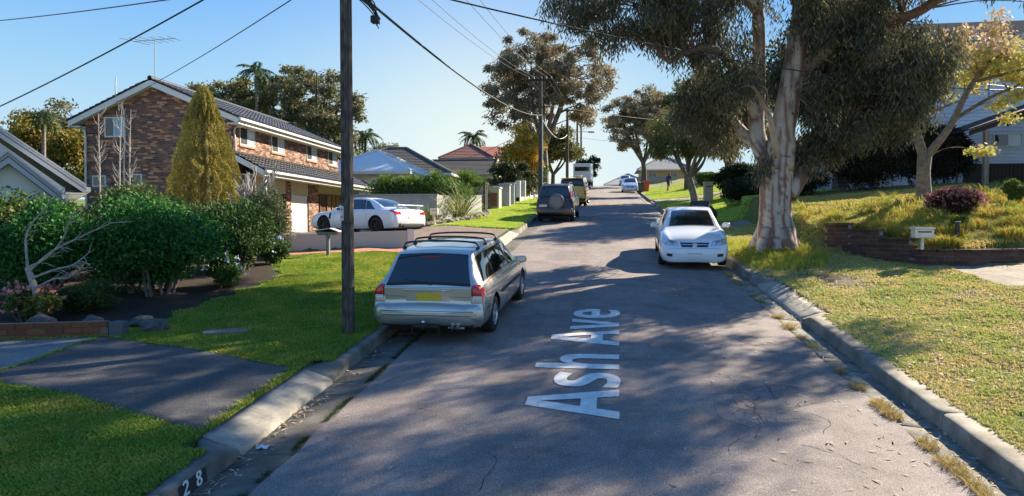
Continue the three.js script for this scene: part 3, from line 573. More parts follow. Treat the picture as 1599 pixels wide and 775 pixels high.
// ---------------------------------------------------------------- the big gum on the verge
const GUM = { x: 4.7, d: 18.6 };
{
  const r = rng(404), gy = groundY(GUM.x, GUM.d) - .12, g = thing('gum_tree', 'huge spreading gum tree with mottled pale trunk beside the white sedan', 'tree');
  const at = (x, y, d) => V(x, y, d), wood = [], limbs = [], trunkParts = [];
  const limb = (pts, radii, seg = 10, bump = .07, keep = 2) => { const P = pts.map((p) => at(...p)); wood.push(tube(P, radii, seg, bump)); limbs.push(sampleCurve(P, 14).slice(keep)); };
  // main bole, up to the fork
  limb([[4.75, gy, 18.6], [4.72, gy + .45, 18.6], [4.70, gy + .9, 18.6], [4.70, 3.3, 18.6], [4.72, 3.9, 18.6], [4.75, 4.5, 18.65]], [.58, .48, .42, .39, .41, .43], 56, .07, 11);
  // root flare
  for (const [a, l] of [[.3, .8], [1.6, .7], [2.7, .75], [3.9, .8], [5.1, .75]]) wood.push(tube([at(4.72 + Math.cos(a) * .3, gy + .65, 18.6 + Math.sin(a) * .3), at(4.72 + Math.cos(a) * .5, gy + .25, 18.6 + Math.sin(a) * .5), at(4.72 + Math.cos(a) * l, gy - .05, 18.6 + Math.sin(a) * l)], [.2, .2, .1], 8, .08));
  limb([[4.75, 4.2, 18.6], [4.85, 5.3, 18.5], [5.1, 7.2, 18.4], [5.35, 9.4, 18.6], [5.2, 12.0, 18.8], [5.5, 14.4, 18.8]], [.40, .31, .25, .21, .15, .06], 32);
  limb([[4.55, 4.2, 18.65], [4.25, 5.2, 18.8], [4.3, 6.6, 18.9], [4.15, 8.8, 18.6], [3.4, 11.2, 18.0], [2.9, 13.2, 17.6]], [.28, .22, .18, .15, .11, .05], 24);
  limb([[5.0, 3.5, 18.6], [5.5, 4.2, 18.8], [6.3, 5.0, 19.3], [7.6, 5.9, 19.7], [9.0, 6.4, 19.9]], [.24, .19, .15, .1, .04], 14);
  limb([[5.05, 6.6, 18.4], [6.4, 7.6, 18.2], [8.0, 8.1, 18.0], [9.4, 9.3, 17.8], [11.2, 10.6, 17.6]], [.19, .15, .12, .1, .04], 12);
  limb([[4.25, 5.6, 18.8], [3.7, 6.6, 18.5], [3.2, 7.2, 18.2], [2.5, 7.3, 18.0], [1.8, 6.9, 17.8]], [.17, .14, .12, .09, .03], 8);
  limb([[4.4, 4.7, 18.8], [3.6, 5.7, 19.2], [2.9, 6.9, 19.2], [1.9, 8.2, 18.8], [.7, 9.2, 18.2], [-.6, 9.6, 17.6]], [.17, .14, .12, .1, .07, .03], 8);
  limb([[4.2, 8.4, 18.6], [2.6, 9.8, 17.6], [1.0, 10.6, 16.6], [-.3, 10.8, 15.9]], [.15, .12, .08, .03], 8);
  limb([[5.3, 9.0, 18.6], [6.3, 10.6, 17.2], [7.4, 11.6, 16.0], [8.6, 12.0, 15.2]], [.17, .13, .09, .03], 8);
  limb([[5.2, 8.6, 18.5], [4.8, 10.2, 20.2], [4.4, 11.3, 22.0], [4.0, 11.8, 23.6]], [.17, .13, .09, .03], 8);
  limb([[5.4, 9.8, 18.6], [6.9, 11.4, 19.8], [8.4, 12.3, 21.0]], [.14, .1, .03], 8);
  limb([[4.7, 4.4, 18.4], [4.2, 5.4, 17.3], [3.6, 6.0, 16.4]], [.1, .07, .025], 7);
  limb([[5.1, 5.6, 18.6], [6.1, 6.5, 19.4], [7.3, 7.2, 20.4], [8.4, 7.4, 21.2]], [.14, .11, .08, .03], 8);
  limb([[9.4, 9.3, 17.8], [10.6, 10.2, 16.9], [12.2, 10.8, 16.0]], [.1, .08, .03], 8); limb([[7.4, 11.4, 16.0], [8.6, 11.2, 15.8], [9.8, 11.1, 15.6]], [.08, .06, .03], 8);  // limbs out of view, carrying foliage that shades the road
  const L = new Leaves(330000);
  const pal = [[.11, .125, .075], [.15, .155, .08], [.10, .11, .085], [.24, .225, .10], [.15, .125, .095], [.085, .095, .07]];
  const spray = (x, y, d, rx, ry, rd, n, k = 1) => {     // a region filled with hanging sprays
    for (let i = 0; i < n; i++) {
      const u = unit(r), q = Math.pow(r(), .45), c = at(x + u[0] * rx * q, y + u[1] * ry * q, d + u[2] * rd * q);
      if (y > 9.5 ? n3(c.x * .8 + 3, c.y * .5, c.z * .8) < .02 : n3(c.x * .55, c.y * .55, c.z * .55) < -.35) continue;  // gaps in the out-of-view upper crown, shaped for dappled sun
      const s = .26 + .24 * r(); clump(L, r, c, s * k, s * 1.15 * k, s * k, Math.floor(105 * k * k), { len: .155, wid: .034, pal, droop: .72, shell: .6 });
      if (r() < .6) wood.push(twig(r, nearestOn(limbs, c, -.5), c, .022, .006));
    }
  };
  // as the crown stands: the left spread over the street, the dark hanging skirts, the right arm, and an out-of-view top that shades the road
  spray(1.2, 8.6, 17.8, 2.5, 1.25, 1.6, 150); spray(-.5, 8.6, 17.3, .9, .9, .9, 34); spray(2.6, 7.9, 18.2, 1.5, 1.0, 1.3, 90);
  spray(2.95, 6.1, 19.4, .95, 1.15, 1.3, 130); spray(3.7, 5.3, 20.0, .7, .7, .9, 40); spray(3.4, 6.7, 18.0, .9, .9, 1.0, 50);
  spray(6.9, 6.2, 18.3, 1.75, 1.5, 1.6, 290); spray(6.2, 7.9, 18.6, 1.5, 1.3, 1.6, 170); spray(8.0, 6.7, 17.9, 1.0, 1.0, 1.2, 110); spray(5.9, 4.85, 18.9, .8, .7, .9, 40);
  spray(4.4, 9.8, 18.2, 2.2, 1.5, 2.2, 150); spray(7.4, 9.3, 18.2, 2.2, 1.2, 2.0, 130); spray(10.2, 9.3, 17.5, 1.8, 1.0, 1.5, 110); spray(11.2, 8.4, 17.2, 1.1, .9, 1.0, 46);
  spray(1.6, 11.2, 17.2, 3.0, 1.5, 2.2, 200); spray(5.0, 13.0, 18.4, 3.2, 1.8, 2.6, 210); spray(7.6, 11.8, 16.4, 2.6, 1.5, 2.4, 170); spray(4.2, 11.6, 22.0, 2.6, 1.5, 2.2, 130); spray(.2, 10.4, 16.0, 1.6, 1.0, 1.6, 80); spray(8.6, 11.0, 14.6, 1.8, 1.2, 1.6, 90);
  spray(10.9, 10.5, 16.6, 1.5, .9, 1.5, 130); spray(9.0, 11.1, 15.8, 1.7, 1.0, 1.4, 150); spray(6.2, 10.9, 16.0, 1.8, 1.0, 1.5, 90);  // foliage out of view, placed to shade the near road and lawn
  spray(4.25, 4.25, 18.05, .3, .4, .25, 7, .7); spray(8.0, 7.6, 20.6, 1.2, .9, 1.2, 60);
  // the bark peels in rusty strips over pale wood
  const tg = merge(wood), p = tg.attributes.position, K = new Float32Array(p.count * 3);
  for (let i = 0; i < p.count; i++) {
    const x = p.getX(i), y = p.getY(i), z = p.getZ(i), a = Math.atan2(z + 18.6, x - 4.72);
    const strip = n3(Math.cos(a) * 2.4 + 1.3, y * .34, Math.sin(a) * 2.4) + .5 * n3(Math.cos(a) * 8, y * 1.1, Math.sin(a) * 8), rust = Math.max(smooth(.02, .2, strip), .8 * smooth(6.2, 8, y) * smooth(-.5, .2, strip), .85 * smooth(.9, 1.6, Math.hypot(x - 4.75, (z + 18.6) * .6))), spot = smooth(.45, .6, n3(x * 6, y * 5, z * 6));
    let c = [lerp(.92, .42, rust), lerp(.86, .25, rust), lerp(.80, .19, rust)]; c = c.map((v, k) => lerp(v, [.3, .2, .16][k], spot * .8));
    K[i * 3] = c[0]; K[i * 3 + 1] = c[1]; K[i * 3 + 2] = c[2];
  }
  tg.setAttribute('color', new THREE.BufferAttribute(K, 3));
  part(g, 'trunk', tg, barkGum); part(g, 'crown', L.geometry(), leafMat);
}
// ---------------------------------------------------------------- street and background trees
const palGum = [[.18, .20, .10], [.24, .23, .11], [.27, .235, .12], [.16, .175, .10]], palGumBrown = [[.30, .24, .16], [.37, .28, .17], [.24, .22, .15], [.27, .25, .15]];
const palGreen = [[.08, .135, .03], [.11, .17, .04], [.13, .19, .045]], palDark = [[.02, .04, .014], [.03, .055, .018], [.04, .066, .02]], palYellow = [[.62, .40, .05], [.68, .47, .07], [.45, .36, .06]];
tree('gum_tree', 'large brownish gum tree behind the crossarm power pole', -4.5, 55, { seed: 3, h: 14.2, fork: 4.2, r: .36, rx: 5.3, rz: 4.2, ry: 5.0, cx: .2, low: -.95, limbs: 9, clumps: 190, leaves: 38000, cr: .72, flat: .7, bark: barkGrey, leaf: { len: .3, wid: .1, pal: palGumBrown, droop: .45, shell: .6 } });
tree('gum_tree', 'brown topped gum tree beside the crest of the street', 5.9, 90, { seed: 4, h: 13.0, fork: 3.2, r: .34, rx: 5.2, rz: 4, ry: 4.3, cx: -.2, low: -.95, limbs: 8, clumps: 150, leaves: 26000, cr: .85, flat: .62, bark: barkMat, leaf: { len: .36, wid: .14, pal: palGumBrown, droop: .3, shell: .6 } });
tree('gum_tree', 'spreading gum tree behind the ridge of the brick house', -34.5, 62, { seed: 5, h: 16.2, y: 2, fork: 7, r: .5, rx: 5.6, rz: 4, ry: 4.2, limbs: 6, low: -.9, clumps: 120, leaves: 24000, cr: .9, flat: .6, leaf: { len: .36, wid: .15, pal: [[.23, .225, .095], [.30, .26, .115], [.18, .19, .075]], droop: .3, shell: .6 } }, 'tree', 'trees behind the brick house');
tree('gum_tree', 'tall gum tree behind the brick house, nearest the pole', -26.6, 60, { seed: 6, h: 16.0, y: 2.2, fork: 6, r: .45, rx: 4.4, rz: 4, ry: 5.2, limbs: 6, low: -.9, clumps: 125, leaves: 24000, cr: .85, flat: .62, leaf: { len: .36, wid: .14, pal: palGum, droop: .4, shell: .6 } }, 'tree', 'trees behind the brick house');
tree('leafy_tree', 'olive green tree between the two gums behind the brick house', -30, 66, { seed: 7, h: 12.6, y: 2, fork: 4, r: .4, rx: 4.6, rz: 3.4, ry: 4.0, limbs: 5, clumps: 70, leaves: 26000, cr: 1.3, flat: .6, leaf: { len: .34, wid: .17, pal: [[.24, .25, .07], [.3, .3, .08], [.17, .19, .055]], shell: .6 } }, 'tree', 'trees behind the brick house');
tree('autumn_tree', 'orange and green tree behind the grey gabled house', -46, 52, { seed: 8, h: 9.8, y: 2, fork: 2.6, r: .35, rx: 6.2, rz: 4, ry: 4.2, limbs: 6, clumps: 80, leaves: 34000, cr: 1.3, flat: .65, leaf: { len: .3, wid: .17, pal: [[.30, .23, .035], [.38, .23, .035], [.16, .18, .03], [.22, .19, .03], [.10, .13, .03]], shell: .6 } });
tree('gum_tree', 'grey green gum tree at the picture edge behind the grey house', -53.5, 60, { seed: 9, h: 13.0, y: 2, fork: 6, r: .4, rx: 3.6, rz: 3, ry: 3.4, limbs: 5, clumps: 46, leaves: 16000, cr: 1.2, flat: .55, leaf: { len: .34, wid: .14, pal: palGum, droop: .3, shell: .6 } });
tree('leafy_tree', 'distant low tree just past the crossing pole beyond the white house', -28, 85, { seed: 31, h: 9.6, y: 4, fork: 3, r: .3, rx: 4.2, rz: 3, ry: 3, limbs: 5, clumps: 44, leaves: 13000, cr: 1.2, flat: .6, leaf: { len: .36, wid: .18, pal: palGum, shell: .6 } });
palm('palm behind the white house, left of the grey hipped roof', -23.8, 66, 6.6, 41, 1.9);
palm('palm standing tall behind the red roofed brown house', -15.6, 82, 7.2, 42, 2.1);
palm('palm among the trees above the brick house ridge', -31.2, 58, 12.2, 43, 1.9);
palm('palm rising over the grey gabled house', -42, 46, 7.2, 44, 1.5);
tree('leafy_tree', 'green garden tree in front of the red roofed house', -6.2, 54, { seed: 12, h: 4.4, fork: 1.2, r: .16, rx: 1.55, rz: 1.5, ry: 1.7, limbs: 5, clumps: 46, leaves: 20000, cr: .75, flat: .75, leaf: { len: .2, wid: .1, pal: palGreen, shell: .5 } });
tree('autumn_tree', 'yellow leaved tree behind the second power pole', -5.4, 50, { seed: 13, h: 5.4, fork: 1.3, r: .12, rx: 1.35, rz: 1.3, ry: 2.2, limbs: 4, clumps: 30, leaves: 11000, cr: .55, flat: .9, leaf: { len: .17, wid: .1, pal: palYellow, shell: .5 } });
tree('leafy_tree', 'dark broadleaf tree near the white paling wall', -6.1, 46.5, { seed: 14, h: 2.9, fork: 1.0, r: .12, rx: 1.6, rz: 1.5, ry: 1.3, limbs: 5, clumps: 26, leaves: 11000, cr: .6, flat: .75, leaf: { len: .2, wid: .1, pal: [[.04, .07, .02], [.05, .08, .025], [.22, .2, .1]], shell: .5 } });
tree('leafy_tree', 'bushy olive tree past the yellow van', -4.4, 66, { seed: 15, h: 6.6, fork: 2, r: .22, rx: 2.6, rz: 2.4, ry: 2.5, limbs: 5, clumps: 42, leaves: 15000, cr: .85, flat: .7, leaf: { len: .24, wid: .12, pal: [[.17, .165, .055], [.14, .15, .05], [.21, .19, .06]], shell: .5 } });
tree('leafy_tree', 'small dark tree at the road crest beside the truck', -1.2, 88, { seed: 16, h: 4.0, fork: 1.2, r: .15, rx: 1.6, rz: 1.6, ry: 1.6, limbs: 4, clumps: 24, leaves: 6000, cr: .7, flat: .7, leaf: { len: .26, wid: .13, pal: palDark, shell: .5 } });
tree('bottlebrush_tree', 'leaning bottlebrush tree on the sunny strip behind the sedan', 5.35, 37.5, { seed: 17, h: 5.6, fork: 1.9, leanX: -.45, r: .2, rx: 2.3, rz: 2.2, ry: 1.75, cx: .3, limbs: 6, clumps: 60, leaves: 26000, cr: .75, flat: .7, bark: barkGrey, leaf: { len: .2, wid: .05, pal: [[.20, .20, .055], [.26, .25, .07], [.14, .15, .045]], droop: .5, shell: .55 } });
tree('leafy_tree', 'dense dark tree behind the bottlebrush', 8.6, 46, { seed: 18, h: 8.6, fork: 2.0, r: .3, rx: 3.2, rz: 3, ry: 3.5, limbs: 6, clumps: 70, leaves: 30000, cr: 1.1, flat: .7, leaf: { len: .24, wid: .12, pal: palGum, shell: .55 } });
tree('leafy_tree', 'pale green tree between bottlebrush and far gum', 7.8, 60, { seed: 19, h: 9.6, fork: 2.4, r: .25, rx: 2.4, rz: 2.4, ry: 3.3, limbs: 5, clumps: 46, leaves: 18000, cr: .95, flat: .65, leaf: { len: .26, wid: .12, pal: [[.1, .12, .04], [.13, .14, .05], [.07, .09, .035]], shell: .55 } });
tree('leafy_tree', 'tall shadowy tree behind the big gum trunk', 12.5, 37, { seed: 20, h: 10.5, fork: 2.5, r: .3, rx: 4.0, rz: 3, ry: 4.2, limbs: 6, clumps: 80, leaves: 34000, cr: 1.15, flat: .7, leaf: { len: .24, wid: .12, pal: [[.08, .095, .045], [.10, .11, .05], [.06, .075, .035]], shell: .55 } });
// autumn plane tree on the mound: pale limbs, thin yellow foliage
{
  const x = 10.65, d = 23.6, r = rng(55), gy = groundY(x, d) - .1, g = thing('plane_tree', 'sparse yellow leaved autumn tree on the grassy mound', 'tree'), wood = [], limbs = [];
  const limb = (pts, radii, seg = 8) => { const P = pts.map((p) => V(...p)); wood.push(tube(P, radii, seg, .05)); limbs.push(sampleCurve(P, 10).slice(2)); };
  limb([[x, gy, d], [x - .02, gy + .9, d], [x, 5.0, d]], [.26, .2, .21], 10);
  limb([[x, 4.9, d], [x - .3, 6.0, d], [x - .1, 7.3, d], [x + .4, 8.6, d]], [.17, .13, .09, .03]); limb([[x, 4.9, d], [x + .6, 5.9, d - .3], [x + 1.2, 7.3, d - .5], [x + 2.4, 8.6, d - .6]], [.15, .11, .08, .03]);
  limb([[x + .7, 6.1, d - .3], [x + 1.8, 6.8, d - .2], [x + 3.4, 7.5, d]], [.07, .05, .02]); limb([[x - .2, 6.2, d], [x + .3, 6.5, d - .6], [x + .8, 6.7, d - 1]], [.06, .04, .02]); limb([[x + 1.3, 7.3, d - .5], [x + 2.6, 7.6, d - 1], [x + 4.2, 8.1, d - 1.2]], [.06, .04, .02]); limb([[x - .1, 7.2, d], [x - .9, 8.2, d], [x - 1.3, 9.2, d]], [.06, .04, .02]);
  const L = new Leaves(26000), pal = [[.66, .60, .24], [.6, .58, .2], [.5, .54, .16], [.66, .54, .26]], pal2 = [[.66, .50, .34], [.68, .54, .36], [.6, .52, .28]];
  for (let i = 0; i < 120; i++) { const u = unit(r), c = V(x + 1.9 + u[0] * 3.6 * r(), 8.0 + u[1] * 1.5 * r(), d - .4 + u[2] * 2 * r()); clump(L, r, c, .34, .22, .34, 46, { len: .12, wid: .1, pal: c.y > 8 ? pal2 : pal, droop: .3 }); wood.push(twig(r, nearestOn(limbs, c), c, .016, .004)); }
  for (const [cx, cy] of [[1.9, 6.5], [2.1, 6.1], [1.2, 5.05], [1.6, 5.1], [2.4, 6.8], [3.0, 6.9], [2.3, 7.4], [2.9, 7.4]]) { const c = V(x + cx, cy, d - .5 - .4 * r()); clump(L, r, c, .36, .2, .36, 95, { len: .13, wid: .11, pal, droop: .3 }); wood.push(twig(r, nearestOn(limbs, c), c, .014, .005)); }
  part(g, 'trunk', merge(wood), barkGrey); part(g, 'crown', L.geometry(), leafMat);
}
// golden cypress
{
  const x = -14.0, d = 22.4, r = rng(66), y0 = groundY(x, d), h = 7.75 - y0, g = thing('golden_cypress', 'tall golden conifer with rounded lobes in front of the brick gable', 'conifer'), L = new Leaves(120000);
  const pal = [[.46, .38, .11], [.39, .34, .10], [.28, .28, .085], [.54, .43, .13], [.20, .22, .065]];
  const rad = (t) => 1.28 * Math.pow(1 - t, .62) * (t < .1 ? .82 + 1.8 * t : 1) + .12 * (1 - t);
  for (let i = 0; i < 118000; i++) {     // small upright sprays over a lobed, creased surface
    const t = 1 - Math.sqrt(r()) * (r() < .12 ? .25 : 1), a = r() * 6.283, ca = Math.cos(a), sa = Math.sin(a), yy = t * h, n = n3(ca * 1.7 + 4, yy * .6, sa * 1.7) + .4 * n3(ca * 4.2, yy * 1.5, sa * 4.2 + 7), f = .56 + .58 * Math.min(1, Math.sqrt(Math.abs(n)) * 1.2), q = Math.max(.03, rad(t) * f - .07 * r() * r());
    let tx = ca * .9 + (r() - .5) * .5, ty = .55 + (r() - .5) * .5, tz = -sa * .9 + (r() - .5) * .5, l = Math.hypot(tx, ty, tz); tx /= l; ty /= l; tz /= l;
    const w = unit(r); let sx = ty * w[2] - tz * w[1], sy = tz * w[0] - tx * w[2], sz = tx * w[1] - ty * w[0]; l = Math.hypot(sx, sy, sz) || 1; const col = pick(pal, r); L.add(x + ca * q, y0 + .12 + yy * .97, -d - sa * q, tx, ty, tz, sx / l, sy / l, sz / l, .06 * (.6 + .7 * r()), .036, ...col);
  }
  part(g, 'trunk', tube([V(x, y0 - .2, d), V(x, y0 + h * .5, d), V(x, y0 + h * .9, d)], [.2, .14, .03], 8, .05), barkMat); part(g, 'crown', L.geometry(), leafDull);
}
// ---------------------------------------------------------------- shrubs of the garden at the left
const palBush = [[.04, .16, .03], [.055, .20, .036], [.08, .24, .04], [.03, .12, .026]];
shrub('shrub', 'big dark green rounded shrub behind the low brick edging', -8.35, 11.6, { seed: 71, rx: 1.5, ry: .98, rz: 1.3, lift: -.05, leaves: 46000, clumps: 60, stems: 16, sr: .035, bark: barkGrey, leaf: { len: .075, wid: .042, pal: palBush } });
shrub('shrub', 'bright green shrub at the left edge under the grey roofs', -11.6, 12.2, { seed: 72, rx: 1.9, ry: .9, rz: 1.2, lift: .05, leaves: 34000, clumps: 44, stems: 12, leaf: { len: .08, wid: .05, pal: [[.06, .13, .022], [.09, .17, .03], [.045, .1, .02], [.16, .17, .04]] } });
shrub('shrub', 'shrub with pale stems left of the big rounded shrub', -9.9, 10.7, { seed: 78, rx: .85, ry: .95, rz: .8, leaves: 17000, clumps: 30, stems: 9, bark: barkGrey, leaf: { len: .08, wid: .045, pal: palBush } });
shrub('shrub', 'mid green glossy shrub right of the big rounded shrub', -8.35, 14.4, { seed: 73, rx: 1.05, ry: .9, rz: 1.0, leaves: 26000, clumps: 36, stems: 16, leaf: { len: .07, wid: .04, pal: [[.05, .11, .022], [.07, .14, .028], [.035, .085, .02]] } });
shrub('shrub', 'grey green loose shrub before the low rendered wall', -8.7, 16.6, { seed: 74, rx: .75, ry: 1.0, rz: .7, leaves: 11000, clumps: 26, stems: 18, bark: barkGrey, leaf: { len: .075, wid: .03, pal: [[.1, .13, .06], [.14, .16, .08], [.08, .11, .04]] } });
shrub('shrub', 'leafy upright sprigs above the big shrub before the gable', -10.2, 13.6, { seed: 75, rx: 1.3, ry: .8, rz: .8, lift: .45, leaves: 5500, clumps: 34, stems: 14, leaf: { len: .09, wid: .045, pal: [[.06, .12, .025], [.1, .16, .035], [.13, .17, .04]] } });
shrub('shrub', 'low green clump at the foot of the big shrub', -8.35, 10.0, { seed: 76, rx: .6, ry: .28, rz: .45, leaves: 8000, clumps: 18, stems: 0, leaf: { len: .06, wid: .02, pal: [[.09, .15, .03], [.05, .1, .02]] } });
shrub('flowering_shrub', 'pink flowering geranium behind the brick edging', -8.75, 9.3, { seed: 77, rx: .5, ry: .3, rz: .4, leaves: 5000, clumps: 14, stems: 5, leaf: { len: .07, wid: .06, pal: [[.1, .16, .03], [.14, .17, .04]] }, flowers: { n: 60, s: .06, pal: [[.6, .22, .2], [.62, .33, .28], [.5, .16, .14]] } });
shrub('flowering_plant', 'white and blue flowered plant beside the lawn edge', -7.35, 12.4, { seed: 79, rx: .42, ry: .33, rz: .45, leaves: 5000, clumps: 14, stems: 5, leaf: { len: .07, wid: .03, pal: [[.05, .13, .025], [.08, .17, .03]] }, flowers: { n: 22, s: .05, pal: [[.5, .55, .7], [.62, .64, .7]] } });
shrub('flowering_plant', 'blue flowered plant near the grey green shrub', -7.85, 15.4, { seed: 80, rx: .4, ry: .36, rz: .4, leaves: 4200, clumps: 12, stems: 5, leaf: { len: .07, wid: .03, pal: [[.06, .12, .03], [.1, .16, .05]] }, flowers: { n: 26, s: .055, pal: [[.4, .5, .72], [.55, .6, .72]] } });
shrub('shrub', 'low hedge shrub under the golden conifer', -11.6, 17.5, { seed: 81, rx: 1.5, ry: .75, rz: 1.0, leaves: 18000, clumps: 30, stems: 10, leaf: { len: .08, wid: .045, pal: [[.05, .1, .02], [.075, .13, .03], [.1, .15, .04]] } });
// leafless shrubs
function bare(name, label, x, d, y, seed, spec, m = barkGrey) {
  const r = rng(seed), wood = [], go = (p, dir, len, rad, lv) => {
    const e = p.clone().addScaledVector(dir, len), mid = p.clone().lerp(e, .5); mid.x += (r() - .5) * len * .2; mid.y += (r() - .2) * len * .12; wood.push(tube([p, mid, e], [rad, rad * .85, rad * .7], 6));
    if (lv <= 0) return; const n = spec.n; for (let i = 0; i < n; i++) { const q = dir.clone().add(new THREE.Vector3((r() - .5) * spec.w, (r() - .5) * spec.w + spec.up, (r() - .5) * spec.w)).normalize(); go(p.clone().lerp(e, .55 + .45 * r()), q, len * (.62 + .3 * r()), rad * .68, lv - 1); }
  };
  for (const [dx, dy, dz, len, rad] of spec.start) go(V(x, y, d), new THREE.Vector3(dx, dy, dz).normalize(), len, rad, spec.lv);
  return solo(name, merge(wood), m, label, 'bare tree');
}
const barkPale = mat([.66, .60, .54], .9, { map: rep(T.soil, 1.5) });
bare('frangipani', 'leafless frangipani with knobbly pale branches before the garage', -9.4, 17.0, groundY(-9.4, 17) - .05, 201, { n: 3, w: 1.1, up: .25, lv: 3, start: [[0, 1, 0, 1.15, .055], [.25, 1, .1, 1.0, .05]] }, barkPale);
{ // bare arching branches that reach in at the left edge
  const r = rng(205), wood = [], B = (pts, r0) => { const P = pts.map((p) => V(...p)); wood.push(tube(P, [r0, r0 * .8, r0 * .6, r0 * .3], 6)); const S = sampleCurve(P, 9); for (let i = 2; i < 10; i++) { const n = r() < .75 ? 1 : 2; for (let k = 0; k < n; k++) { const e = S[i].clone().add(new THREE.Vector3(.12 + .22 * r(), (r() - .35) * .3, (r() - .5) * .25)), m = S[i].clone().lerp(e, .5); m.y += .04 * (r() - .3); wood.push(tube([S[i], m, e], [r0 * .38, r0 * .28, r0 * .14], 5)); } } };
  const g = groundY(-8.45, 9.15);
  wood.push(tube([V(-8.4, g - .1, 9.15), V(-8.5, g + .4, 9.15), V(-8.65, g + .85, 9.15)], [.06, .05, .042], 7));
  B([[-8.62, g + .8, 9.15], [-8.2, 2.3, 9.1], [-7.7, 2.5, 9.0], [-7.05, 2.74, 8.9]], .022); B([[-8.65, g + .85, 9.15], [-8.3, 2.2, 9.1], [-8.0, 2.5, 9.1], [-7.85, 2.85, 9.1]], .02); B([[-8.55, g + .7, 9.15], [-8.1, 2.05, 9.1], [-7.75, 2.12, 9.0], [-7.45, 2.3, 8.95]], .02); B([[-8.65, g + .85, 9.15], [-8.6, 2.6, 9.1], [-8.35, 2.9, 9.1], [-8.1, 3.15, 9.1]], .02); B([[-8.5, g + .55, 9.15], [-8.15, 1.9, 9.1], [-7.85, 1.92, 9.0], [-7.6, 2.05, 8.95]], .016);
  solo('leafless_shrub', merge(wood), barkPale, 'bare silvery branches reaching in at the left edge', 'bare tree');
}
for (const [x, d, h, sd] of [[-15.6, 19.3, 4.0, 211], [-14.7, 19.0, 4.2, 212], [-14.2, 18.8, 3.9, 213]]) { const r = rng(sd), y = groundY(x, d), wood = [tube([V(x, y, d), V(x + .08 * (r() - .5), y + h * .5, d), V(x + .25 * (r() - .5), y + h, d)], [.025, .02, .008], 5)]; for (let i = 0; i < 26; i++) { const t = .35 + .62 * r(), a = r() * 6.28, p = V(x, y + h * t, d); wood.push(tube([p, p.clone().add(new THREE.Vector3(Math.cos(a) * .12, .12, Math.sin(a) * .12)), p.clone().add(new THREE.Vector3(Math.cos(a) * .2, .3, Math.sin(a) * .2))], [.01, .008, .004], 4)); } solo('bare_sapling', merge(wood), barkPale, ['leftmost of the three bare saplings before the brick gable', 'middle one of the bare saplings before the brick gable', 'rightmost of the bare saplings before the brick gable'][sd - 211], 'sapling', 'bare saplings before the gable'); }
// ---------------------------------------------------------------- hedge and flax by the grey retaining wall
{
  const r = rng(301), L = new Leaves(60000), pal = [[.13, .22, .04], [.17, .28, .055], [.23, .34, .08]];
  const heads = (list, label, seedLen) => { const g = thing('yucca', label, 'yucca', undefined, 0, 'yuccas behind the grey wall'), l = new Leaves(9000), wood = []; const [x, d, y, n] = list; for (let i = 0; i < n; i++) { const a = i * 2.1, q = i ? .28 : 0, c = V(x + Math.cos(a) * q, y + .2 * r(), d + Math.sin(a) * q); straps(l, r, c, 120, seedLen, .05, pal, { rise: 1.45, droop: .45 }); wood.push(tube([V(x, y - 1.2, d), c.clone().lerp(V(x, y - .6, d), .5), c], [.05, .04, .035], 6)); } part(g, 'stem', merge(wood), barkGrey, 'stuff'); part(g, 'foliage', l.geometry(), leafMat); };
  heads([-6.6, 33.2, 4.75, 4], 'bright yucca at the street end of the grey wall', .8); heads([-6.45, 34.8, 4.7, 4], 'yucca at the wall end nearest the gate piers', .75); heads([-7.8, 32.2, 4.7, 3], 'yucca on the corner of the grey wall', .7); heads([-9.0, 31.4, 4.55, 3], 'yucca in the middle of the grey wall hedge', .6); heads([-10.1, 31.4, 4.6, 3], 'yucca before the white house end of the grey wall', .6);
}
shrub('hedge', 'dense green hedge growing behind the grey rendered wall', -8.8, 31.8, { seed: 302, y: 3.55, rx: 3.2, ry: .85, rz: .9, leaves: 30000, clumps: 80, stems: 0, leaf: { len: .13, wid: .05, pal: [[.09, .18, .035], [.13, .23, .045], [.17, .27, .06]] } }, 'hedge');
shrub('hedge', 'leafy hedge at the street end behind the pale wall', -6.9, 34.0, { seed: 303, y: 3.5, rx: .9, ry: .65, rz: 1.6, leaves: 12000, clumps: 30, stems: 0, leaf: { len: .13, wid: .05, pal: [[.11, .2, .04], [.15, .25, .05], [.2, .3, .07]] } }, 'hedge');
{
  const r = rng(310);
  for (const [x, d, s, label] of [[-6.15, 29.5, 2.0, 'large flax clump with arching leaves before the grey wall'], [-7.35, 28.2, 1.25, 'smaller flax clump behind the white letterbox']]) {
    const g = thing('flax_plant', label, 'flax plant', undefined, 0, 'flax clumps by the grey wall'), L = new Leaves(5000), y = groundY(x, d);
    for (let i = 0; i < 5; i++) straps(L, r, V(x + (r() - .5) * .4, y - .02, d + (r() - .5) * .4), 34, s, .055, [[.2, .25, .08], [.3, .32, .13], [.14, .19, .06], [.42, .37, .16]], { rise: 1.35, droop: .42 });
    part(g, 'foliage', L.geometry(), leafMat);
  }
}
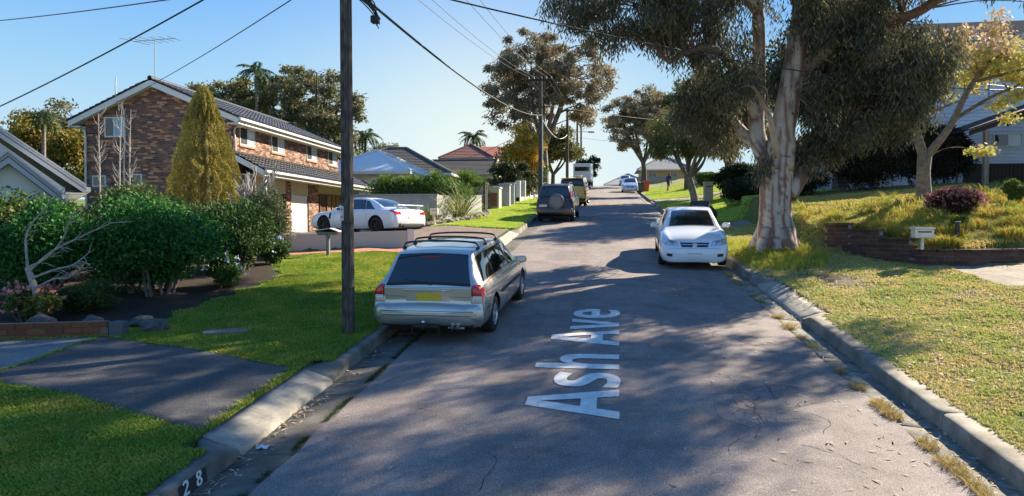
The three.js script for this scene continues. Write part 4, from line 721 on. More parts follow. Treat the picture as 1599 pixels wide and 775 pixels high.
// ---------------------------------------------------------------- hedges and shrubs on the right
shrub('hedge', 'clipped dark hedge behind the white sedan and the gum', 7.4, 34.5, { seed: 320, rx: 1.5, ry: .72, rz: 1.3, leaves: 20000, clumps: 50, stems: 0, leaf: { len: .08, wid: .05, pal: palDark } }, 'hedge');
for (const [x, d, rx, ry, sd, label, lift] of [[7.6, 27.6, 1.5, .8, 330, 'low dark hedge right of the gum trunk', 0], [10.3, 27.8, 1.8, 1.35, 331, 'tall shadowed hedge behind the yellow leaved tree', 0], [12.7, 28.4, 1.5, 1.45, 332, 'tall shadowed hedge left of the carport post', 0], [14.2, 29.2, 1.0, 1.3, 333, 'dark hedge end beside the carport post', 0]]) shrub('hedge', label, x, d, { seed: sd, rx, ry, rz: .8, lift: -.1, leaves: 17000, clumps: 40, stems: 8, leaf: { len: .1, wid: .055, pal: [[.028, .03, .022], [.035, .04, .022], [.045, .035, .03]] } }, 'hedge', 'dark hedges below the weatherboard house');  // leaf tones near black: deep shade put into the colour
shrub('azalea_bush', 'round magenta flowered bush on the mound', 10.1, 20.5, { seed: 340, rx: .8, ry: .42, rz: .7, leaves: 11000, clumps: 30, stems: 8, lift: -.08, leaf: { len: .07, wid: .04, pal: [[.09, .055, .045], [.12, .05, .06], [.06, .06, .03]] }, flowers: { n: 300, s: .05, pal: [[.40, .17, .2], [.5, .25, .28], [.28, .11, .13]] } });
shrub('small_shrub', 'lone bright green shrub at the right edge of the mound', 12.2, 21.5, { seed: 341, rx: .28, ry: .38, rz: .28, leaves: 3600, clumps: 10, stems: 4, leaf: { len: .09, wid: .04, pal: [[.12, .2, .04], [.16, .24, .06]] } });
shrub('small_shrub', 'low clipped tuft beside the wooden garden post', 8.6, 17.3, { seed: 342, rx: .22, ry: .14, rz: .22, lift: .3, leaves: 1600, clumps: 8, stems: 2, leaf: { len: .05, wid: .02, pal: [[.16, .22, .03]] } });
shrub('shrub', 'rough shrub at the foot of the fence beyond the bins', 9.2, 60, { seed: 343, rx: 1.2, ry: .7, rz: 1, leaves: 7000, clumps: 18, stems: 4, leaf: { len: .14, wid: .07, pal: palGreen } });
shrub('shrub', 'dense dark shrub beneath the bottlebrush', 8.2, 41, { seed: 344, rx: 1.5, ry: 1.1, rz: 1.1, leaves: 12000, clumps: 28, stems: 4, leaf: { len: .14, wid: .07, pal: palDark } });
// ---------------------------------------------------------------- building kit
const M = {
  white: mat([.78, .77, .74], .55, { map: rep(T.plaster, .4) }), cream: mat([.72, .63, .48], .7, { map: rep(T.plaster, .4) }), garage: mat([.74, .70, .60], .5), soffit: mat([.7, .68, .63], .8),
  mortar: mat([.22, .18, .16], .95), glassDark: mat([.012, .014, .017], .04, { clearcoat: 1, clearcoatRoughness: .02 }), curtain: mat([.5, .55, .6], .25, { clearcoat: .8, clearcoatRoughness: .05 }), curtainBlue: mat([.2, .33, .45], .25, { clearcoat: .8, clearcoatRoughness: .05 }),
  shutter: mat([.02, .02, .022], .6), timber: mat([.42, .19, .07], .5, { map: rep(T.wood, 1) }), bricks: mat(0xffffff, .9, { vertexColors: true }), sill: mat([.36, .2, .13], .85),
  tileDark: mat([.022, .023, .027], .36, { specularIntensity: .9 }), tileGrey: mat([.10, .095, .09], .9, { specularIntensity: .3 }), render: mat([.36, .37, .39], .9, { map: rep(T.plaster, .5), bumpMap: rep(T.fine, 2), bumpScale: .003 }), renderLight: mat([.52, .52, .5], .9, { map: rep(T.plaster, .5) }),
  metal: mat([.35, .36, .37], .45, { metalness: .7 }), black: mat([.02, .02, .02], .6), darkTimber: mat([.08, .05, .04], .8, { map: rep(T.wood, 1) }), weatherboard: mat([.60, .63, .70], .6), greyTrim: mat([.5, .51, .53], .6), roofMetal: mat([.72, .70, .66], .7),  // weatherboard holds the blue of shade, roofMetal the paleness of sun glare
};
const X = new THREE.Vector3(1, 0, 0), Y = new THREE.Vector3(0, 1, 0), AWAY = new THREE.Vector3(0, 0, -1), NEAR = new THREE.Vector3(0, 0, 1);
function brickField(o, u, v, n, w, h, pal, seed, inside = () => true, bw = .24, bh = .086) {
  const r = rng(seed), P = [], K = [], N = []; const put = (q, c, nn) => { for (const i of [0, 1, 2, 0, 2, 3]) { P.push(q[i].x, q[i].y, q[i].z); K.push(...c); N.push(nn.x, nn.y, nn.z); } };
  const at = (a, b, z) => o.clone().addScaledVector(u, a).addScaledVector(v, b).addScaledVector(n, z);
  for (let j = 0; j * bh < h - .02; j++) for (let i = -1; i * bw < w; i++) {
    let a0 = (i + (j % 2) * .5) * bw, a1 = a0 + bw - .011; a0 = Math.max(0, a0); a1 = Math.min(w, a1); if (a1 - a0 < .05) continue;
    const b0 = j * bh, b1 = b0 + bh - .011; if (!inside((a0 + a1) / 2, (b0 + b1) / 2) || !inside(a0 + .02, b1) || !inside(a1 - .02, b1)) continue;
    const c = pick(pal, r), z = .009 + .004 * r(), e = .004;
    const A = at(a0 + e, b0 + e, z), B = at(a1 - e, b0 + e, z), D = at(a1 - e, b1 - e, z), E = at(a0 + e, b1 - e, z), A2 = at(a0, b0, 0), B2 = at(a1, b0, 0), D2 = at(a1, b1, 0), E2 = at(a0, b1, 0);
    put([A, B, D, E], c, n); put([A2, B2, B, A], c, v.clone().negate()); put([B2, D2, D, B], c, u); put([D2, E2, E, D], c, v); put([E2, A2, A, E], c, u.clone().negate());
  }
  const g = new THREE.BufferGeometry(); g.setAttribute('position', new THREE.Float32BufferAttribute(P, 3)); g.setAttribute('normal', new THREE.Float32BufferAttribute(N, 3)); g.setAttribute('color', new THREE.Float32BufferAttribute(K, 3)); return g;
}
// courses of rolled tiles: o = a corner at the eave, u along the eave, v up the slope (unit vectors)
function tileField(o, u, v, W, S, clip = () => [0, W], tw = .3, th = .33, wave = .028) {
  const n = new THREE.Vector3().crossVectors(u, v).normalize(); if (n.y < 0) n.negate(); const P = [];
  const rows = Math.ceil(S / th); const pt = (a, b, z) => o.clone().addScaledVector(u, a).addScaledVector(v, b).addScaledVector(n, z), push = (...q) => { for (const p of q) P.push(p.x, p.y, p.z); };
  for (let j = 0; j < rows; j++) {
    const b0 = j * th, b1 = Math.min(S, b0 + th + .03), [c0, c1] = clip(Math.min(S, b0 + th * .5)); if (c1 - c0 < .1) continue; const cols = Math.max(1, Math.round((c1 - c0) / tw));
    for (let i = 0; i < cols; i++) { const k = wave > .012 ? 4 : 1; for (let s = 0; s < k; s++) {
      const x0 = lerp(c0, c1, (i + s / k) / cols), x1 = lerp(c0, c1, (i + (s + 1) / k) / cols), f0 = wave * Math.sin((s / k) * 6.283), f1 = wave * Math.sin(((s + 1) / k) * 6.283), lift = .03 + wave * .4;
      const A = pt(x0, b0, lift + f0), B = pt(x1, b0, lift + f1), D = pt(x1, b1, f1 * .8), E = pt(x0, b1, f0 * .8), A2 = pt(x0, b0, -.03), B2 = pt(x1, b0, -.03);
      push(A, B, D, A, D, E, A2, B2, B, A2, B, A);
    } }
  }
  const g = new THREE.BufferGeometry(); g.setAttribute('position', new THREE.Float32BufferAttribute(P, 3)); g.computeVertexNormals(); return g;
}
const holeIn = (holes) => (a, b) => !holes.some(([x0, x1, y0, y1]) => a > x0 && a < x1 && b > y0 && b < y1);
// a window set in a wall: corner o (lower left), u right, n outward
function windowOn(house, o, u, n, w, h, { frame = M.white, panes = [M.glassDark, M.curtain], sill = M.sill, bars = 0, t = .05 } = {}) {
  const at = (a, b, z) => o.clone().addScaledVector(u, a).addScaledVector(Y, b).addScaledVector(n, z);
  const bar = (a0, a1, b0, b1, z0, z1) => { const c = [[a0, b0], [a1, b0], [a1, b1], [a0, b1]].map(([a, b]) => at(a, b, z0)); return prism(c, n.clone().multiplyScalar(z1 - z0)); };
  const fr = [bar(0, w, 0, t, -.02, .034), bar(0, w, h - t, h, -.02, .034), bar(0, t, t, h - t, -.02, .032), bar(w - t, w, t, h - t, -.02, .032)], k = panes.length;
  for (let i = 1; i < k; i++) fr.push(bar(w * i / k - t / 2, w * i / k + t / 2, t, h - t, -.02, .03));
  for (let i = 1; i <= bars; i++) fr.push(bar(t, w - t, h * i / (bars + 1) - .012, h * i / (bars + 1) + .012, .006, .018));
  const f = part(house, 'window', merge(fr), frame);
  panes.forEach((m, i) => part(f, 'pane', bar(w * i / k + t * .5, w * (i + 1) / k - t * .5, t, h - t, .002, .012), m));
  if (sill) part(f, 'sill', bar(-.08, w + .08, -.09, -.003, -.05, .06), sill);
  return f;
}
const dirTo = (a, b) => b.clone().sub(a).normalize();

// ---------------------------------------------------------------- the two-storey brick house
{
  const h = thing('brick_house', 'two-storey brown brick house with dark tiled roof and white bargeboards', 'house');
  const xl = -22.75, xr = -15.8, xm = -19.3, d0 = 27.3, d1 = 39.3, yb = 2.15, ye = 7.42, yr = 9.02;
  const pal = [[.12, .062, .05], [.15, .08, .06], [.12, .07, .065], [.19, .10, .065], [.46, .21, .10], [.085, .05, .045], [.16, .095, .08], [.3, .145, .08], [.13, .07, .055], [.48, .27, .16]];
  const palSunlit = [...pal, [.36, .24, .17], [.32, .2, .15], [.28, .18, .13], [.24, .15, .11]];  // same bricks with paler tones mixed in, as sunlight shows them
  // core walls
  const gable = [V(xl, yb, d0), V(xr, yb, d0), V(xr, ye, d0), V(xm, yr - .1, d0), V(xl, ye, d0)];
  part(h, 'wall', merge([prism(gable, AWAY.clone().multiplyScalar(.2)), prism(gable.map((v) => v.clone().setZ(-d1 + .2)), AWAY.clone().multiplyScalar(.2)), bx(xr - .2, xr, yb, ye, d0 + .2, d1 - .2), bx(xl, xl + .2, yb, ye, d0 + .2, d1 - .2)]), M.mortar);
  const gw = [[xl + .94, xl + 1.88, 4.5, 5.38], [xl + 2.24, xl + 2.7, 2.3, 2.85], [xl + .3, xl + .95, 2.3, 2.8]].map(([a, b, c, e]) => [a - xl, b - xl, c, e]);
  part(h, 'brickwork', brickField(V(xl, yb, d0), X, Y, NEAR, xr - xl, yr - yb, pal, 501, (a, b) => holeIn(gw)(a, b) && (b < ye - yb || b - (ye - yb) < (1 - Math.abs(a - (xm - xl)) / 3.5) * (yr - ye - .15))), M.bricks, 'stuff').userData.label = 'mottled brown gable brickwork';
  windowOn(h, V(xl + .94, yb + 4.5, d0), X, NEAR, .94, .88, { panes: [M.glassDark, M.curtainBlue], sill: null });
  windowOn(h, V(xl + 2.24, yb + 2.3, d0), X, NEAR, .46, .55, { panes: [M.glassDark], sill: null }); windowOn(h, V(xl + .3, yb + 2.3, d0), X, NEAR, .65, .5, { panes: [M.glassDark], sill: null });
  // street front, upper floor
  const wins = [[27.95, 29.25], [30.85, 32.15], [34.8, 36.1], [37.75, 39.05]], uh = wins.map(([a, b]) => [a - d0, b - d0, .80, 1.86]);
  part(h, 'brickwork', brickField(V(xr, 5.5, d0), AWAY, Y, X, d1 - d0, ye - 5.5, palSunlit, 502, holeIn(uh)), M.bricks, 'stuff').userData.label = 'mottled brick of the street front, paler tones added for sunlight';
  for (const [a, b] of wins) { const w = windowOn(h, V(xr, 6.32, a), AWAY, X, b - a, 1.02, { panes: [M.shutter, M.curtain], t: .04 }); }
  // ground floor front, set forward
  const xf = -15.15;
  const piers = [[27.35, 28.0], [31.05, 31.6], [33.6, 34.85], [38.5, 39.3]];
  part(h, 'front_wall', merge([bx(xr + .02, xf - .25, yb, 4.98, d0 + .01, 41.2)]), M.mortar);
  for (const [a, b] of piers) { const p = part(h, 'pier', bx(xf - .24, xf - .012, yb, 4.97, a, b), M.mortar); part(p, 'brickwork', merge([brickField(V(xf - .012, yb, a), AWAY, Y, X, b - a, 4.97 - yb, palSunlit, 503 + a, undefined), brickField(V(xf - .24, yb, a), X, Y, NEAR, .228, 4.97 - yb, pal, 523 + a, undefined)]), M.bricks, 'stuff'); }  // street face takes the sunlit brick tones, near face the plain ones
  part(h, 'bulkhead', bx(xf - .2, xf - .03, 4.26, 4.97, 28.0, 31.05), M.cream); part(h, 'bulkhead', bx(xf - .2, xf - .03, 4.26, 4.97, 31.6, 33.6), M.cream);
  part(h, 'garage_shade_panel', bx(xf - .24, xf - .12, yb, 4.26, 28.02, 31.03), M.black);  // black slab stands in for the shade inside the open garage
  const gd = part(h, 'garage_door', bx(xf - .18, xf - .08, yb, 4.255, 31.62, 33.58), M.garage); for (let i = 0; i < 4; i++) part(gd, 'panel', bx(xf - .08, xf - .06, yb + .08 + i * .52, yb + .54 + i * .52, 31.68, 33.52), M.garage);
  part(h, 'bulkhead', bx(xf - .22, xf - .16, 4.5, 4.97, 34.85, 38.5), M.cream);
  const en = part(h, 'entry_screen', merge([34.9, 35.3, 36.25, 36.95, 37.6, 38.35].map((a) => bx(xf - .2, xf - .1, yb + .55, 4.5, a, a + .1)).concat([bx(xf - .2, xf - .11, 4.42, 4.5, 34.9, 38.45), bx(xf - .2, xf - .11, yb + .55, yb + .65, 34.9, 38.45)])), M.timber);
  part(en, 'door', bx(xf - .21, xf - .16, yb + .65, 4.42, 35.4, 36.24), mat([.05, .03, .02], .5));
  for (const [a, b] of [[36.36, 36.94], [37.06, 37.59], [37.71, 38.34]]) { part(en, 'pane', bx(xf - .21, xf - .17, yb + .65, 4.42, a, b), mat([.42, .26, .13], .3)); part(en, 'glazing_bars', merge([1, 2, 3, 4].map((i) => bx(xf - .168, xf - .14, yb + .65 + i * .34, yb + .69 + i * .34, a, b)).concat(bx(xf - .165, xf - .142, yb + .65, 4.42, (a + b) / 2 - .02, (a + b) / 2 + .02))), M.timber); }
  for (let i = 0; i < 3; i++) part(h, 'step', bx(xf - .1, xf + .25 + (2 - i) * .3, yb, yb + .2 + i * .17, 34.95 + i * .02, 38.4 - i * .02), M.sill);
  part(h, 'front_wall', bx(xf - .25, xf - .05, yb, 4.98, 39.3, 41.2), M.cream); part(h, 'post', bx(-14.35, -14.23, yb, 4.95, 27.25, 27.37), M.white); part(h, 'post', bx(-14.35, -14.23, yb, 4.95, 40.9, 41.02), M.white);
  // upper roof
  const xe = -15.28, xw = -23.27, ye2 = 7.34, g0 = 26.92, g1 = 39.65, up1 = dirTo(V(xe, ye2, 0), V(xm, yr + .02, 0)), up2 = dirTo(V(xw, ye2, 0), V(xm, yr + .02, 0)), s1 = V(xe, ye2, 0).distanceTo(V(xm, yr + .02, 0)), s2 = V(xw, ye2, 0).distanceTo(V(xm, yr + .02, 0));
  const rf = part(h, 'roof', merge([prism([V(xe, ye2 - .02, g0 + .02), V(xm, yr, g0 + .02), V(xm, yr - .12, g0 + .02), V(xe, ye2 - .14, g0 + .02)], AWAY.clone().multiplyScalar(g1 - g0)), prism([V(xw, ye2 - .02, g0 + .02), V(xw, ye2 - .14, g0 + .02), V(xm, yr - .12, g0 + .02), V(xm, yr, g0 + .02)], AWAY.clone().multiplyScalar(g1 - g0))]), M.soffit);
  part(rf, 'roof_tiles', tileField(V(xe + .05, ye2 + .03, g0 - .05), AWAY, up1, g1 - g0 + .1, s1 + .04), M.tileDark, 'stuff'); part(rf, 'roof_tiles', tileField(V(xw - .05, ye2 + .03, g0 - .05), AWAY, up2, g1 - g0 + .1, s2 + .04), M.tileDark, 'stuff');
  part(rf, 'ridge_tiles', tube([V(xm, yr + .09, g0 - .06), V(xm, yr + .09, (g0 + g1) / 2), V(xm, yr + .09, g1)], [.11, .11, .11], 8), M.tileDark);
  for (const [xx, sgn] of [[xe, 1], [xw, -1]]) { const e = V(xx, ye2 - .01, g0), a = V(xm, yr + .015, g0); part(h, 'bargeboard', prism([e, a, a.clone().setY(a.y - .27), e.clone().setY(e.y - .24)], AWAY.clone().multiplyScalar(-.035)), M.white); const rake = dirTo(e, a); part(rf, 'verge_tiles', merge(Array.from({ length: 13 }, (_, i) => { const p0 = e.clone().addScaledVector(rake, i * .3), p1 = e.clone().addScaledVector(rake, Math.min(i * .3 + .31, e.distanceTo(a))); return tube([p0.clone().add(new THREE.Vector3(0, .07, .03)), p1.clone().add(new THREE.Vector3(0, .045, .03))], [.055, .045], 6); })), M.tileDark); }
  part(h, 'fascia', bx(xe + .002, xe + .03, ye2 - .27, ye2 - .01, g0, g1), M.white); part(h, 'gutter', rbx(xe + .032, xe + .15, ye2 - .12, ye2 - .01, g0 - .02, g1), M.white); part(h, 'soffit', bx(xr + .01, xe, ye2 - .26, ye2 - .22, g0 + .02, g1), M.soffit); part(h, 'soffit', bx(xw, xl - .01, ye2 - .26, ye2 - .22, g0 + .02, g1), M.soffit); part(h, 'fascia', bx(xw - .03, xw - .002, ye2 - .27, ye2 - .01, g0, g1), M.white);
  // lower roof over the garages
  const la = V(xr + .02, 5.98, 0), lb = V(-14.12, 5.12, 0), up = dirTo(lb, la), S = la.distanceTo(lb), e0 = 26.9, e1 = 41.4;
  const lr = part(h, 'lower_roof', prism([V(xr + .02, 5.90, e0), V(-14.12, 5.04, e0), V(-14.12, 4.94, e0), V(xr + .02, 5.80, e0)], AWAY.clone().multiplyScalar(e1 - e0)), M.soffit);
  part(lr, 'roof_tiles', tileField(V(-14.06, 5.1, e0 - .03), AWAY, up, e1 - e0 + .06, S), M.tileDark, 'stuff');
  part(h, 'fascia', bx(-14.118, -14.085, 4.84, 5.07, e0, e1), M.white); part(h, 'gutter', rbx(-14.083, -13.96, 4.97, 5.08, e0 - .01, e1), M.white); part(h, 'bargeboard', prism([V(-14.12, 5.09, e0), V(xr + .02, 5.95, e0), V(xr + .02, 5.69, e0), V(-14.12, 4.84, e0)], NEAR.clone().multiplyScalar(.035)), M.white); part(h, 'soffit', bx(xf, -14.13, 4.9, 4.93, e0 + .02, e1), M.cream);
  // pipes
  part(h, 'downpipe', tube([V(xe + .08, 7.2, 27.45), V(xe - .1, 7.05, 27.45), V(xr + .08, 6.95, 27.45), V(xr + .08, 6.4, 27.45), V(xr + .08, 5.98, 27.45)], [.045, .045, .045, .045, .045], 8), M.white);
  part(h, 'downpipe', tube([V(xw + .05, 7.1, 27.2), V(xl - .02, 7.0, 27.2), V(xl + .04, 6.9, 27.2), V(xl + .04, 5, 27.2), V(xl + .04, 2.3, 27.2)], [.045, .045, .045, .045, .045], 8), M.white);
  part(h, 'vent_pipe', tube([V(-20.85, 2.3, 27.22), V(-20.85, 5, 27.22), V(-20.85, 8.0, 27.22), V(-20.9, 8.35, 26.88), V(-20.9, 9.2, 26.88)], [.035, .035, .035, .03, .02], 7), M.greyTrim);
}
// TV antenna on the ridge
{
  const a = thing('tv_antenna', 'thin tall television antenna standing on the brick house ridge', 'antenna'), x = -19.3, d = 27.25;
  part(a, 'mast', cyl(x, d, 9.0, 11.0, .022, .016, 6), M.metal); part(a, 'boom', tube([V(x - .75, 10.72, d - .3), V(x + .75, 10.98, d + .35)], [.014, .014], 5), M.metal);
  for (let i = 0; i < 6; i++) { const t = i / 5, cx = lerp(x - .72, x + .7, t), cy = lerp(10.72, 10.97, t), cd = lerp(d - .28, d + .32, t), l = lerp(.8, .35, t); part(a, 'element', tube([V(cx - l * .55, cy + .06, cd - l * .5), V(cx + l * .55, cy - .06, cd + l * .5)], [.011, .011], 4), M.metal); }
}
// ---------------------------------------------------------------- grey gabled house at the left edge, set square to the bend in its drive
{
  const h = thing('gabled_house', 'low grey gabled house half hidden by shrubs at the left edge', 'house'), u = new THREE.Vector3(.731, 0, -.682), n = new THREE.Vector3(.682, 0, .731);
  const grey = mat([.42, .43, .45], .6), cap = mat([.10, .10, .11], .5);
  const gable = (E, half, rise, base, deep, wallMat, over) => {
    const P = (s, y, back) => E.clone().addScaledVector(u, -s).addScaledVector(n, -back).setY(y), ye = E.y, ya = E.y + rise, back = n.clone().multiplyScalar(-deep);
    part(h, 'wall', prism([P(over, base, over), P(over, ye - .05, over), P(half, ya - .25, over), P(half * 2 - over, ye - .05, over), P(half * 2 - over, base, over)], n.clone().multiplyScalar(-.2)), wallMat);
    part(h, 'wall', prism([P(over, base, over + .2), P(over, ye, over + .2), P(over, ye, deep), P(over, base, deep)], u.clone().multiplyScalar(-.2)), wallMat);
    for (const [s0, s1] of [[0, half], [half * 2, half]]) {
      part(h, 'roof', prism([P(s0, ye, .05), P(s1, ya, .05), P(s1, ya - .1, .05), P(s0, ye - .1, .05)], back), grey);
      part(h, 'bargeboard', prism([P(s0, ye - .01, .04), P(s1, ya - .01, .04), P(s1, ya - .24, .04), P(s0, ye - .21, .04)], n.clone().multiplyScalar(.045)), grey);
      part(h, 'barge_gap', prism([P(s0, ye - .075, .0), P(s1, ya - .075, .0), P(s1, ya - .105, .0), P(s0, ye - .105, .0)], n.clone().multiplyScalar(.012)), cap);
      part(h, 'barge_capping', prism([P(s0, ye + .05, .06), P(s1, ya + .05, .06), P(s1, ya + .004, .06), P(s0, ye + .004, .06)], n.clone().multiplyScalar(.12)), M.greyTrim);
    }
    part(h, 'soffit', prism([P(0, ye - .2, .04), P(over, ye - .2, .04), P(over, ye - .2, deep), P(0, ye - .2, deep)], new THREE.Vector3(0, .03, 0)), M.white); part(h, 'gutter', prism([P(-.1, ye - .14, .02), P(.02, ye - .14, .02), P(.02, ye - .02, .02), P(-.1, ye - .02, .02)], back), M.white);
  };
  gable(V(-13.35, 3.74, 16), 3.1, 2.38, 1.3, 9, M.weatherboard, .45); gable(V(-11.85, 3.40, 13.5), .95, .88, 1.3, 3.0, M.white, .2);
}
// ---------------------------------------------------------------- generic hip-roofed house
function hipHouse(name, label, o) {
  const h = thing(name, label, 'house'), { x0, x1, d0, d1, yb, ye, yr, over = .5 } = o;
  part(h, 'wall', bx(x0, x1, yb, ye, d0, d1), o.wall);
  const a = x0 - over, b = x1 + over, c = d0 - over, e = d1 + over, along = (b - a) > (e - c), half = (along ? e - c : b - a) / 2, inset = o.gable ? .02 : half * (o.inset ?? 1);
  const R0 = along ? V(a + inset, yr, (c + e) / 2) : V((a + b) / 2, yr, c + inset), R1 = along ? V(b - inset, yr, (c + e) / 2) : V((a + b) / 2, yr, e - inset);
  const A = V(a, ye, c), B = V(b, ye, c), Cc = V(b, ye, e), D = V(a, ye, e);
  const q = along ? [[A, B, R1, R0], [B, Cc, R1], [Cc, D, R0, R1], [D, A, R0]] : [[A, B, R0], [B, Cc, R1, R0], [Cc, D, R1], [D, A, R0, R1]];
  const under = [[A, D, Cc, B]]; const rf = part(h, 'roof', quadGeo([...q, ...under]), o.roofBase ?? o.roof);
  if (o.courses) for (const f of (along ? [0, 1] : [0, 1])) { // tile courses on the two planes that face the street and the camera
    const F = q[f], bot = [F[0], F[1]], topL = F.length === 4 ? F[3] : F[2], topR = F[2], u = dirTo(bot[0], bot[1]), W = bot[0].distanceTo(bot[1]); let v = topL.clone().sub(bot[0]); const along0 = v.dot(u); v.addScaledVector(u, -along0); const S = v.length(); v.normalize(); const along1 = topR.clone().sub(bot[0]).dot(u);
    part(rf, 'roof_tiles', tileField(bot[0].clone().add(new THREE.Vector3(0, .01, 0)), u, v, W, S, (s) => [along0 * s / S, lerp(W, along1, s / S)], .45, o.courses, .004), o.roof, 'stuff');
  }
  const caps = (along ? [[A, R0], [B, R1], [R0, R1]] : [[A, R0], [B, R0], [R0, R1], [Cc, R1]]).map(([p, s]) => tube([p.clone().setY(p.y + .05), s.clone().setY(s.y + .05)], [.1, .1], 6)); part(rf, 'ridge_capping', merge(caps), o.cap ?? o.roof);
  part(h, 'fascia', merge([bx(a, b, ye - .2, ye - .004, c - .03, c), bx(b, b + .03, ye - .2, ye - .004, c, e)]), o.trim ?? M.white);
  for (const w of o.windows ?? []) { const right = w[4]; right ? windowOn(h, V(x1, w[2], w[0]), AWAY, X, w[1] - w[0], w[3] - w[2], { sill: null, panes: w[5] ?? [M.glassDark, M.glassDark] }) : windowOn(h, V(w[0], w[2], d0), X, NEAR, w[1] - w[0], w[3] - w[2], { sill: null, panes: w[5] ?? [M.glassDark, M.glassDark] }); }
  return h;
}
const h2 = hipHouse('white_house', 'white rendered cottage with metal roof tinted pale for sun glare next to the brick house', { x0: -18.4, x1: -12.7, d0: 43, d1: 51, yb: 2, ye: 6.3, yr: 8.0, wall: M.white, roof: M.roofMetal, windows: [[43.6, 45.6, 4.4, 5.9, true, [M.curtain, M.curtain, M.curtain]], [-14.4, -13.3, 3.2, 4.0, false]] });
part(h2, 'awning', prism([V(-12.68, 5.9, 46.4), V(-12.0, 5.2, 46.4), V(-12.0, 5.14, 46.4), V(-12.68, 5.84, 46.4)], AWAY.clone().multiplyScalar(2)), M.white);
part(h2, 'balustrade', merge([bx(-12.6, -11.5, 3.95, 4.1, 43.0, 43.1), bx(-12.6, -11.5, 2.6, 2.9, 43.0, 43.1), ...[0, 1, 2].map((i) => bx(-12.6 + i * .5, -12.5 + i * .5, 2.9, 3.95, 43.0, 43.1))]), M.white);
hipHouse('tiled_house', 'cream house under a big grey hipped tile roof', { x0: -23, x1: -12.3, d0: 53, d1: 62, yb: 2, ye: 6.95, yr: 9.55, over: .6, wall: M.cream, roof: M.tileGrey, courses: .36, trim: M.greyTrim, cap: mat([.17, .16, .15], .7), windows: [[-14.6, -13.2, 5.2, 6.4, false, [M.curtain, M.curtain]]] });
{
  const h = hipHouse('tiled_house', 'smaller grey tiled house with a white gable toward the street', { x0: -16, x1: -10.2, d0: 62.5, d1: 68, yb: 2, ye: 7.75, yr: 9.2, over: .4, gable: true, wall: M.cream, roof: M.tileGrey, courses: .36, cap: mat([.17, .16, .15], .7) });
  part(h, 'bargeboard', merge([prism([V(-9.78, 7.75, 62.1), V(-9.78, 9.25, 65.25), V(-9.78, 9.05, 65.25), V(-9.78, 7.55, 62.1)], X.clone().multiplyScalar(.05)), prism([V(-9.78, 7.75, 68.4), V(-9.78, 7.55, 68.4), V(-9.78, 9.05, 65.25), V(-9.78, 9.25, 65.25)], X.clone().multiplyScalar(.05))]), M.white);
}
const roofRedSunlit = mat([.36, .12, .075], .75), palOrange = mat([.42, .19, .10], .85), roofBrownShaded = mat([.23, .105, .075], .85);  // one roof: its shade coloured brown, its sunlit slope red
{
  const h = hipHouse('brown_house', 'orange brick two-storey house with hipped roof coloured sunlit red and shaded brown', { x0: -16.6, x1: -11.6, d0: 71, d1: 77, yb: 3, ye: 10.0, yr: 11.75, over: .5, inset: .98, wall: palOrange, roof: roofBrownShaded, courses: .4, trim: mat([.3, .2, .15], .7), windows: [[-13.9, -12.3, 8.9, 9.7, false, [M.curtainBlue]]] });
  part(h, 'wing', bx(-11.6, -8.9, 3, 10.4, 72.5, 77), palOrange);
  const e = V(-8.6, 10.35, 72.1), rr = quadGeo([[V(-14, 10.35, 72.1), V(-8.6, 10.35, 72.1), V(-8.6, 11.65, 74.8), V(-14, 11.65, 74.8)], [V(-14, 11.65, 74.8), V(-8.6, 11.65, 74.8), V(-8.6, 10.35, 77.4), V(-14, 10.35, 77.4)], [V(-8.9, 10.4, 72.5), V(-8.9, 10.4, 77), V(-8.9, 11.55, 74.8)]]);
  part(h, 'wing_roof', rr, roofRedSunlit); part(h, 'fascia', bx(-12, -8.58, 10.18, 10.34, 72.02, 72.08), mat([.3, .16, .12], .6)); part(h, 'post', bx(-9.3, -9.1, 3.8, 8, 71.6, 71.8), palOrange);
}
// ---------------------------------------------------------------- garden walls on the left
// low rendered wall along the brown drive
{
  const w = thing('garden_wall', 'low pale rendered wall between lawn and brown driveway', 'wall');
  part(w, 'panel', prism([V(-9.7, 1.6, 17.83), V(-5.6, 1.75, 19.32), V(-5.6, 2.56, 19.32), V(-9.7, 2.42, 17.83)], new THREE.Vector3(-.06, 0, -.16)), M.renderLight); part(w, 'end_pier', prism([V(-5.62, 1.85, 19.28), V(-5.44, 1.85, 19.34), V(-5.44, 2.6, 19.34), V(-5.62, 2.6, 19.28)], new THREE.Vector3(-.07, 0, -.2)), M.white);
}
// grey retaining wall with the hedge behind
{
  const w = thing('retaining_wall', 'tall grey rendered retaining wall under the yuccas', 'wall');
  const top = 4.12; part(w, 'panel', bx(-11.4, -7.4, 2.2, top, 30.2, 30.4), M.render); part(w, 'panel', prism([V(-7.4, 2.2, 30.2), V(-6.0, 2.4, 34.2), V(-6.0, 4.3, 34.2), V(-7.4, top, 30.2)], new THREE.Vector3(-.19, 0, -.06)), M.renderLight); part(w, 'coping', bx(-11.45, -7.36, top + .002, top + .06, 30.14, 30.46), M.render);
  part(w, 'backfill', bx(-11.4, -7.6, 2.2, 3.6, 30.41, 36), mat([.08, .06, .04], 1));
}
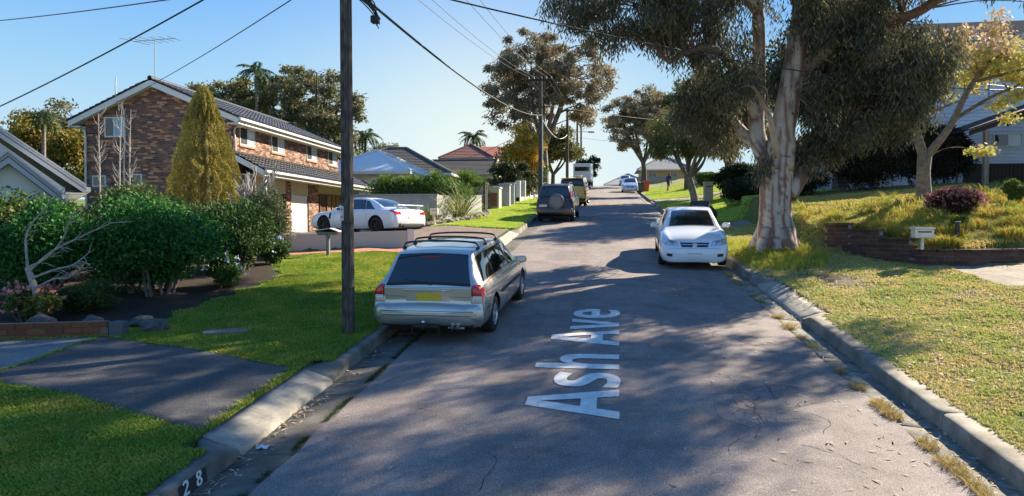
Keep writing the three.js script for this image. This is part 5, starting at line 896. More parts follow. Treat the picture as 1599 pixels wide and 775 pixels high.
// rock edging of the flax bed
{
  const r = rng(601), pts = [[-8.2, 26.75], [-7.4, 26.75], [-6.8, 26.8], [-6.2, 27.5], [-5.75, 28.7], [-5.55, 30.0], [-5.45, 31.3], [-5.4, 32.7]]; let k = 0;
  for (let i = 0; i < pts.length - 1; i++) for (let s = 0; s < 3; s++) { const t = s / 3, x = lerp(pts[i][0], pts[i + 1][0], t), d = lerp(pts[i][1], pts[i + 1][1], t), g = new THREE.IcosahedronGeometry(.19 + .06 * r(), 2), p = g.attributes.position; for (let q = 0; q < p.count; q++) { const m = 1 + .22 * n3(p.getX(q) * 5 + k, p.getY(q) * 5, p.getZ(q) * 5); p.setXYZ(q, p.getX(q) * m * 1.25, p.getY(q) * m * .75, p.getZ(q) * m); } g.computeVertexNormals(); const o = solo('edging_rock', g, mat([.55, .5, .43], .95, { map: rep(T.concrete, 2) }), ['first', 'second', 'third', 'fourth', 'fifth', 'sixth', 'seventh', 'eighth', 'ninth', 'tenth', 'eleventh', 'twelfth', 'thirteenth', 'fourteenth', 'fifteenth', 'sixteenth', 'seventeenth', 'eighteenth', 'nineteenth', 'twentieth', 'last'][k] + ' pale edging rock of the flax bed, counted from the driveway', 'rock', 'rocks edging the flax bed'); o.position.copy(V(x, groundY(x, d) + .05, d)); o.rotation.y = Math.atan2(pts[i + 1][1] - pts[i][1], pts[i + 1][0] - pts[i][0]); k++; }
}
// gate, letterbox pier, piers and paling wall further up
{
  const g = thing('gate', 'dark slatted gate beside the letterbox pier', 'gate'); part(g, 'frame', merge([bx(-5.95, -5.85, 2.8, 5.0, 34.4, 34.5), bx(-5.95, -5.85, 2.8, 5.0, 35.7, 35.8), bx(-5.94, -5.86, 4.9, 4.99, 34.5, 35.7)]), M.black); for (let i = 0; i < 9; i++) part(g, 'slat', bx(-5.92, -5.88, 3.3, 4.88, 34.53 + i * .13, 34.62 + i * .13), M.black);
  const p = thing('letterbox_pier', 'cream masonry pier with a brown letterbox front', 'pier'); part(p, 'pier', rbx(-5.95, -5.35, 2.9, 4.75, 36.0, 36.9), M.cream); part(p, 'letterbox', bx(-5.85, -5.45, 3.75, 4.5, 35.96, 36.0), mat([.2, .07, .04], .6)); part(p, 'cap', rbx(-6.0, -5.3, 4.752, 4.83, 35.95, 36.95), M.greyTrim);
  for (const [d, c, l] of [[38.0, M.render, 'blue grey gate pier after the letterbox pier'], [40.2, M.renderLight, 'pale grey gate pier before the white paling wall']]) { const q = thing('gate_pier', l, 'pier'); part(q, 'shaft', rbx(-5.65, -5.05, 3.0, 5.05 + (d - 38) * .09, d, d + .6), c); part(q, 'cap', rbx(-5.7, -5.0, 5.052 + (d - 38) * .09, 5.12 + (d - 38) * .09, d - .05, d + .65), c); }
  const w = thing('paling_wall', 'white wall with dark paling panels between pillars', 'fence'); part(w, 'plinth', prism([V(-5.1, 3.3, 43.2), V(-4.5, 3.7, 51), V(-4.5, 5.1, 51), V(-5.1, 4.55, 43.2)], X.clone().multiplyScalar(-.2)), M.white);
  for (let i = 0; i < 5; i++) { const d = 43.2 + i * 1.85, x = lerp(-5.1, -4.5, i / 4.2), y = 4.5 + i * .13; part(w, 'pillar', rbx(x - .24, x + .06, y - .5, y + 1.15, d, d + .32), M.white); if (i < 4) { const pan = part(w, 'paling_panel', bx(x - .1, x - .06, y + 1.0, y + 1.06, d + .32, d + 1.85), M.black); for (let k = 0; k < 9; k++) part(pan, 'paling', bx(x - .11, x - .07, y + .1, y + 1.04, d + .4 + k * .155, d + .49 + k * .155), M.black); } }
  const lf = thing('side_wall', 'short cream wall facing the camera beside the gate piers', 'wall'); part(lf, 'panel', rbx(-6.8, -5.4, 3.0, 5.3, 43.0, 43.18), M.white);
}
// ---------------------------------------------------------------- right: weatherboard house, its wing and carport
{
  const h = thing('weatherboard_house', 'white weatherboard house tinted blue as in shade behind the autumn tree', 'house');
  const x0 = 15.0, x1 = 31, d0 = 33, yb = 3.6, ye = 11.2; part(h, 'wall', bx(x0, x1, yb, ye, d0 + .04, 42), M.weatherboard);
  const bds = []; for (let y = yb; y < ye; y += .17) bds.push(prism([V(x0, y, d0 + .04), V(x0, y, d0 + .002), V(x0, y + .168, d0 + .028), V(x0, y + .168, d0 + .04)], X.clone().multiplyScalar(x1 - x0))); part(h, 'weatherboards', merge(bds), M.weatherboard, 'stuff');
  windowOn(h, V(17.8, 6.28, d0 - .01), X, NEAR, 1.2, .6, { sill: null, panes: [M.glassDark, M.curtain] }); windowOn(h, V(18.0, 9.6, d0 - .01), X, NEAR, .8, .6, { sill: null, panes: [M.glassDark] });
  part(h, 'roof', quadGeo([[V(x0 - .5, ye, d0 - .5), V(x1, ye, d0 - .5), V(x1, ye + 2, 37.5), V(x0 - .5, ye + 2, 37.5)], [V(x0 - .5, ye + 2, 37.5), V(x1, ye + 2, 37.5), V(x1, ye, 42.5), V(x0 - .5, ye, 42.5)], [V(x0 - .02, ye, d0), V(x0 - .02, ye + 1.9, 37.5), V(x0 - .02, ye, 42)]]), mat([.07, .07, .075], 1, { specularIntensity: 0 })); part(h, 'fascia', bx(x0 - .5, x1, ye - .2, ye - .005, d0 - .54, d0 - .5), M.white);
  const c = thing('carport', 'brown timber carport roof on a post at the right edge', 'carport'); const cx = 14.42, cd = 27.2;
  part(c, 'post', bx(cx - .08, cx + .08, groundY(cx, cd) - .1, 6.27, cd - .08, cd + .08), mat([.55, .5, .42], .7, { map: rep(T.wood, 1) })); part(c, 'beam', prism([V(cx - .5, 6.12, cd + .1), V(cx + 6, 8.4, cd + .1), V(cx + 6, 8.63, cd + .1), V(cx - .5, 6.3, cd + .1)], AWAY.clone().multiplyScalar(.1)), M.darkTimber); part(c, 'roof_sheet', prism([V(cx - .55, 6.305, cd), V(cx + 6, 8.635, cd), V(cx + 6, 8.7, cd), V(cx - .55, 6.365, cd)], AWAY.clone().multiplyScalar(5)), M.darkTimber); part(c, 'post', bx(cx + 5.8, cx + 5.96, 4.2, 8.3, cd - .08, cd + .08), M.darkTimber);
  const f = thing('timber_fence', 'dark vertical board fence under the carport', 'fence'); part(f, 'rail', bx(15.2, 23, 5.0, 5.08, 30.32, 30.38), M.darkTimber); for (let i = 0; i < 52; i++) part(f, 'board', bx(15.2 + i * .15, 15.33 + i * .15, 3.9, 5.3, 30.28, 30.315), M.darkTimber);
  const g2 = thing('porch_gable', 'small cream gable peak at the far right edge', 'roof'); part(g2, 'gable_wall', prism([V(16.6, 6.9, 29.3), V(20, 6.9, 29.3), V(19.4, 9.4, 29.3)], AWAY.clone().multiplyScalar(.1)), M.cream); part(g2, 'bargeboard', prism([V(16.3, 6.95, 29.2), V(19.4, 9.75, 29.2), V(19.4, 9.5, 29.2), V(16.3, 6.7, 29.2)], AWAY.clone().multiplyScalar(.12)), M.darkTimber); part(g2, 'post', bx(19.3, 19.45, 3.9, 8.4, 29.45, 29.6), M.white);
  hipHouse('white_house', 'white single-storey house glimpsed behind the low hedge', { x0: 10.6, x1: 14.6, d0: 38.5, d1: 45, yb: 3.8, ye: 6.9, yr: 8.2, wall: M.weatherboard, roof: M.tileGrey, windows: [[12.2, 13.2, 5.4, 6.4, false]] });
}
// far houses at the crest
hipHouse('yellow_house', 'yellow brick house with grey roof beyond the crest fence', { x0: 6.5, x1: 13.5, d0: 103, d1: 111, yb: 7, ye: 11.2, yr: 13.6, over: .7, wall: mat([.5, .36, .15], .85), roof: mat([.3, .29, .28], .8), windows: [[7.5, 8.7, 9.5, 10.7, false], [10.6, 11.8, 9.5, 10.7, false]] });
hipHouse('crest_house', 'low brick house whose grey roof just shows over the crest', { x0: 1.6, x1: 9.5, d0: 125, d1: 133, yb: 5, ye: 10.3, yr: 12.6, over: .6, wall: mat([.36, .22, .13], .9), roof: mat([.36, .34, .32], .8) });
{ const f = thing('paling_fence', 'grey blue paling fence before the yellow house', 'fence'); part(f, 'rail', bx(5.2, 10.6, 9.0, 9.1, 92.06, 92.12), M.render); for (let i = 0; i < 36; i++) part(f, 'paling', bx(5.2 + i * .15, 5.34 + i * .15, 7.2, 9.35 + .03 * Math.sin(i * 7), 92, 92.05), M.render); }
{ const f = thing('boundary_fence', 'pale green board fence near the walking person', 'fence'); part(f, 'rail', bx(8.2, 11, 6.8, 6.9, 62.06, 62.1), M.renderLight); for (let i = 0; i < 14; i++) part(f, 'board', bx(8.2 + i * .2, 8.38 + i * .2, 5.4, 7.5, 62, 62.05), mat([.3, .36, .34], .8)); }
// ---------------------------------------------------------------- low walls with bricks one by one
{ // brick edging at the left
  const w = thing('brick_edging', 'low orange brick edging beside the dark driveway', 'wall'), r = rng(701), a = V(-6.98, 0, 8.75), b = V(-8.55, 0, 8.2), mats = [[.62, .24, .11], [.55, .20, .095], [.66, .29, .14], [.45, .18, .10]].map((c) => mat(c, .92, { map: rep(T.concrete, 3), bumpMap: rep(T.fine, 4), bumpScale: .004 }));
  const ang = Math.atan2(-(b.z - a.z), b.x - a.x), len = a.distanceTo(b) + 1.8, u = b.clone().sub(a).normalize(), gb = [new RoundedBoxGeometry(.227, .078, .105, 1, .008), new RoundedBoxGeometry(.106, .072, .105, 1, .008)];
  const y0 = groundY(-7.6, 8.5) - .03, core = new THREE.BoxGeometry(len - .01, .25, .08); const c = part(w, 'mortar', core, mat([.17, .13, .11], 1)); c.position.copy(a).addScaledVector(u, len / 2); c.position.y = y0 + .125; c.rotation.y = ang;
  for (let j = 0; j < 3; j++) for (let i = 0; i < Math.floor(len / .234); i++) { const m = part(w, 'brick', gb[0], mats[Math.floor(r() * 4)]); m.position.copy(a).addScaledVector(u, .12 + i * .234 + (j % 2) * .1); m.position.y = y0 + .04 + j * .084; m.rotation.y = ang + (r() - .5) * .03; m.position.x += (r() - .5) * .006; }
  const stone = part(w, 'end_block', new RoundedBoxGeometry(.19, .24, .2, 2, .03), mat([.25, .3, .38], .95, { map: rep(T.concrete, 3) })); stone.position.copy(a).addScaledVector(u, -.12); stone.position.y = y0 + .12;
}
for (const [x, d, s, l] of [[-6.55, 9.12, .17, 'grey rock at the lawn corner by the brick edging'], [-6.9, 9.35, .15, 'dark rock just behind the brick edging end'], [-8.25, 8.95, .16, 'grey rock behind the middle of the brick edging'], [-7.6, 9.15, .13, 'small rock between the two behind the brick edging']]) { const g = new THREE.IcosahedronGeometry(s, 3), p = g.attributes.position; for (let q = 0; q < p.count; q++) { const m = 1 + .25 * n3(p.getX(q) * 6 + x * 3, p.getY(q) * 6, p.getZ(q) * 6); p.setXYZ(q, p.getX(q) * m * 1.2, p.getY(q) * m * .85, p.getZ(q) * m); } g.computeVertexNormals(); const o = solo('garden_rock', g, mat([.22, .23, .25], .95, { map: rep(T.concrete, 3) }), l, 'rock'); o.position.copy(V(x, groundY(x, d) + s * .3, d)); }
{ // stepped brick wall on the right
  const w = thing('stepped_wall', 'stepped brown brick retaining wall curving below the mound', 'wall'), r = rng(711), mats = [[.20, .115, .10], [.24, .14, .12], [.16, .095, .09], [.28, .17, .14]].map((c) => mat(c, .92, { map: rep(T.concrete, 3), bumpMap: rep(T.fine, 4), bumpScale: .004 }));
  const P = WALL.slice(0, 8).map(([x, d]) => V(x, 0, d - .06)), cv = new THREE.CatmullRomCurve3(P), L = cv.getLength(), n = Math.round(L / .29), geo = new RoundedBoxGeometry(.282, .092, .13, 1, .008), cap = new RoundedBoxGeometry(.284, .05, .2, 1, .01);
  const topOf = (s) => { const x = s / L; return x < .2 ? 2.78 : x < .36 ? 2.62 : x < .52 ? 2.42 : 2.18 + .01 * x; }; let placed = 0; const rest = [];
  for (let i = 0; i < n; i++) {
    const s = (i + .5) / n, p = cv.getPointAt(s), t = cv.getTangentAt(s), ang = Math.atan2(-t.z, t.x), top = topOf(s * L), bot = groundY(p.x, -p.z - .25) - .12, m = Math.ceil((top - .05 - bot) / .102);
    const core = new THREE.BoxGeometry(.291, top - .06 - bot, .1).rotateY(ang).translate(p.x, (top - .06 + bot) / 2, p.z); rest.push(core);
    for (let j = 0; j < m; j++) { const y = top - .05 - .05 - j * .102; const b = part(w, 'brick', geo, mats[Math.floor(r() * 4)]); b.position.set(p.x + t.x * (j % 2) * .14, y, p.z + t.z * (j % 2) * .14); b.rotation.y = ang; }
    const c = part(w, 'coping_brick', cap, mats[i % 4]); c.position.set(p.x, top - .024, p.z); c.rotation.y = ang;
  }
  part(w, 'mortar', merge(rest), M.mortar);
}
// ---------------------------------------------------------------- cars
const CM = {
  tyre: mat([.018, .018, .019], .85), well: mat([.012, .012, .012], .95), rim: mat([.55, .56, .58], .3, { metalness: .8 }), rimDark: mat([.03, .03, .032], .35, { metalness: .6 }), rimBack: mat([.03, .03, .03], .7),
  glass: mat([.010, .013, .014], .03, { clearcoat: 1, clearcoatRoughness: .01 }), seal: mat([.015, .015, .016], .6), red: mat([.62, .02, .012], .12, { clearcoat: 1 }), clear: mat([.55, .53, .5], .12, { clearcoat: 1, metalness: .3 }), lamp: mat([.72, .74, .76], .1, { clearcoat: 1, metalness: .5 }), amber: mat([.6, .2, .02], .15, { clearcoat: 1 }), chrome: mat([.75, .76, .78], .12, { metalness: 1 }), plastic: mat([.022, .022, .023], .65), plateYellow: mat([.62, .46, .03], .5), plateWhite: mat([.6, .6, .58], .5), seat: mat([.05, .05, .055], .9),
};
const carPaint = (c, metal = 0, rough = .3) => mat(c, rough, { metalness: metal, clearcoat: 1, clearcoatRoughness: .04 });
function pchip(xs, ys) {
  const n = xs.length, h = [], dl = [], m = new Array(n).fill(0); for (let i = 0; i < n - 1; i++) { h[i] = xs[i + 1] - xs[i]; dl[i] = (ys[i + 1] - ys[i]) / h[i]; }
  for (let i = 1; i < n - 1; i++) m[i] = dl[i - 1] * dl[i] <= 0 ? 0 : 2 / (1 / dl[i - 1] + 1 / dl[i]); m[0] = dl[0]; m[n - 1] = dl[n - 2];
  return (x) => { let i = 0; while (i < n - 2 && x > xs[i + 1]) i++; const t = clamp((x - xs[i]) / h[i], 0, 1), t2 = t * t, t3 = t2 * t; return (2 * t3 - 3 * t2 + 1) * ys[i] + (t3 - 2 * t2 + t) * h[i] * m[i] + (-2 * t3 + 3 * t2) * ys[i + 1] + (t3 - t2) * h[i] * m[i + 1]; };
}
class Shell {          // keys: [l, yBottom, halfWidth, yBelt, yRoof, halfRoof, halfGlassBase]; l runs from the rear bumper forward
  constructor(keys) { this.L = keys[keys.length - 1][0]; const xs = keys.map((k) => k[0]); this.f = [1, 2, 3, 4, 5, 6].map((c) => pchip(xs, keys.map((k) => k[c]))); this.keys = keys; }
  section(l) { const [yb, w, ye, yr, wr, wg] = this.f.map((f) => f(l)), g = clamp((yr - ye) / .1, 0, 1); return [[0, yb], [.8 * w, yb], [.95 * w, yb + .07], [w, lerp(yb, ye, .42)], [.985 * w, lerp(yb, ye, .8)], [.94 * w, ye - .01], [lerp(.93 * w, wg, g), ye + .015 * g], [lerp(wg, wr, .86), lerp(ye, yr, .86)], [wr * .87, yr - .012], [wr * .45, yr + .004], [0, yr + .012]]; }
  point(l, v, out = new THREE.Vector3()) {
    const sg = v > 10 ? -1 : 1; if (v > 10) v = 20 - v; const s = this.section(l), i = Math.min(9, Math.floor(v)), t = v - i, a = s[Math.max(0, i - 1)], b = s[i], c = s[i + 1], d = i + 2 <= 10 ? s[i + 2] : [-s[9][0], s[9][1]], a2 = i === 0 ? [-s[1][0], s[1][1]] : a;
    const q = (k) => .5 * (2 * b[k] + (c[k] - a2[k]) * t + (2 * a2[k] - 5 * b[k] + 4 * c[k] - d[k]) * t * t + (3 * b[k] - a2[k] - 3 * c[k] + d[k]) * t * t * t);
    return out.set(sg * q(0), q(1), this.L / 2 - l);
  }
  normal(l, v) { const e = .02, a = this.point(Math.min(this.L, l + e), v), b = this.point(Math.max(0, l - e), v), c = this.point(l, Math.min(20, v + e)), d = this.point(l, Math.max(0, v - e)); const n = new THREE.Vector3().crossVectors(c.sub(d), a.sub(b)).normalize(); const p = this.point(l, v); if (n.x * p.x + n.y * (p.y - .55) + n.z * p.z * .25 < 0) n.negate(); return n; }
  body() {
    const ls = []; for (let i = 0; i < this.keys.length - 1; i++) { const a = this.keys[i][0], b = this.keys[i + 1][0], n = Math.max(1, Math.ceil((b - a) / .07)); for (let k = 0; k < n; k++) ls.push(lerp(a, b, k / n)); } ls.push(this.L);
    const nv = 72, P = [], I = [], p = new THREE.Vector3(); for (const l of ls) for (let j = 0; j < nv; j++) { this.point(l, j / nv * 20, p); P.push(p.x, p.y, p.z); }
    for (let i = 0; i < ls.length - 1; i++) for (let j = 0; j < nv; j++) { const a = i * nv + j, b = i * nv + (j + 1) % nv, c = a + nv, d = b + nv; I.push(a, b, c, c, b, d); }
    for (const [i, f] of [[0, 1], [ls.length - 1, 0]]) { const s = this.section(ls[i]), c = P.length / 3; P.push(0, (s[0][1] + s[10][1]) / 2, this.L / 2 - ls[i] + (f ? .02 : -.03)); for (let j = 0; j < nv; j++) { const a = i * nv + j, b = i * nv + (j + 1) % nv; f ? I.push(c, b, a) : I.push(c, a, b); } }
    const g = new THREE.BufferGeometry(); g.setAttribute('position', new THREE.Float32BufferAttribute(P, 3)); g.setIndex(I); g.computeVertexNormals(); return g;
  }
  inside(l, x, y) { x = Math.abs(x); const N = 44; let c = false, px, py, p = new THREE.Vector3(); const Q = []; for (let i = 0; i <= N; i++) { this.point(l, i / N * 10, p); Q.push([p.x, p.y]); } for (let i = 0, j = Q.length - 1; i < Q.length; j = i++) if ((Q[i][1] > y) !== (Q[j][1] > y) && x < (Q[j][0] - Q[i][0]) * (y - Q[i][1]) / (Q[j][1] - Q[i][1]) + Q[i][0]) c = !c; return c; }
  endL(x, y, front) { let a = front ? this.L : 0, st = front ? -.02 : .02, l = a, k = 0; while (!this.inside(l, x, y) && k++ < 70) l += st; if (k === 0) return a; let lo = l - st, hi = l; for (let i = 0; i < 8; i++) { const m = (lo + hi) / 2; this.inside(m, x, y) ? hi = m : lo = m; } return hi; }
  face(q, front, off = .006, nu = 10, nv = 6, sides = [1, -1], thick = 0) {   // a skin on the nose or tail, q: four [x, y] corners
    return sides.map((sd) => { const P = [], I = []; for (let i = 0; i <= nu; i++) for (let j = 0; j <= nv; j++) { const u = i / nu, w = j / nv, x = lerp(lerp(q[0][0], q[1][0], u), lerp(q[3][0], q[2][0], u), w), y = lerp(lerp(q[0][1], q[1][1], u), lerp(q[3][1], q[2][1], u), w), edge = thick && (i === 0 || j === 0 || i === nu || j === nv) ? -thick : 0, l = this.endL(x, y, front) + (front ? 1 : -1) * (off + edge); P.push(sd * x, y, this.L / 2 - l); }
      for (let i = 0; i < nu; i++) for (let j = 0; j < nv; j++) { const a = i * (nv + 1) + j, b = a + nv + 1; I.push(a, b, a + 1, a + 1, b, b + 1); } const g = new THREE.BufferGeometry(); g.setAttribute('position', new THREE.Float32BufferAttribute(P, 3)); g.setIndex(I); g.computeVertexNormals(); return g; });
  }
  patch(q, off = .005, nu = 10, nv = 8, sides = [1, -1]) {   // q: four [l, v] corners
    const out = []; for (const sd of sides) {
      const P = [], I = []; for (let i = 0; i <= nu; i++) for (let j = 0; j <= nv; j++) { const u = i / nu, w = j / nv, l = lerp(lerp(q[0][0], q[1][0], u), lerp(q[3][0], q[2][0], u), w), v = lerp(lerp(q[0][1], q[1][1], u), lerp(q[3][1], q[2][1], u), w), n = this.normal(l, v), p = this.point(l, v).addScaledVector(n, off); P.push(sd * p.x, p.y, p.z); }
      for (let i = 0; i < nu; i++) for (let j = 0; j < nv; j++) { const a = i * (nv + 1) + j, b = a + nv + 1; I.push(a, b, a + 1, a + 1, b, b + 1); }
      const g = new THREE.BufferGeometry(); g.setAttribute('position', new THREE.Float32BufferAttribute(P, 3)); g.setIndex(I); g.computeVertexNormals(); out.push(g);
    } return out;
  }
}
const evaluator = new Evaluator(); evaluator.attributes = ['position', 'normal']; evaluator.useGroups = true;
function wheelGroup(R, w, kind) {
  const g = new THREE.Group(); g.name = 'wheel';
  const t = [[R * .62, -w / 2], [R * .8, -w / 2], [R * .95, -w * .46], [R, -w * .3], [R, w * .3], [R * .95, w * .46], [R * .8, w / 2], [R * .62, w / 2]].map(([a, b]) => new THREE.Vector2(a, b)); t.push(t[0].clone());
  part(g, 'tyre', new THREE.LatheGeometry(t, 36).rotateZ(Math.PI / 2), CM.tyre);
  const rim = [], r0 = R * .64, z = w * .34; rim.push(new THREE.LatheGeometry([[r0, -w * .4], [r0 * 1.0, w * .44], [r0 * .93, w * .47], [r0 * .88, w * .36]].map(([a, b]) => new THREE.Vector2(a, b)), 32).rotateZ(-Math.PI / 2));
  const n = kind === 'cap' ? 9 : 7; for (let i = 0; i < n; i++) { const a = i / n * 6.283, s = new RoundedBoxGeometry(.02, r0 * .82, kind === 'cap' ? r0 * .34 : r0 * .22, 1, .008).translate(0, r0 * .5, 0).rotateX(a).translate(z * 1.05, 0, 0); rim.push(s); }
  rim.push(new THREE.CylinderGeometry(r0 * .24, r0 * .26, .05, 16).rotateZ(-Math.PI / 2).translate(z * 1.05, 0, 0));
  part(g, 'rim', merge(rim), kind === 'dark' ? CM.rimDark : CM.rim); part(g, 'brake_disc', new THREE.CylinderGeometry(r0 * .95, r0 * .95, .02, 20).rotateZ(Math.PI / 2).translate(z * .2, 0, 0), CM.rimBack); return g;
}
function car(name, label, keys, o, pos, turn, category = 'car') {
  const c = thing(name, label, category, pos, turn), sh = new Shell(keys), L = sh.L, Z = (l) => L / 2 - l;
  let brush = new Brush(sh.body(), o.paint); brush.updateMatrixWorld();
  for (const l of o.axles) { const cut = new Brush(new THREE.CylinderGeometry(o.arch, o.arch, 2.4, 40).rotateZ(Math.PI / 2).translate(0, o.R + .01, Z(l)), CM.well); cut.updateMatrixWorld(); brush = evaluator.evaluate(brush, cut, SUBTRACTION); brush.updateMatrixWorld(); }
  const inner = new Brush(new THREE.BoxGeometry(o.half * 1.5, .5, .01), CM.well);
  const bm = shadows(new THREE.Mesh(brush.geometry, brush.material)); bm.name = 'body'; c.add(bm);
  part(c, 'underbody', merge(o.axles.map((l) => new THREE.BoxGeometry(o.half * 1.32, o.arch * 1.6, o.arch * 2.05).translate(0, o.R + .12, Z(l))).concat(new THREE.BoxGeometry(o.half * 1.5, .12, L * .9).translate(0, .24, 0))), CM.well);
  for (const l of o.axles) for (const s of [-1, 1]) { const w = wheelGroup(o.R, .2, o.wheel); w.position.set(s * (o.half - .115), o.R, Z(l)); if (s < 0) w.rotation.y = Math.PI; c.add(w); }
  const P = (n, m, ...args) => sh.patch(...args).map((g) => part(c, n, g, m));
  for (const w of o.windows ?? []) { const grow = (k) => { const cl = w.q.reduce((s, p) => s + p[0], 0) / 4, cv = w.q.reduce((s, p) => s + p[1], 0) / 4; return w.q.map(([l, v]) => [l + Math.sign(l - cl) * k, v + Math.sign(v - cv) * k * 1.6]); }; const one = w.one ? [1] : [1, -1]; sh.patch(grow(.025), .0035, 12, 10, one).forEach((g, i) => { const f = part(c, 'window_seal', g, CM.seal); }); sh.patch(w.q, .0065, 12, 10, one).forEach((g) => part(c, w.name ?? 'side_window', g, w.m ?? CM.glass)); }
  for (const s of o.lines ?? []) sh.patch(s, .0025, 2, 14).forEach((g) => part(c, 'panel_gap', g, CM.seal));
  for (const [n, m, q, off, sides] of o.patches ?? []) P(n, m, q, off ?? .006, 8, 8, sides ?? [1, -1]);
  for (const [n, m, g] of o.extras?.(Z, sh) ?? []) part(c, n, g, m);
  return c;
}
const rb = (x, y, z, w, h, d, r = .02) => new RoundedBoxGeometry(w, h, d, 2, Math.min(r, w * .45, h * .45, d * .45)).translate(x, y, z);
function mirrors(Z, l, y, x, paint) { const o = []; for (const s of [-1, 1]) { o.push(['mirror', paint, merge([rb(s * (x + .11), y + .03, Z(l), .2, .125, .1, .045), rb(s * x, y - .015, Z(l) - .01, .12, .04, .05, .015)])]); o.push(['mirror_glass', CM.chrome, rb(s * (x + .115), y + .03, Z(l) + .049, .16, .095, .008, .003)]); } return o; }
const slope = Math.atan(.093);
function park(x, d, L) { return V(x, crownY(x, d), d); }
function tilt(c, yaw, pitch = slope) { c.rotation.order = 'YXZ'; c.rotation.set(pitch, yaw, 0); return c; }

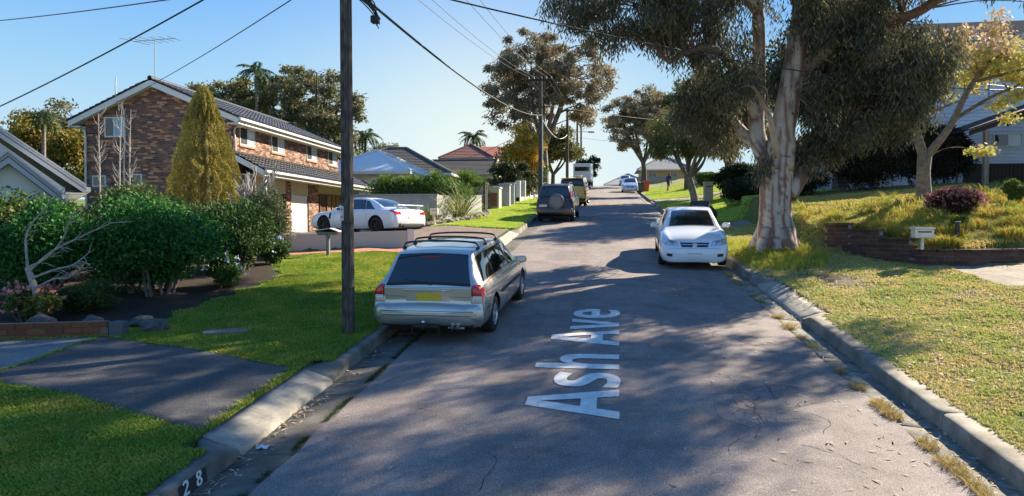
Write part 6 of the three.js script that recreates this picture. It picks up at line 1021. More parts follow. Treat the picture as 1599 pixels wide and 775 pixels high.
// silver station wagon, rear towards us
{
  const silver = carPaint([.50, .50, .46], .75, .34);
  const keys = [[0, .38, .70, .56, .585, .60, .66], [.03, .33, .775, .605, .625, .64, .70], [.09, .29, .825, .63, .648, .68, .75], [.12, .28, .835, .645, .665, .70, .76], [.145, .27, .84, .86, .90, .69, .77], [.18, .26, .845, .905, .965, .67, .78], [.36, .25, .85, .93, 1.20, .61, .785], [.54, .24, .853, .935, 1.40, .575, .787], [.66, .24, .855, .935, 1.445, .58, .788], [1.0, .22, .858, .93, 1.465, .60, .79], [1.7, .2, .86, .92, 1.475, .61, .79], [2.5, .2, .86, .91, 1.455, .60, .788], [2.85, .2, .86, .905, 1.41, .585, .785], [3.2, .2, .86, .90, 1.2, .62, .78], [3.52, .2, .855, .90, .985, .70, .78], [3.7, .2, .85, .885, .945, .71, .78], [4.3, .21, .83, .80, .85, .66, .74], [4.55, .24, .79, .70, .745, .6, .68], [4.68, .28, .72, .6, .63, .52, .6], [4.75, .33, .6, .52, .54, .45, .5]];
  const c = car('station_wagon', 'silver station wagon with black roof racks parked by the power pole', keys, {
    paint: silver, axles: [.98, 3.68], arch: .365, R: .315, half: .86, wheel: 'cap',
    windows: [{ q: [[.19, 7.6], [.19, 12.4], [.525, 12.25], [.525, 7.75]], one: true, name: 'rear_window' }, { q: [[.42, 6.12], [1.18, 6.12], [1.18, 6.93], [.66, 6.93]] }, { q: [[1.24, 6.12], [2.1, 6.12], [2.06, 6.93], [1.24, 6.93]] }, { q: [[2.16, 6.12], [3.14, 6.12], [2.72, 6.93], [2.12, 6.93]] }, { q: [[3.44, 8.0], [3.44, 12.0], [2.92, 12.0], [2.92, 8.0]], one: true, name: 'windscreen' }],
    lines: [[[1.2, 2], [1.208, 2], [1.208, 6], [1.2, 6]], [[2.13, 2], [2.138, 2], [2.138, 6], [2.13, 6]], [[3.2, 2], [3.208, 2], [3.208, 5.6], [3.2, 5.6]], [[3.62, 5.6], [3.63, 5.6], [3.63, 14.4], [3.62, 14.4]], [[.05, 3.05], [.62, 3.05], [.62, 3.13], [.05, 3.13]]],
    patches: [['rub_strip', CM.plastic, [[1.4, 3.35], [3.25, 3.35], [3.25, 3.52], [1.4, 3.52]], .012], ['door_handle', silver, [[1.3, 4.55], [1.48, 4.55], [1.48, 4.85], [1.3, 4.85]], .03], ['door_handle', silver, [[2.24, 4.5], [2.42, 4.5], [2.42, 4.8], [2.24, 4.8]], .03]],
    extras: (Z, sh) => {
      const o = mirrors(Z, 2.98, .95, .83, silver), zr = Z(.118) + .012;
      for (const s of [1, -1]) { o.push(['tail_light', CM.red, merge([...sh.face([[.645, .785], [.815, .785], [.795, .955], [.66, .955]], false, .014, 8, 6, [s], .012), ...sh.patch([[.135, 4.0], [.3, 4.1], [.26, 5.05], [.15, 5.05]], .01, 6, 6, [s])])], ['reverse_light', CM.clear, merge([...sh.face([[.645, .665], [.815, .665], [.815, .782], [.645, .782]], false, .014, 8, 6, [s], .012), ...sh.patch([[.135, 3.3], [.3, 3.4], [.3, 4.08], [.135, 3.98]], .01, 6, 6, [s])])]); }
      o.push(['tailgate', silver, rb(0, .785, Z(.15), 1.34, .27, .05, .02)], ['tailgate_gap', CM.seal, merge([rb(0, .648, Z(.128), 1.36, .01, .03, .004), rb(.672, .78, Z(.13), .009, .27, .03, .004), rb(-.672, .78, Z(.13), .009, .27, .03, .004), rb(.5, .765, Z(.124), .34, .006, .006, .002), rb(-.5, .765, Z(.124), .34, .006, .006, .002)])], ['plate_recess', silver, rb(0, .76, Z(.128), .66, .2, .012, .006)], ['number_plate', CM.plateYellow, rb(.02, .765, Z(.116), .37, .115, .01, .004)], ['tailgate_handle', silver, rb(0, .872, Z(.115), .72, .035, .03, .012)], ['lock_button', CM.chrome, rb(.26, .87, Z(.098), .1, .03, .012, .005)]);
      o.push(['bumper_strip', silver, rb(0, .50, Z(.0), 1.36, .05, .05, .02)], ['bumper_gap', CM.seal, rb(0, .553, Z(.004), 1.42, .008, .03, .003)], ['lower_valance', CM.plastic, rb(0, .335, Z(.09), 1.4, .09, .1, .03)]);
      o.push(['tow_bar', CM.plastic, merge([rb(0, .3, Z(.02), .42, .05, .06, .015), rb(-.2, .27, Z(-.02), .012, .1, .05, .004), rb(.2, .27, Z(-.02), .012, .1, .05, .004), rb(0, .33, Z(-.07), .05, .05, .2, .015)])], ['tow_ball', CM.chrome, new THREE.SphereGeometry(.027, 14, 10).translate(0, .405, Z(-.13)).translate(0, 0, 0)], ['tow_neck', CM.plastic, new THREE.CylinderGeometry(.014, .014, .07, 8).translate(0, .36, Z(-.13))]);
      o.push(['exhaust', CM.chrome, merge([-.03, .05].map((dx) => new THREE.CylinderGeometry(.03, .03, .14, 14, 1, true).rotateX(Math.PI / 2).translate(.42 + dx, .29, Z(.03))))], ['heat_shield', CM.plateWhite, rb(.43, .3, Z(.1), .24, .1, .02, .01)]);
      for (const l of [.95, 1.5, 2.35]) { const y = sh.f[3](l) + .085, pts = [[-.6, y - .1], [-.575, y - .02], [-.5, y + .005], [0, y + .03], [.5, y + .005], [.575, y - .02], [.6, y - .1]].map(([x, yy]) => new THREE.Vector3(x, yy, Z(l))); o.push(['roof_rack', CM.plastic, merge([tube(pts, pts.map(() => .017), 8), rb(-.59, y - .1, Z(l), .05, .05, .09, .015), rb(.59, y - .1, Z(l), .05, .05, .09, .015)])]); }
      o.push(['rear_wiper', CM.plastic, merge([tube([new THREE.Vector3(.03, .985, Z(.2) + .03), new THREE.Vector3(-.16, 1.0, Z(.215) + .025), new THREE.Vector3(-.36, 1.03, Z(.235) + .02)], [.012, .008, .006], 6), rb(.03, .975, Z(.19) + .03, .06, .04, .04, .012)])], ['high_stop_light', mat([.3, .02, .02], .2), rb(-.02, 1.365, Z(.5) + .02, .3, .025, .02, .006)], ['fuel_flap', silver, sh.patch([[.72, 4.2], [.9, 4.2], [.9, 4.9], [.72, 4.9]], .004, 4, 4, [-1])[0]]);
      return o;
    },
  }, park(-2.42, 11.95), 0); tilt(c, -3.2 * deg); c.scale.set(1.03, .93, .95);
}
// keys of a plain saloon, used for the white cars
const saloon = (W, H, L) => [[0, .36, W * .80, .60, .63, W * .62, W * .7], [.04, .31, W * .90, .74, .79, W * .68, W * .78], [.09, .28, W * .95, .88, .93, W * .72, W * .82], [.18, .26, W * .975, .935, .985, W * .74, W * .85], [.55, .23, W * .99, .95, 1.02, W * .74, W * .87], [.8, .22, W, .95, 1.06, W * .72, W * .885], [1.2, .21, W, .945, 1.24, W * .67, W * .895], [1.6, .21, W, .935, H - .07, W * .64, W * .9], [1.95, .2, W, .93, H - .012, W * .645, W * .905], [2.35, .2, W, .92, H, W * .655, W * .905], [2.72, .2, W, .91, H - .055, W * .65, W * .9], [3.12, .2, W, .905, 1.235, W * .69, W * .89], [3.5, .2, W * .995, .89, 1.01, W * .76, W * .9], [3.72, .2, W * .99, .875, .935, W * .8, W * .9], [L - .5, .2, W * .97, .80, .86, W * .76, W * .87], [L - .24, .2, W * .94, .70, .765, W * .70, W * .81], [L - .11, .21, W * .89, .61, .66, W * .62, W * .74], [L - .03, .205, W * .81, .52, .555, W * .52, W * .64], [L, .23, W * .70, .46, .485, W * .44, W * .54]];
const saloonWindows = [{ q: [[.84, 7.75], [.84, 12.25], [1.56, 12.0], [1.56, 8.0]], one: true, name: 'rear_window' }, { q: [[1.12, 6.15], [1.98, 6.15], [1.98, 6.93], [1.66, 6.93]] }, { q: [[2.06, 6.15], [3.12, 6.15], [2.66, 6.93], [2.04, 6.93]] }, { q: [[3.46, 8.0], [3.46, 12.0], [2.78, 11.9], [2.78, 8.1]], one: true, name: 'windscreen' }];
function saloonFront(Z, sh, L, W, paint, o = {}) {
  const f = [], put = (n, m, q, off, sides, th) => sh.face(q, true, off, 10, 6, sides, th).forEach((g) => f.push([n, m, g]));
  put('headlight', CM.lamp, [[W * .46, .605], [W * .92, .655], [W * .90, .77], [W * .50, .71]], .008); put('lamp_projector', CM.chrome, [[W * .56, .635], [W * .70, .65], [W * .70, .73], [W * .57, .705]], .014); put('lamp_surround', CM.seal, [[W * .45, .60], [W * .93, .65], [W * .91, .776], [W * .49, .716]], .004);
  put('grille', CM.plastic, [[-W * .36, .585], [W * .36, .585], [W * .40, .685], [-W * .40, .685]], .008, [1]); put('grille_bar', CM.chrome, [[-W * .36, .634], [W * .36, .634], [W * .365, .65], [-W * .365, .65]], .016, [1]); put('grille_surround', CM.chrome, [[-W * .375, .578], [W * .375, .578], [W * .415, .692], [-W * .415, .692]], .004, [1]);
  put('lower_intake', CM.plastic, [[-W * .50, .335], [W * .50, .335], [W * .52, .415], [-W * .52, .415]], .006, [1]); put('fog_light', CM.plastic, [[W * .62, .345], [W * .78, .36], [W * .78, .43], [W * .62, .42]], .006); put('bumper_line', CM.seal, [[-W * .86, .548], [W * .86, .548], [W * .86, .553], [-W * .86, .553]], .003, [1]);
  f.push(['number_plate', CM.plateWhite, rb(0, .40, Z(L) - .014, .37, .1, .012, .004)], ['badge', CM.chrome, new THREE.CylinderGeometry(.05, .05, .02, 20).rotateX(Math.PI / 2).scale(1.35, .75, 1).translate(0, .642, Z(sh.endL(0, .642, true)) - .02)]);
  return f;
}
// white saloon facing us under the gum
{
  const W = .865, L = 4.62, white = carPaint([.74, .75, .77], .05, .32);
  const c = car('white_sedan', 'white sedan facing the camera parked under the gum tree', saloon(W, 1.43, L), { paint: white, axles: [.98, 3.65], arch: .36, R: .315, half: W, wheel: 'spoke', windows: saloonWindows, lines: [[[2.02, 2], [2.028, 2], [2.028, 6], [2.02, 6]], [[3.1, 2], [3.108, 2], [3.108, 5.7], [3.1, 5.7]], [[3.5, 5.5], [3.51, 5.5], [3.51, 14.5], [3.5, 14.5]]], patches: [['sunroof', CM.glass, [[1.8, 8.3], [2.4, 8.3], [2.4, 11.7], [1.8, 11.7]], .006, [1]]], extras: (Z, sh) => [...mirrors(Z, 2.92, .95, .83, white), ...saloonFront(Z, sh, L, W, white), ['wiper', CM.plastic, merge([tube([new THREE.Vector3(-.2, 1.0, Z(3.4)), new THREE.Vector3(.25, 1.06, Z(3.28))], [.008, .006], 5), tube([new THREE.Vector3(.3, 1.0, Z(3.4)), new THREE.Vector3(.6, 1.05, Z(3.27))], [.008, .006], 5)])]] }, park(2.5, 19.2), 0);
  tilt(c, Math.PI - 3.2 * deg, -slope);
  // the two far cars by the right kerb
  const paints = [[[.55, .6, .66], 'pale silver blue car facing the camera beside the wheelie bin', 3.2, 69], [[.5, .52, .54], 'silver car near the road crest beside the far gum', 3.75, 95]];
  for (const [col, label, x, d] of paints) { const pt = carPaint(col, .5, .3), q = car('parked_sedan', label, saloon(.86, 1.45, 4.5), { paint: pt, axles: [.98, 3.6], arch: .36, R: .315, half: .86, wheel: 'spoke', windows: saloonWindows, extras: (Z, sh) => [...mirrors(Z, 2.92, .95, .83, pt), ...saloonFront(Z, sh, 4.5, .86, pt)] }, park(x, d), 0); tilt(q, Math.PI + Math.atan(-.00086 * (d - 30)) , -Math.atan(.093)); }
}
// white sports saloon on the brown drive, nose towards the house
{
  const W = .93, L = 4.9, white = carPaint([.72, .75, .80], .05, .25);
  const k = saloon(W, 1.45, L).map((r) => [...r]); const win = [{ q: [[.86, 7.75], [.86, 12.25], [1.56, 12.0], [1.56, 8.0]], one: true, name: 'rear_window' }, { q: [[1.12, 6.15], [1.6, 6.15], [1.72, 6.9], [1.58, 6.9]] }, { q: [[1.67, 6.15], [2.3, 6.15], [2.28, 6.93], [1.8, 6.93]] }, { q: [[2.36, 6.15], [3.2, 6.15], [2.7, 6.93], [2.34, 6.93]] }, { q: [[3.46, 8.0], [3.46, 12.0], [2.78, 11.9], [2.78, 8.1]], one: true, name: 'windscreen' }];
  const c = car('sports_sedan', 'white sports sedan with black wheels and boot spoiler on the driveway', k, { paint: white, axles: [1.02, 3.94], arch: .40, R: .345, half: W, wheel: 'dark', windows: win, lines: [[[2.32, 2], [2.33, 2], [2.33, 6], [2.32, 6]], [[3.3, 2], [3.31, 2], [3.31, 5.7], [3.3, 5.7]], [[1.45, 2.2], [1.458, 2.2], [1.6, 6], [1.592, 6]]], patches: [['tail_light', CM.red, [[.05, 4.3], [.34, 4.6], [.36, 5.2], [.09, 5.2]], .008], ['side_vent', CM.plastic, [[3.5, 3.4], [3.62, 3.4], [3.58, 4.6], [3.48, 4.6]], .006], ['door_handle', white, [[1.72, 4.55], [1.9, 4.55], [1.9, 4.85], [1.72, 4.85]], .03], ['door_handle', white, [[2.55, 4.55], [2.73, 4.55], [2.73, 4.85], [2.55, 4.85]], .03]], extras: (Z, sh) => [...mirrors(Z, 3.02, .96, .89, white), ...saloonFront(Z, sh, L, W, white), ['rear_spoiler', white, merge([rb(0, 1.13, Z(.16), 1.45, .035, .22, .015), rb(.58, 1.06, Z(.18), .05, .12, .12, .015), rb(-.58, 1.06, Z(.18), .05, .12, .12, .015)])], ['rear_diffuser', CM.plastic, rb(0, .37, Z(.03), 1.4, .16, .16, .04)], ['tail_light', CM.red, merge(sh.face([[.52, .78], [.82, .78], [.84, .9], [.56, .9]], false, .008))], ['number_plate', CM.plateWhite, rb(0, .66, Z(.0), .37, .11, .012, .004)], ['exhaust', CM.chrome, merge([-.55, .55].map((x) => new THREE.CylinderGeometry(.045, .045, .1, 14, 1, true).rotateX(Math.PI / 2).translate(x, .33, Z(-.03))))]] }, V(-9.3, groundY(-9.3, 26) + .02, 26.0), 0);
  tilt(c, 64 * deg, .01);
}
// dark four-wheel drive with a spare wheel, seen from behind
{
  const paint = mat([.014, .012, .026], .4, { metalness: .2, clearcoat: .6, clearcoatRoughness: .1 }), W = .87;
  const keys = [[0, .42, W * .86, .68, .72, W * .7, W * .78], [.04, .38, W * .95, .74, .78, W * .74, W * .84], [.07, .36, W * .97, 1.0, 1.06, W * .76, W * .88], [.14, .34, W * .98, 1.06, 1.25, W * .74, W * .9], [.26, .33, W * .99, 1.07, 1.6, W * .70, W * .9], [.38, .32, W, 1.07, 1.68, W * .71, W * .91], [1.2, .3, W, 1.06, 1.72, W * .73, W * .91], [2.2, .3, W, 1.05, 1.70, W * .73, W * .91], [2.6, .3, W, 1.04, 1.62, W * .72, W * .9], [3.0, .3, W, 1.03, 1.3, W * .76, W * .89], [3.25, .3, W * .995, 1.02, 1.1, W * .8, W * .9], [3.9, .32, W * .96, .95, 1.01, W * .76, W * .86], [4.15, .36, W * .88, .82, .86, W * .66, W * .76], [4.25, .42, W * .76, .66, .7, W * .5, W * .6]];
  const c = car('offroad_wagon', 'dark four-wheel drive with spare wheel on its tailgate', keys, { paint, axles: [.8, 3.35], arch: .40, R: .36, half: W, wheel: 'spoke', windows: [{ q: [[.125, 7.1], [.125, 12.9], [.27, 12.4], [.27, 7.6]], one: true, name: 'rear_window' }, { q: [[.36, 6.15], [1.2, 6.15], [1.2, 6.92], [.5, 6.92]] }, { q: [[1.27, 6.15], [2.05, 6.15], [2.0, 6.92], [1.27, 6.92]] }, { q: [[2.12, 6.15], [2.85, 6.15], [2.55, 6.92], [2.1, 6.92]] }, { q: [[3.14, 8.02], [3.14, 11.98], [2.66, 11.9], [2.66, 8.1]], one: true, name: 'windscreen' }], lines: [[[1.23, 2], [1.24, 2], [1.24, 6], [1.23, 6]], [[2.08, 2], [2.09, 2], [2.09, 6], [2.08, 6]]], patches: [['tail_light', CM.red, [[.08, 5.2], [.2, 5.3], [.32, 6.7], [.2, 6.7]], .012]], extras: (Z, sh) => [...mirrors(Z, 2.7, 1.1, .84, paint), ['rear_bumper', mat([.1, .1, .105], .6), rb(0, .56, Z(.0), 1.62, .2, .14, .05)], ['spare_wheel_cover', mat([.12, .12, .14], .35), new THREE.CylinderGeometry(.34, .36, .2, 32).rotateX(Math.PI / 2).translate(.1, .98, Z(-.06))], ['spare_wheel_disc', mat([.17, .17, .19], .35), new THREE.CylinderGeometry(.25, .27, .03, 28).rotateX(Math.PI / 2).translate(.1, .98, Z(-.175))], ['number_plate', CM.plateWhite, rb(-.52, .78, Z(.02), .36, .11, .012, .004)], ['reflector', CM.red, merge([rb(-.66, .56, Z(-.07), .16, .05, .01, .004), rb(.66, .56, Z(-.07), .16, .05, .01, .004)])], ['roof_rail', CM.plastic, merge([-1, 1].map((s) => tube([new THREE.Vector3(s * .6, 1.72, Z(.5)), new THREE.Vector3(s * .6, 1.78, Z(1.2)), new THREE.Vector3(s * .6, 1.74, Z(2.2))], [.015, .015, .015], 6)))]] }, park(-1.86, 32.4), 0); tilt(c, -2.5 * deg);
}
// yellow van
{
  const paint = carPaint([.62, .33, .025], 0, .35), W = .86;
  const keys = [[0, .4, W * .9, .7, .74, W * .75, W * .82], [.03, .36, W * .96, .8, .86, W * .8, W * .88], [.06, .34, W * .98, 1.15, 1.2, W * .8, W * .92], [.14, .33, W * .99, 1.2, 1.6, W * .8, W * .93], [.24, .32, W, 1.2, 1.86, W * .8, W * .93], [.5, .3, W, 1.2, 1.94, W * .82, W * .93], [2.6, .3, W, 1.18, 1.95, W * .82, W * .93], [3.2, .3, W, 1.16, 1.88, W * .8, W * .93], [3.8, .3, W, 1.14, 1.4, W * .8, W * .92], [4.1, .3, W * .99, 1.1, 1.2, W * .8, W * .9], [4.4, .34, W * .94, .92, .98, W * .7, W * .82], [4.5, .4, W * .84, .76, .8, W * .6, W * .7]];
  const c = car('yellow_van', 'yellow van parked in front of the dark four-wheel drive', keys, { paint, axles: [.95, 3.5], arch: .37, R: .32, half: W, wheel: 'cap', windows: [{ q: [[.12, 7.1], [.12, 12.9], [.225, 12.5], [.225, 7.5]], one: true, name: 'rear_window' }, { q: [[.4, 6.2], [1.5, 6.2], [1.5, 6.85], [.5, 6.85]] }, { q: [[1.6, 6.2], [2.6, 6.2], [2.6, 6.85], [1.6, 6.85]] }, { q: [[2.7, 6.2], [3.6, 6.2], [3.3, 6.85], [2.7, 6.85]] }], lines: [[[2.65, 2], [2.66, 2], [2.66, 6.9], [2.65, 6.9]], [[1.55, 2], [1.56, 2], [1.56, 6.9], [1.55, 6.9]]], extras: (Z, sh) => [...mirrors(Z, 3.4, 1.25, .86, CM.plastic), ['tail_light', CM.red, rb(.78, .98, Z(.06), .1, .3, .08, .02)], ['tail_light', CM.red, rb(-.78, .98, Z(.06), .1, .3, .08, .02)], ['rear_bumper', CM.plastic, rb(0, .5, Z(.02), 1.6, .18, .12, .04)], ['roof_spoiler', paint, rb(0, 1.95, Z(.25), 1.4, .05, .3, .02)], ['surfboard', carPaint([.6, .36, .06]), rb(.2, 2.06, Z(2.2), .5, .06, 2.4, .03)]] }, park(-1.5, 43.6), 0); tilt(c, -2 * deg); c.scale.y = .9;
}
// white box truck near the crest
{
  const t = thing('box_truck', 'white box truck parked far up the left kerb', 'truck', V(-1.75, groundY(-1.75, 82), 82), 0), w = carPaint([.7, .71, .72], 0, .4);
  part(t, 'box', rb(0, 1.95, .6, 2.1, 2.0, 3.6, .05), w); part(t, 'cab', rb(0, 1.3, -2.1, 1.9, 1.5, 1.5, .15), w); part(t, 'rear_door', rb(0, 1.95, 2.42, 1.9, 1.8, .03, .01), mat([.55, .57, .6], .5)); part(t, 'rear_window', rb(0, 2.3, 2.445, 1.7, .5, .015, .005), CM.glass); part(t, 'chassis', rb(0, .65, 0, 1.0, .3, 5, .05), CM.plastic); part(t, 'tail_light', merge([rb(-.9, .85, 2.4, .16, .1, .05, .01), rb(.9, .85, 2.4, .16, .1, .05, .01)]), CM.red);
  for (const z of [1.5, -2.1]) for (const s of [-1, 1]) { const q = wheelGroup(.38, .24, 'cap'); q.position.set(s * .85, .38, z); if (s < 0) q.rotation.y = Math.PI; t.add(q); } tilt(t, -3.4 * deg);
}
// ---------------------------------------------------------------- poles and wires
const poleMat = mat([.20, .175, .155], .95, { map: rep(T.wood, 1), bumpMap: rep(T.wood, 1), bumpScale: .02 }), wireMat = mat([.02, .02, .022], .6), wirePale = mat([.5, .5, .48], .5), steelMat = mat([.4, .41, .42], .5, { metalness: .6 });
function poleGeo(x, d, h, r0, r1) { const y = groundY(x, d) - .3; return tube([V(x, y, d), V(x, y + h * .33, d), V(x, y + h * .66, d), V(x, y + h, d)], [r0, lerp(r0, r1, .33), lerp(r0, r1, .66), r1], 18, .012); }
const P1 = [-3.78, 9.75], P2 = [-3.62, 42], P3 = [-2.85, 62], P4 = [-2.5, 80], P5 = [-2.3, 90];
{
  const p = thing('power_pole', 'near weathered timber power pole behind the silver wagon', 'power pole');
  part(p, 'shaft', poleGeo(...P1, 7.5, .098, .085), poleMat);
  const y = groundY(...P1); part(p, 'sign_plate', bx(P1[0] - .072, P1[0] - .022, 2.78, 3.0, P1[1] - .105, P1[1] - .098), mat([.62, .6, .55], .6)); part(p, 'plate_mark', merge([bx(P1[0] - .062, P1[0] - .034, 2.93, 2.965, P1[1] - .109, P1[1] - .1055), bx(P1[0] - .062, P1[0] - .034, 2.81, 2.85, P1[1] - .109, P1[1] - .1055)]), mat([.5, .2, .15], .6));
  part(p, 'strap', new THREE.TorusGeometry(.092, .006, 6, 24).rotateX(Math.PI / 2).translate(P1[0], 2.74, -P1[1]), M.black); part(p, 'crossarm', bx(P1[0] - 1.05, P1[0] + 1.05, 7.56, 7.68, P1[1] + .09, P1[1] + .19), M.darkTimber);
  // clutch of cable hardware beside the pole, just under the picture's upper edge
  const r = rng(801), w = []; for (let i = 0; i < 9; i++) { const a = V(P1[0] + .1, 6.2, P1[1]), b = V(P1[0] + .3 + .1 * r(), 5.95 + .2 * r(), P1[1] + .2), c = V(P1[0] + .36 + .06 * r(), 5.72 + .2 * r(), P1[1] + .3 + .1 * r()); w.push(tube([a, b, c], [.009, .01, .008], 5)); } w.push(rbx(P1[0] + .3, P1[0] + .42, 5.82, 5.93, P1[1] + .22, P1[1] + .34)); part(p, 'cable_clamp', merge(w), wireMat);
}
function farPole(label, [x, d], h, r, arms) { const p = thing('power_pole', label, 'power pole'); part(p, 'shaft', poleGeo(x, d, h, r, r * .78), poleMat); const top = groundY(x, d) - .3 + h; for (const [dy, half] of arms) { const a = part(p, 'crossarm', bx(x - half, x + half, top - dy - .06, top - dy + .06, d - .2, d - .1), M.darkTimber); for (const k of [-.9, -.5, .5, .9]) part(a, 'insulator', cyl(x + k * half, d - .15, top - dy + .06, top - dy + .2, .035, .03, 8), M.white); } return [p, top]; }
const [pole2, top2] = farPole('second power pole with a crossarm beside the dark four-wheel drive', P2, 8.3, .15, [[.25, .78]]);
part(pole2, 'conduit', cyl(P2[0] + .14, P2[1] - .1, groundY(...P2), 9.6, .03, .03, 8), M.white);
const [pole3, top3] = farPole('third power pole with a street light arm behind the gum', P3, 8.2, .15, [[.3, .8]]);
part(pole3, 'lamp_arm', tube([V(P3[0], 11.2, P3[1]), V(P3[0] + .8, 11.35, P3[1] - .1), V(P3[0] + 2.0, 11.3, P3[1] - .2)], [.03, .03, .03], 6), steelMat); part(pole3, 'street_lamp', rbx(P3[0] + 1.9, P3[0] + 2.5, 11.2, 11.36, P3[1] - .4, P3[1] - .1, .06), M.white);
farPole('thin distant power pole left of the crest', P4, 8.8, .14, [[.3, .7]]); farPole('farthest power pole at the road crest', P5, 9.4, .14, [[.3, .7]]);
function wire(label, a, b, sag, r = .012, m = wireMat, group = 'overhead wires') { const pts = []; for (let i = 0; i <= 12; i++) { const t = i / 12, p = a.clone().lerp(b, t); p.y -= sag * 4 * t * (1 - t); pts.push(p); } return solo('overhead_wire', tube(pts, pts.map(() => r), 5), m, label, 'wire', group); }
wire('thick bundled cable from the near pole to the second pole', V(P1[0] + .1, 6.28, P1[1]), V(P2[0] + .1, 9.65, P2[1]), .55, .024); wire('bundled cable from the second pole to the street light pole', V(P2[0], 9.6, P2[1]), V(P3[0], 11.1, P3[1]), .8, .03, wirePale);
{ const names = ['leftmost', 'second from left', 'third from left', 'rightmost']; [-.7, -.39, .39, .7].forEach((k, i) => wire(names[i] + ' of four bare conductors running to the second pole', V(P1[0] + k * 1.1, 7.72, P1[1] + .14), V(P2[0] + k, top2 - .04, P2[1] - .15), .35, .0085)); [-.7, -.39, .39, .7].forEach((k, i) => wire(names[i] + ' of four conductors beyond the second pole', V(P2[0] + k, top2 - .04, P2[1] - .15), V(P3[0] + k, top3 - .09, P3[1] - .15), .3, .01)); }
wire('cable from the near pole down to the grey gabled house', V(P1[0] - .05, 7.3, P1[1]), V(-15.3, 5.45, 14.9), .12, .016); wire('cable from the near pole down to the brick house gable', V(P1[0] - .05, 6.6, P1[1]), V(-20.9, 8.1, 26.85), .15, .011); wire('cable crossing the sky at upper left', V(P1[0] - .05, 6.5, P1[1]), V(-36, 12.9, 30), .25, .014);
wire('service cable crossing the street through the gum crown', V(P1[0] + .1, 6.45, P1[1] - .02), V(19, 8.2, 29.2), .7, .014); wire('pale cable over the lawn to the weatherboard house', V(6.5, 7.4, 20), V(22, 8.6, 32.8), .2, .014, wirePale); wire('upper cable from the second pole to the brown house', V(P2[0], 9.4, P2[1]), V(-11.5, 9.4, 62), .3, .012); wire('lower cable from the second pole to the tiled house', V(P2[0], 9.2, P2[1]), V(-13, 8.6, 60), .3, .012); wire('long cable from the second pole past the far gums', V(P2[0] + .2, 10.3, P2[1]), V(16, 12.5, 66), .5, .014); wire('thin cable crossing the street at the crest', V(P4[0], 13.2, P4[1]), V(14, 14.4, 96), .4, .014);
// ---------------------------------------------------------------- letterboxes
{
  const x = -7.2, d = 17.15, y = groundY(x, d), m = thing('letterbox', 'dark letterbox on a slim post beside the low rendered wall', 'letterbox'); part(m, 'post', bx(x - .04, x + .04, y - .1, y + .56, d - .04, d + .04), mat([.16, .18, .19], .5)); part(m, 'box', prism([V(x - .22, y + .56, d - .12), V(x + .22, y + .56, d - .12), V(x + .3, y + .64, d - .12), V(x + .1, y + .72, d - .12), V(x - .3, y + .66, d - .12)], AWAY.clone().multiplyScalar(.24)), mat([.14, .15, .16], .5));
  part(m, 'lid', prism([V(x - .34, y + .665, d - .15), V(x + .1, y + .728, d - .15), V(x + .34, y + .648, d - .15), V(x + .34, y + .668, d - .15), V(x + .1, y + .752, d - .15), V(x - .34, y + .688, d - .15)], AWAY.clone().multiplyScalar(.3)), mat([.5, .5, .48], .5));
}
{ const x = -6.6, d = 26.5, y = groundY(x, d), m = thing('letterbox', 'white letterbox on a stake before the flax plants', 'letterbox'); part(m, 'post', bx(x - .03, x + .03, y - .1, y + .45, d - .03, d + .03), M.cream); part(m, 'box', rbx(x - .16, x + .16, y + .45, y + .72, d - .1, d + .1, .03), M.cream); part(m, 'slot', bx(x - .1, x + .1, y + .62, y + .64, d - .104, d - .1), M.black); }
{ const x = 7.2, d = 15.98, y = 2.17, m = thing('letterbox', 'white letterbox standing on the stepped brick wall', 'letterbox'); part(m, 'post', cyl(x, d, y, y + .26, .035, .03, 10), M.white); part(m, 'box', rbx(x - .2, x + .2, y + .26, y + .46, d - .12, d + .12, .02), M.white); part(m, 'lid', prism([V(x - .22, y + .462, d - .14), V(x + .22, y + .462, d - .14), V(x + .2, y + .5, d - .14), V(x - .2, y + .51, d - .14)], AWAY.clone().multiplyScalar(.28)), M.white); part(m, 'slot', bx(x - .14, x + .14, y + .38, y + .41, d - .124, d - .121), M.black); }
{ const x = 8.36, d = 16.85, y = groundY(x, d), g = cyl(x, d, y - .1, y + .46, .055, .05, 10); const m = thing('garden_post', 'short weathered wooden post behind the curved garden wall', 'post'); part(m, 'shaft', g, poleMat); part(m, 'cap', cyl(x, d, y + .46, y + .48, .06, .055, 10), M.greyTrim); }
{ const x = 6.5, d = 41, y = groundY(x, d), p = thing('letterbox_pier', 'cream brick letterbox pillar beside the clipped hedge', 'pier'); part(p, 'pier', rbx(x - .25, x + .25, y - .1, y + 1.05, d - .25, d + .25), mat([.5, .42, .34], .9)); part(p, 'cap', rbx(x - .29, x + .29, y + 1.052, y + 1.12, d - .29, d + .29), M.greyTrim); part(p, 'slot', bx(x - .15, x + .15, y + .8, y + .86, d - .256, d - .252), M.black); }
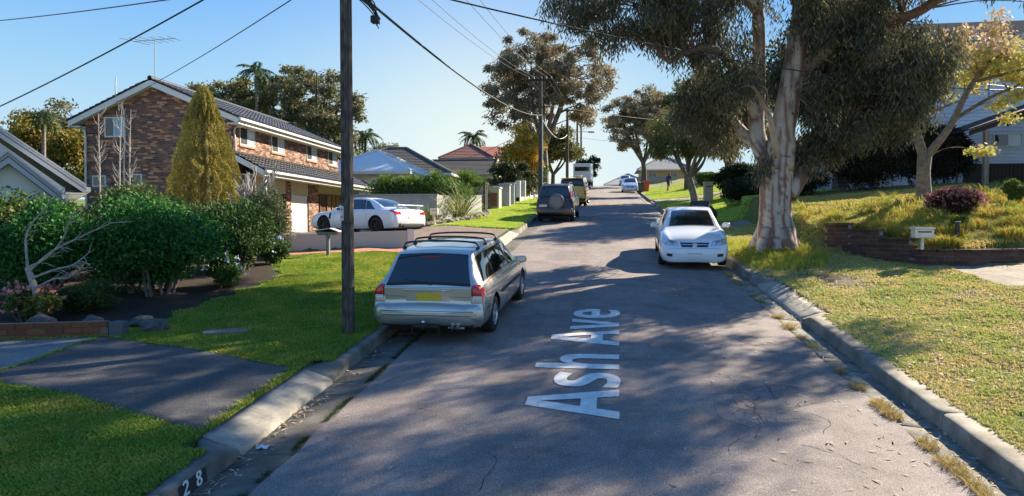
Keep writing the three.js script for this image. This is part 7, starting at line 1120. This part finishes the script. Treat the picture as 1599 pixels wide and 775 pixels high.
// ---------------------------------------------------------------- wheelie bins
function bin(label, pos, turn, body, lid, lying) {
  const b = thing('wheelie_bin', label, 'bin', pos, turn); const shape = (y0, y1, w0, w1, e0, e1) => { const P = [[-w0, y0, -e0], [w0, y0, -e0], [w0, y0, e0], [-w0, y0, e0]].map((p) => new THREE.Vector3(...p)), Q = [[-w1, y1, -e1], [w1, y1, -e1], [w1, y1, e1], [-w1, y1, e1]].map((p) => new THREE.Vector3(...p)); return quadGeo([[P[0], P[3], P[2], P[1]], [Q[0], Q[1], Q[2], Q[3]], [P[0], P[1], Q[1], Q[0]], [P[1], P[2], Q[2], Q[1]], [P[2], P[3], Q[3], Q[2]], [P[3], P[0], Q[0], Q[3]]]); };
  part(b, 'body', shape(.04, .98, .22, .29, .25, .34), body); part(b, 'rim', rb(0, .985, 0, .62, .05, .72, .02), body); const l = part(b, 'lid', rb(0, .03, .33, .6, .06, .74, .025), lid); l.position.set(0, 1.01, -.36); if (lying) l.rotation.x = -1.9; part(b, 'handle', new THREE.CylinderGeometry(.018, .018, .5, 8).rotateZ(Math.PI / 2).translate(0, .98, -.42), body);
  for (const s of [-1, 1]) part(b, 'wheel', new THREE.CylinderGeometry(.1, .1, .05, 18).rotateZ(Math.PI / 2).translate(s * .25, .1, -.27), CM.tyre); return b;
}
const binGreen = mat([.05, .075, .05], .55), binRed = mat([.55, .07, .03], .5), binBlack = mat([.02, .022, .024], .6);
bin('green wheelie bin with a red lid at the right kerb', park(4.05, 64.5), Math.PI * .02, binGreen, binGreen); bin('second bin with bright red body behind the green bin', V(4.5, groundY(4.5, 65.3), 65.3), .3, binRed, binRed);
{ const b = bin('dark wheelie bin tipped over behind the white sedan', V(4.4, groundY(4.4, 27) + .3, 27), 0, binBlack, binBlack); b.rotation.set(0, .9, 1.15); }
// ---------------------------------------------------------------- litter
{ const g = new THREE.PlaneGeometry(.12, .08, 4, 3), p = g.attributes.position; for (let i = 0; i < p.count; i++) p.setZ(i, .012 * Math.sin(i * 2.3)); g.rotateX(-Math.PI / 2); g.computeVertexNormals(); const o = solo('paper_scrap', g, mat([.6, .62, .72], .8, { side: THREE.DoubleSide }), 'pale scrap of paper lying in the left gutter', 'litter'); o.position.copy(V(-3.22, roadY(6.05) - .008, 6.05)); }
// ---------------------------------------------------------------- people: one continuous skin each, clothes as colour of its own
function figure(name, label, pos, turn, bones, colour) {
  const res = 64, size = 1.1, mc = new MarchingCubes(res, new THREE.MeshStandardMaterial(), false, false, 90000); mc.isolation = 0; const f = mc.field, A = new THREE.Vector3(), B = new THREE.Vector3(), p = new THREE.Vector3();
  const sd = (p, a, b, ra, rb) => { const bx = b[0] - a[0], by = b[1] - a[1], bz = b[2] - a[2], px = p.x - a[0], py = p.y - a[1], pz = p.z - a[2], t = clamp((px * bx + py * by + pz * bz) / (bx * bx + by * by + bz * bz), 0, 1); return Math.hypot(px - bx * t, py - by * t, pz - bz * t) - lerp(ra, rb, t); };
  for (let k = 0; k < res; k++) for (let j = 0; j < res; j++) for (let i = 0; i < res; i++) { p.set((i / res * 2 - 1) * size, (j / res * 2 - 1) * size + .9, (k / res * 2 - 1) * size); let d = 10; for (const [a, b, ra, rb] of bones) { const e = sd(p, a, b, ra, rb), h = clamp(.5 + .5 * (d - e) / .035, 0, 1); d = lerp(d, e, h) - .035 * h * (1 - h); } f[i + j * res + k * res * res] = -d; }
  mc.update(); const n = mc.count, P = new Float32Array(n * 3), K = new Float32Array(n * 3); for (let i = 0; i < n; i++) { P[i * 3] = mc.positionArray[i * 3] * size; P[i * 3 + 1] = mc.positionArray[i * 3 + 1] * size + .9; P[i * 3 + 2] = mc.positionArray[i * 3 + 2] * size; const c = colour(P[i * 3], P[i * 3 + 1], P[i * 3 + 2]); K.set(c, i * 3); }
  let g = new THREE.BufferGeometry(); g.setAttribute('position', new THREE.BufferAttribute(P, 3)); g = mergeVertices(g, 1e-4); g.computeVertexNormals();
  const q = g.attributes.position, KK = new Float32Array(q.count * 3); for (let i = 0; i < q.count; i++) KK.set(colour(q.getX(i), q.getY(i), q.getZ(i)), i * 3); g.setAttribute('color', new THREE.BufferAttribute(KK, 3));
  const o = thing(name, label, 'person', pos, turn); part(o, 'body', g, mat(0xffffff, .8, { vertexColors: true })); return o;
}
const fingers = (h, dir, out) => [0, 1, 2, 3].map((i) => [[h[0] + (i - 1.5) * .018, h[1], h[2]], [h[0] + (i - 1.5) * .02 + dir[0] * .07, h[1] + dir[1] * (.06 + .012 * (i === 1 || i === 2)), h[2] + dir[2] * .07], .011, .009]).concat([[[h[0] + out * .03, h[1] + .03, h[2]], [h[0] + out * .055, h[1] - .02, h[2] - .02], .012, .01]]);
{ // walking away up the right-hand path, stooped, dark blue top
  const bones = [[[0, .92, .02], [0, 1.18, -.05], .15, .155], [[0, 1.18, -.05], [0, 1.34, -.14], .16, .13], [[0, 1.36, -.15], [0, 1.44, -.22], .055, .055], [[0, 1.52, -.25], [0, 1.56, -.26], .095, .09], [[-.16, 1.32, -.12], [.16, 1.32, -.12], .07, .07], [[-.2, 1.31, -.12], [-.24, 1.06, -.1], .052, .043], [[-.24, 1.06, -.1], [-.2, .86, -.22], .04, .03], [[.2, 1.31, -.12], [.24, 1.06, -.08], .052, .043], [[.24, 1.06, -.08], [.2, .86, -.2], .04, .03], [[-.09, .92, .02], [-.1, .5, -.12], .088, .06], [[-.1, .5, -.12], [-.1, .09, .0], .055, .038], [[.09, .92, .02], [.1, .5, .03], .088, .06], [[.1, .5, .03], [.1, .1, .2], .055, .038], [[-.1, .05, .04], [-.1, .04, -.16], .042, .034], [[.1, .07, .22], [.1, .04, .05], .042, .034], [[-.2, .84, -.23], [-.2, .78, -.25], .034, .03], [[.2, .84, -.21], [.2, .78, -.23], .034, .03], ...fingers([-.2, .77, -.25], [0, -1, -.2], 1), ...fingers([.2, .77, -.23], [0, -1, -.2], -1)];
  figure('person', 'person in a dark blue top walking on the far right lawn', V(6.4, groundY(6.4, 63) + .01, 63), -.6, bones, (x, y, z) => y > 1.42 ? (z > -.22 || y > 1.6 ? [.03, .02, .018] : [.4, .25, .18]) : y > .86 && !(Math.abs(x) > .17 && y < 1.0) ? [.03, .025, .12] : Math.abs(x) > .16 && y > .7 ? [.4, .25, .18] : y > .5 ? [.05, .05, .08] : y > .12 ? [.4, .25, .18] : [.1, .1, .1]);
}
{ // standing on the far side of the sports sedan, mostly hidden by the pole
  const bones = [[[0, .95, 0], [0, 1.22, 0], .16, .17], [[0, 1.22, 0], [0, 1.38, 0], .175, .13], [[0, 1.4, 0], [0, 1.5, -.02], .058, .055], [[0, 1.58, -.03], [0, 1.64, -.03], .1, .095], [[0, 1.56, -.12], [0, 1.58, -.125], .022, .016], [[-.1, 1.6, -.02], [-.1, 1.57, -.02], .02, .016], [[.1, 1.6, -.02], [.1, 1.57, -.02], .02, .016], [[-.18, 1.38, 0], [.18, 1.38, 0], .075, .075], [[-.22, 1.37, 0], [-.27, 1.1, .02], .058, .046], [[-.27, 1.1, .02], [-.25, .86, -.08], .043, .032], [[.22, 1.37, 0], [.27, 1.1, .02], .058, .046], [[.27, 1.1, .02], [.25, .86, -.08], .043, .032], [[-.1, .95, 0], [-.12, .5, -.02], .095, .065], [[-.12, .5, -.02], [-.12, .1, .02], .06, .042], [[.1, .95, 0], [.12, .5, -.02], .095, .065], [[.12, .5, -.02], [.12, .1, .02], .06, .042], [[-.12, .05, .05], [-.12, .04, -.15], .045, .036], [[.12, .05, .05], [.12, .04, -.15], .045, .036], [[-.25, .84, -.09], [-.25, .78, -.1], .036, .032], [[.25, .84, -.09], [.25, .78, -.1], .036, .032], ...fingers([-.25, .77, -.1], [0, -1, -.2], 1), ...fingers([.25, .77, -.1], [0, -1, -.2], -1)];
  figure('person', 'bald person half hidden by the near pole beside the white sports sedan', V(-10.85, groundY(-10.85, 29.2) - .12, 29.2), Math.PI * .8, bones, (x, y, z) => y > 1.47 ? [.5, .29, .21] : y > .92 && !(Math.abs(x) > .2 && y < 1.15) ? [.25, .2, .2] : Math.abs(x) > .19 && y > .7 ? [.5, .29, .21] : y > .1 ? [.06, .07, .1] : [.03, .03, .03]);
}
// ---------------------------------------------------------------- set every thing's origin at its base, then draw
{
  const box = new THREE.Box3(), b = new THREE.Vector3();
  for (const o of scene.children) {
    if (o.isInstancedMesh || o.isLight || o.isCamera || (!o.isGroup && !o.isMesh) || o.position.lengthSq() > 0) continue;
    if (!o.userData.category) continue;
    box.setFromObject(o); b.set((box.min.x + box.max.x) / 2, box.min.y, (box.min.z + box.max.z) / 2);
    if (o.isGroup) { for (const c of o.children) c.position.sub(b); } else { o.geometry = o.geometry.clone().translate(-b.x, -b.y, -b.z); }
    o.position.copy(b);
  }
}
renderer.render(scene, camera);
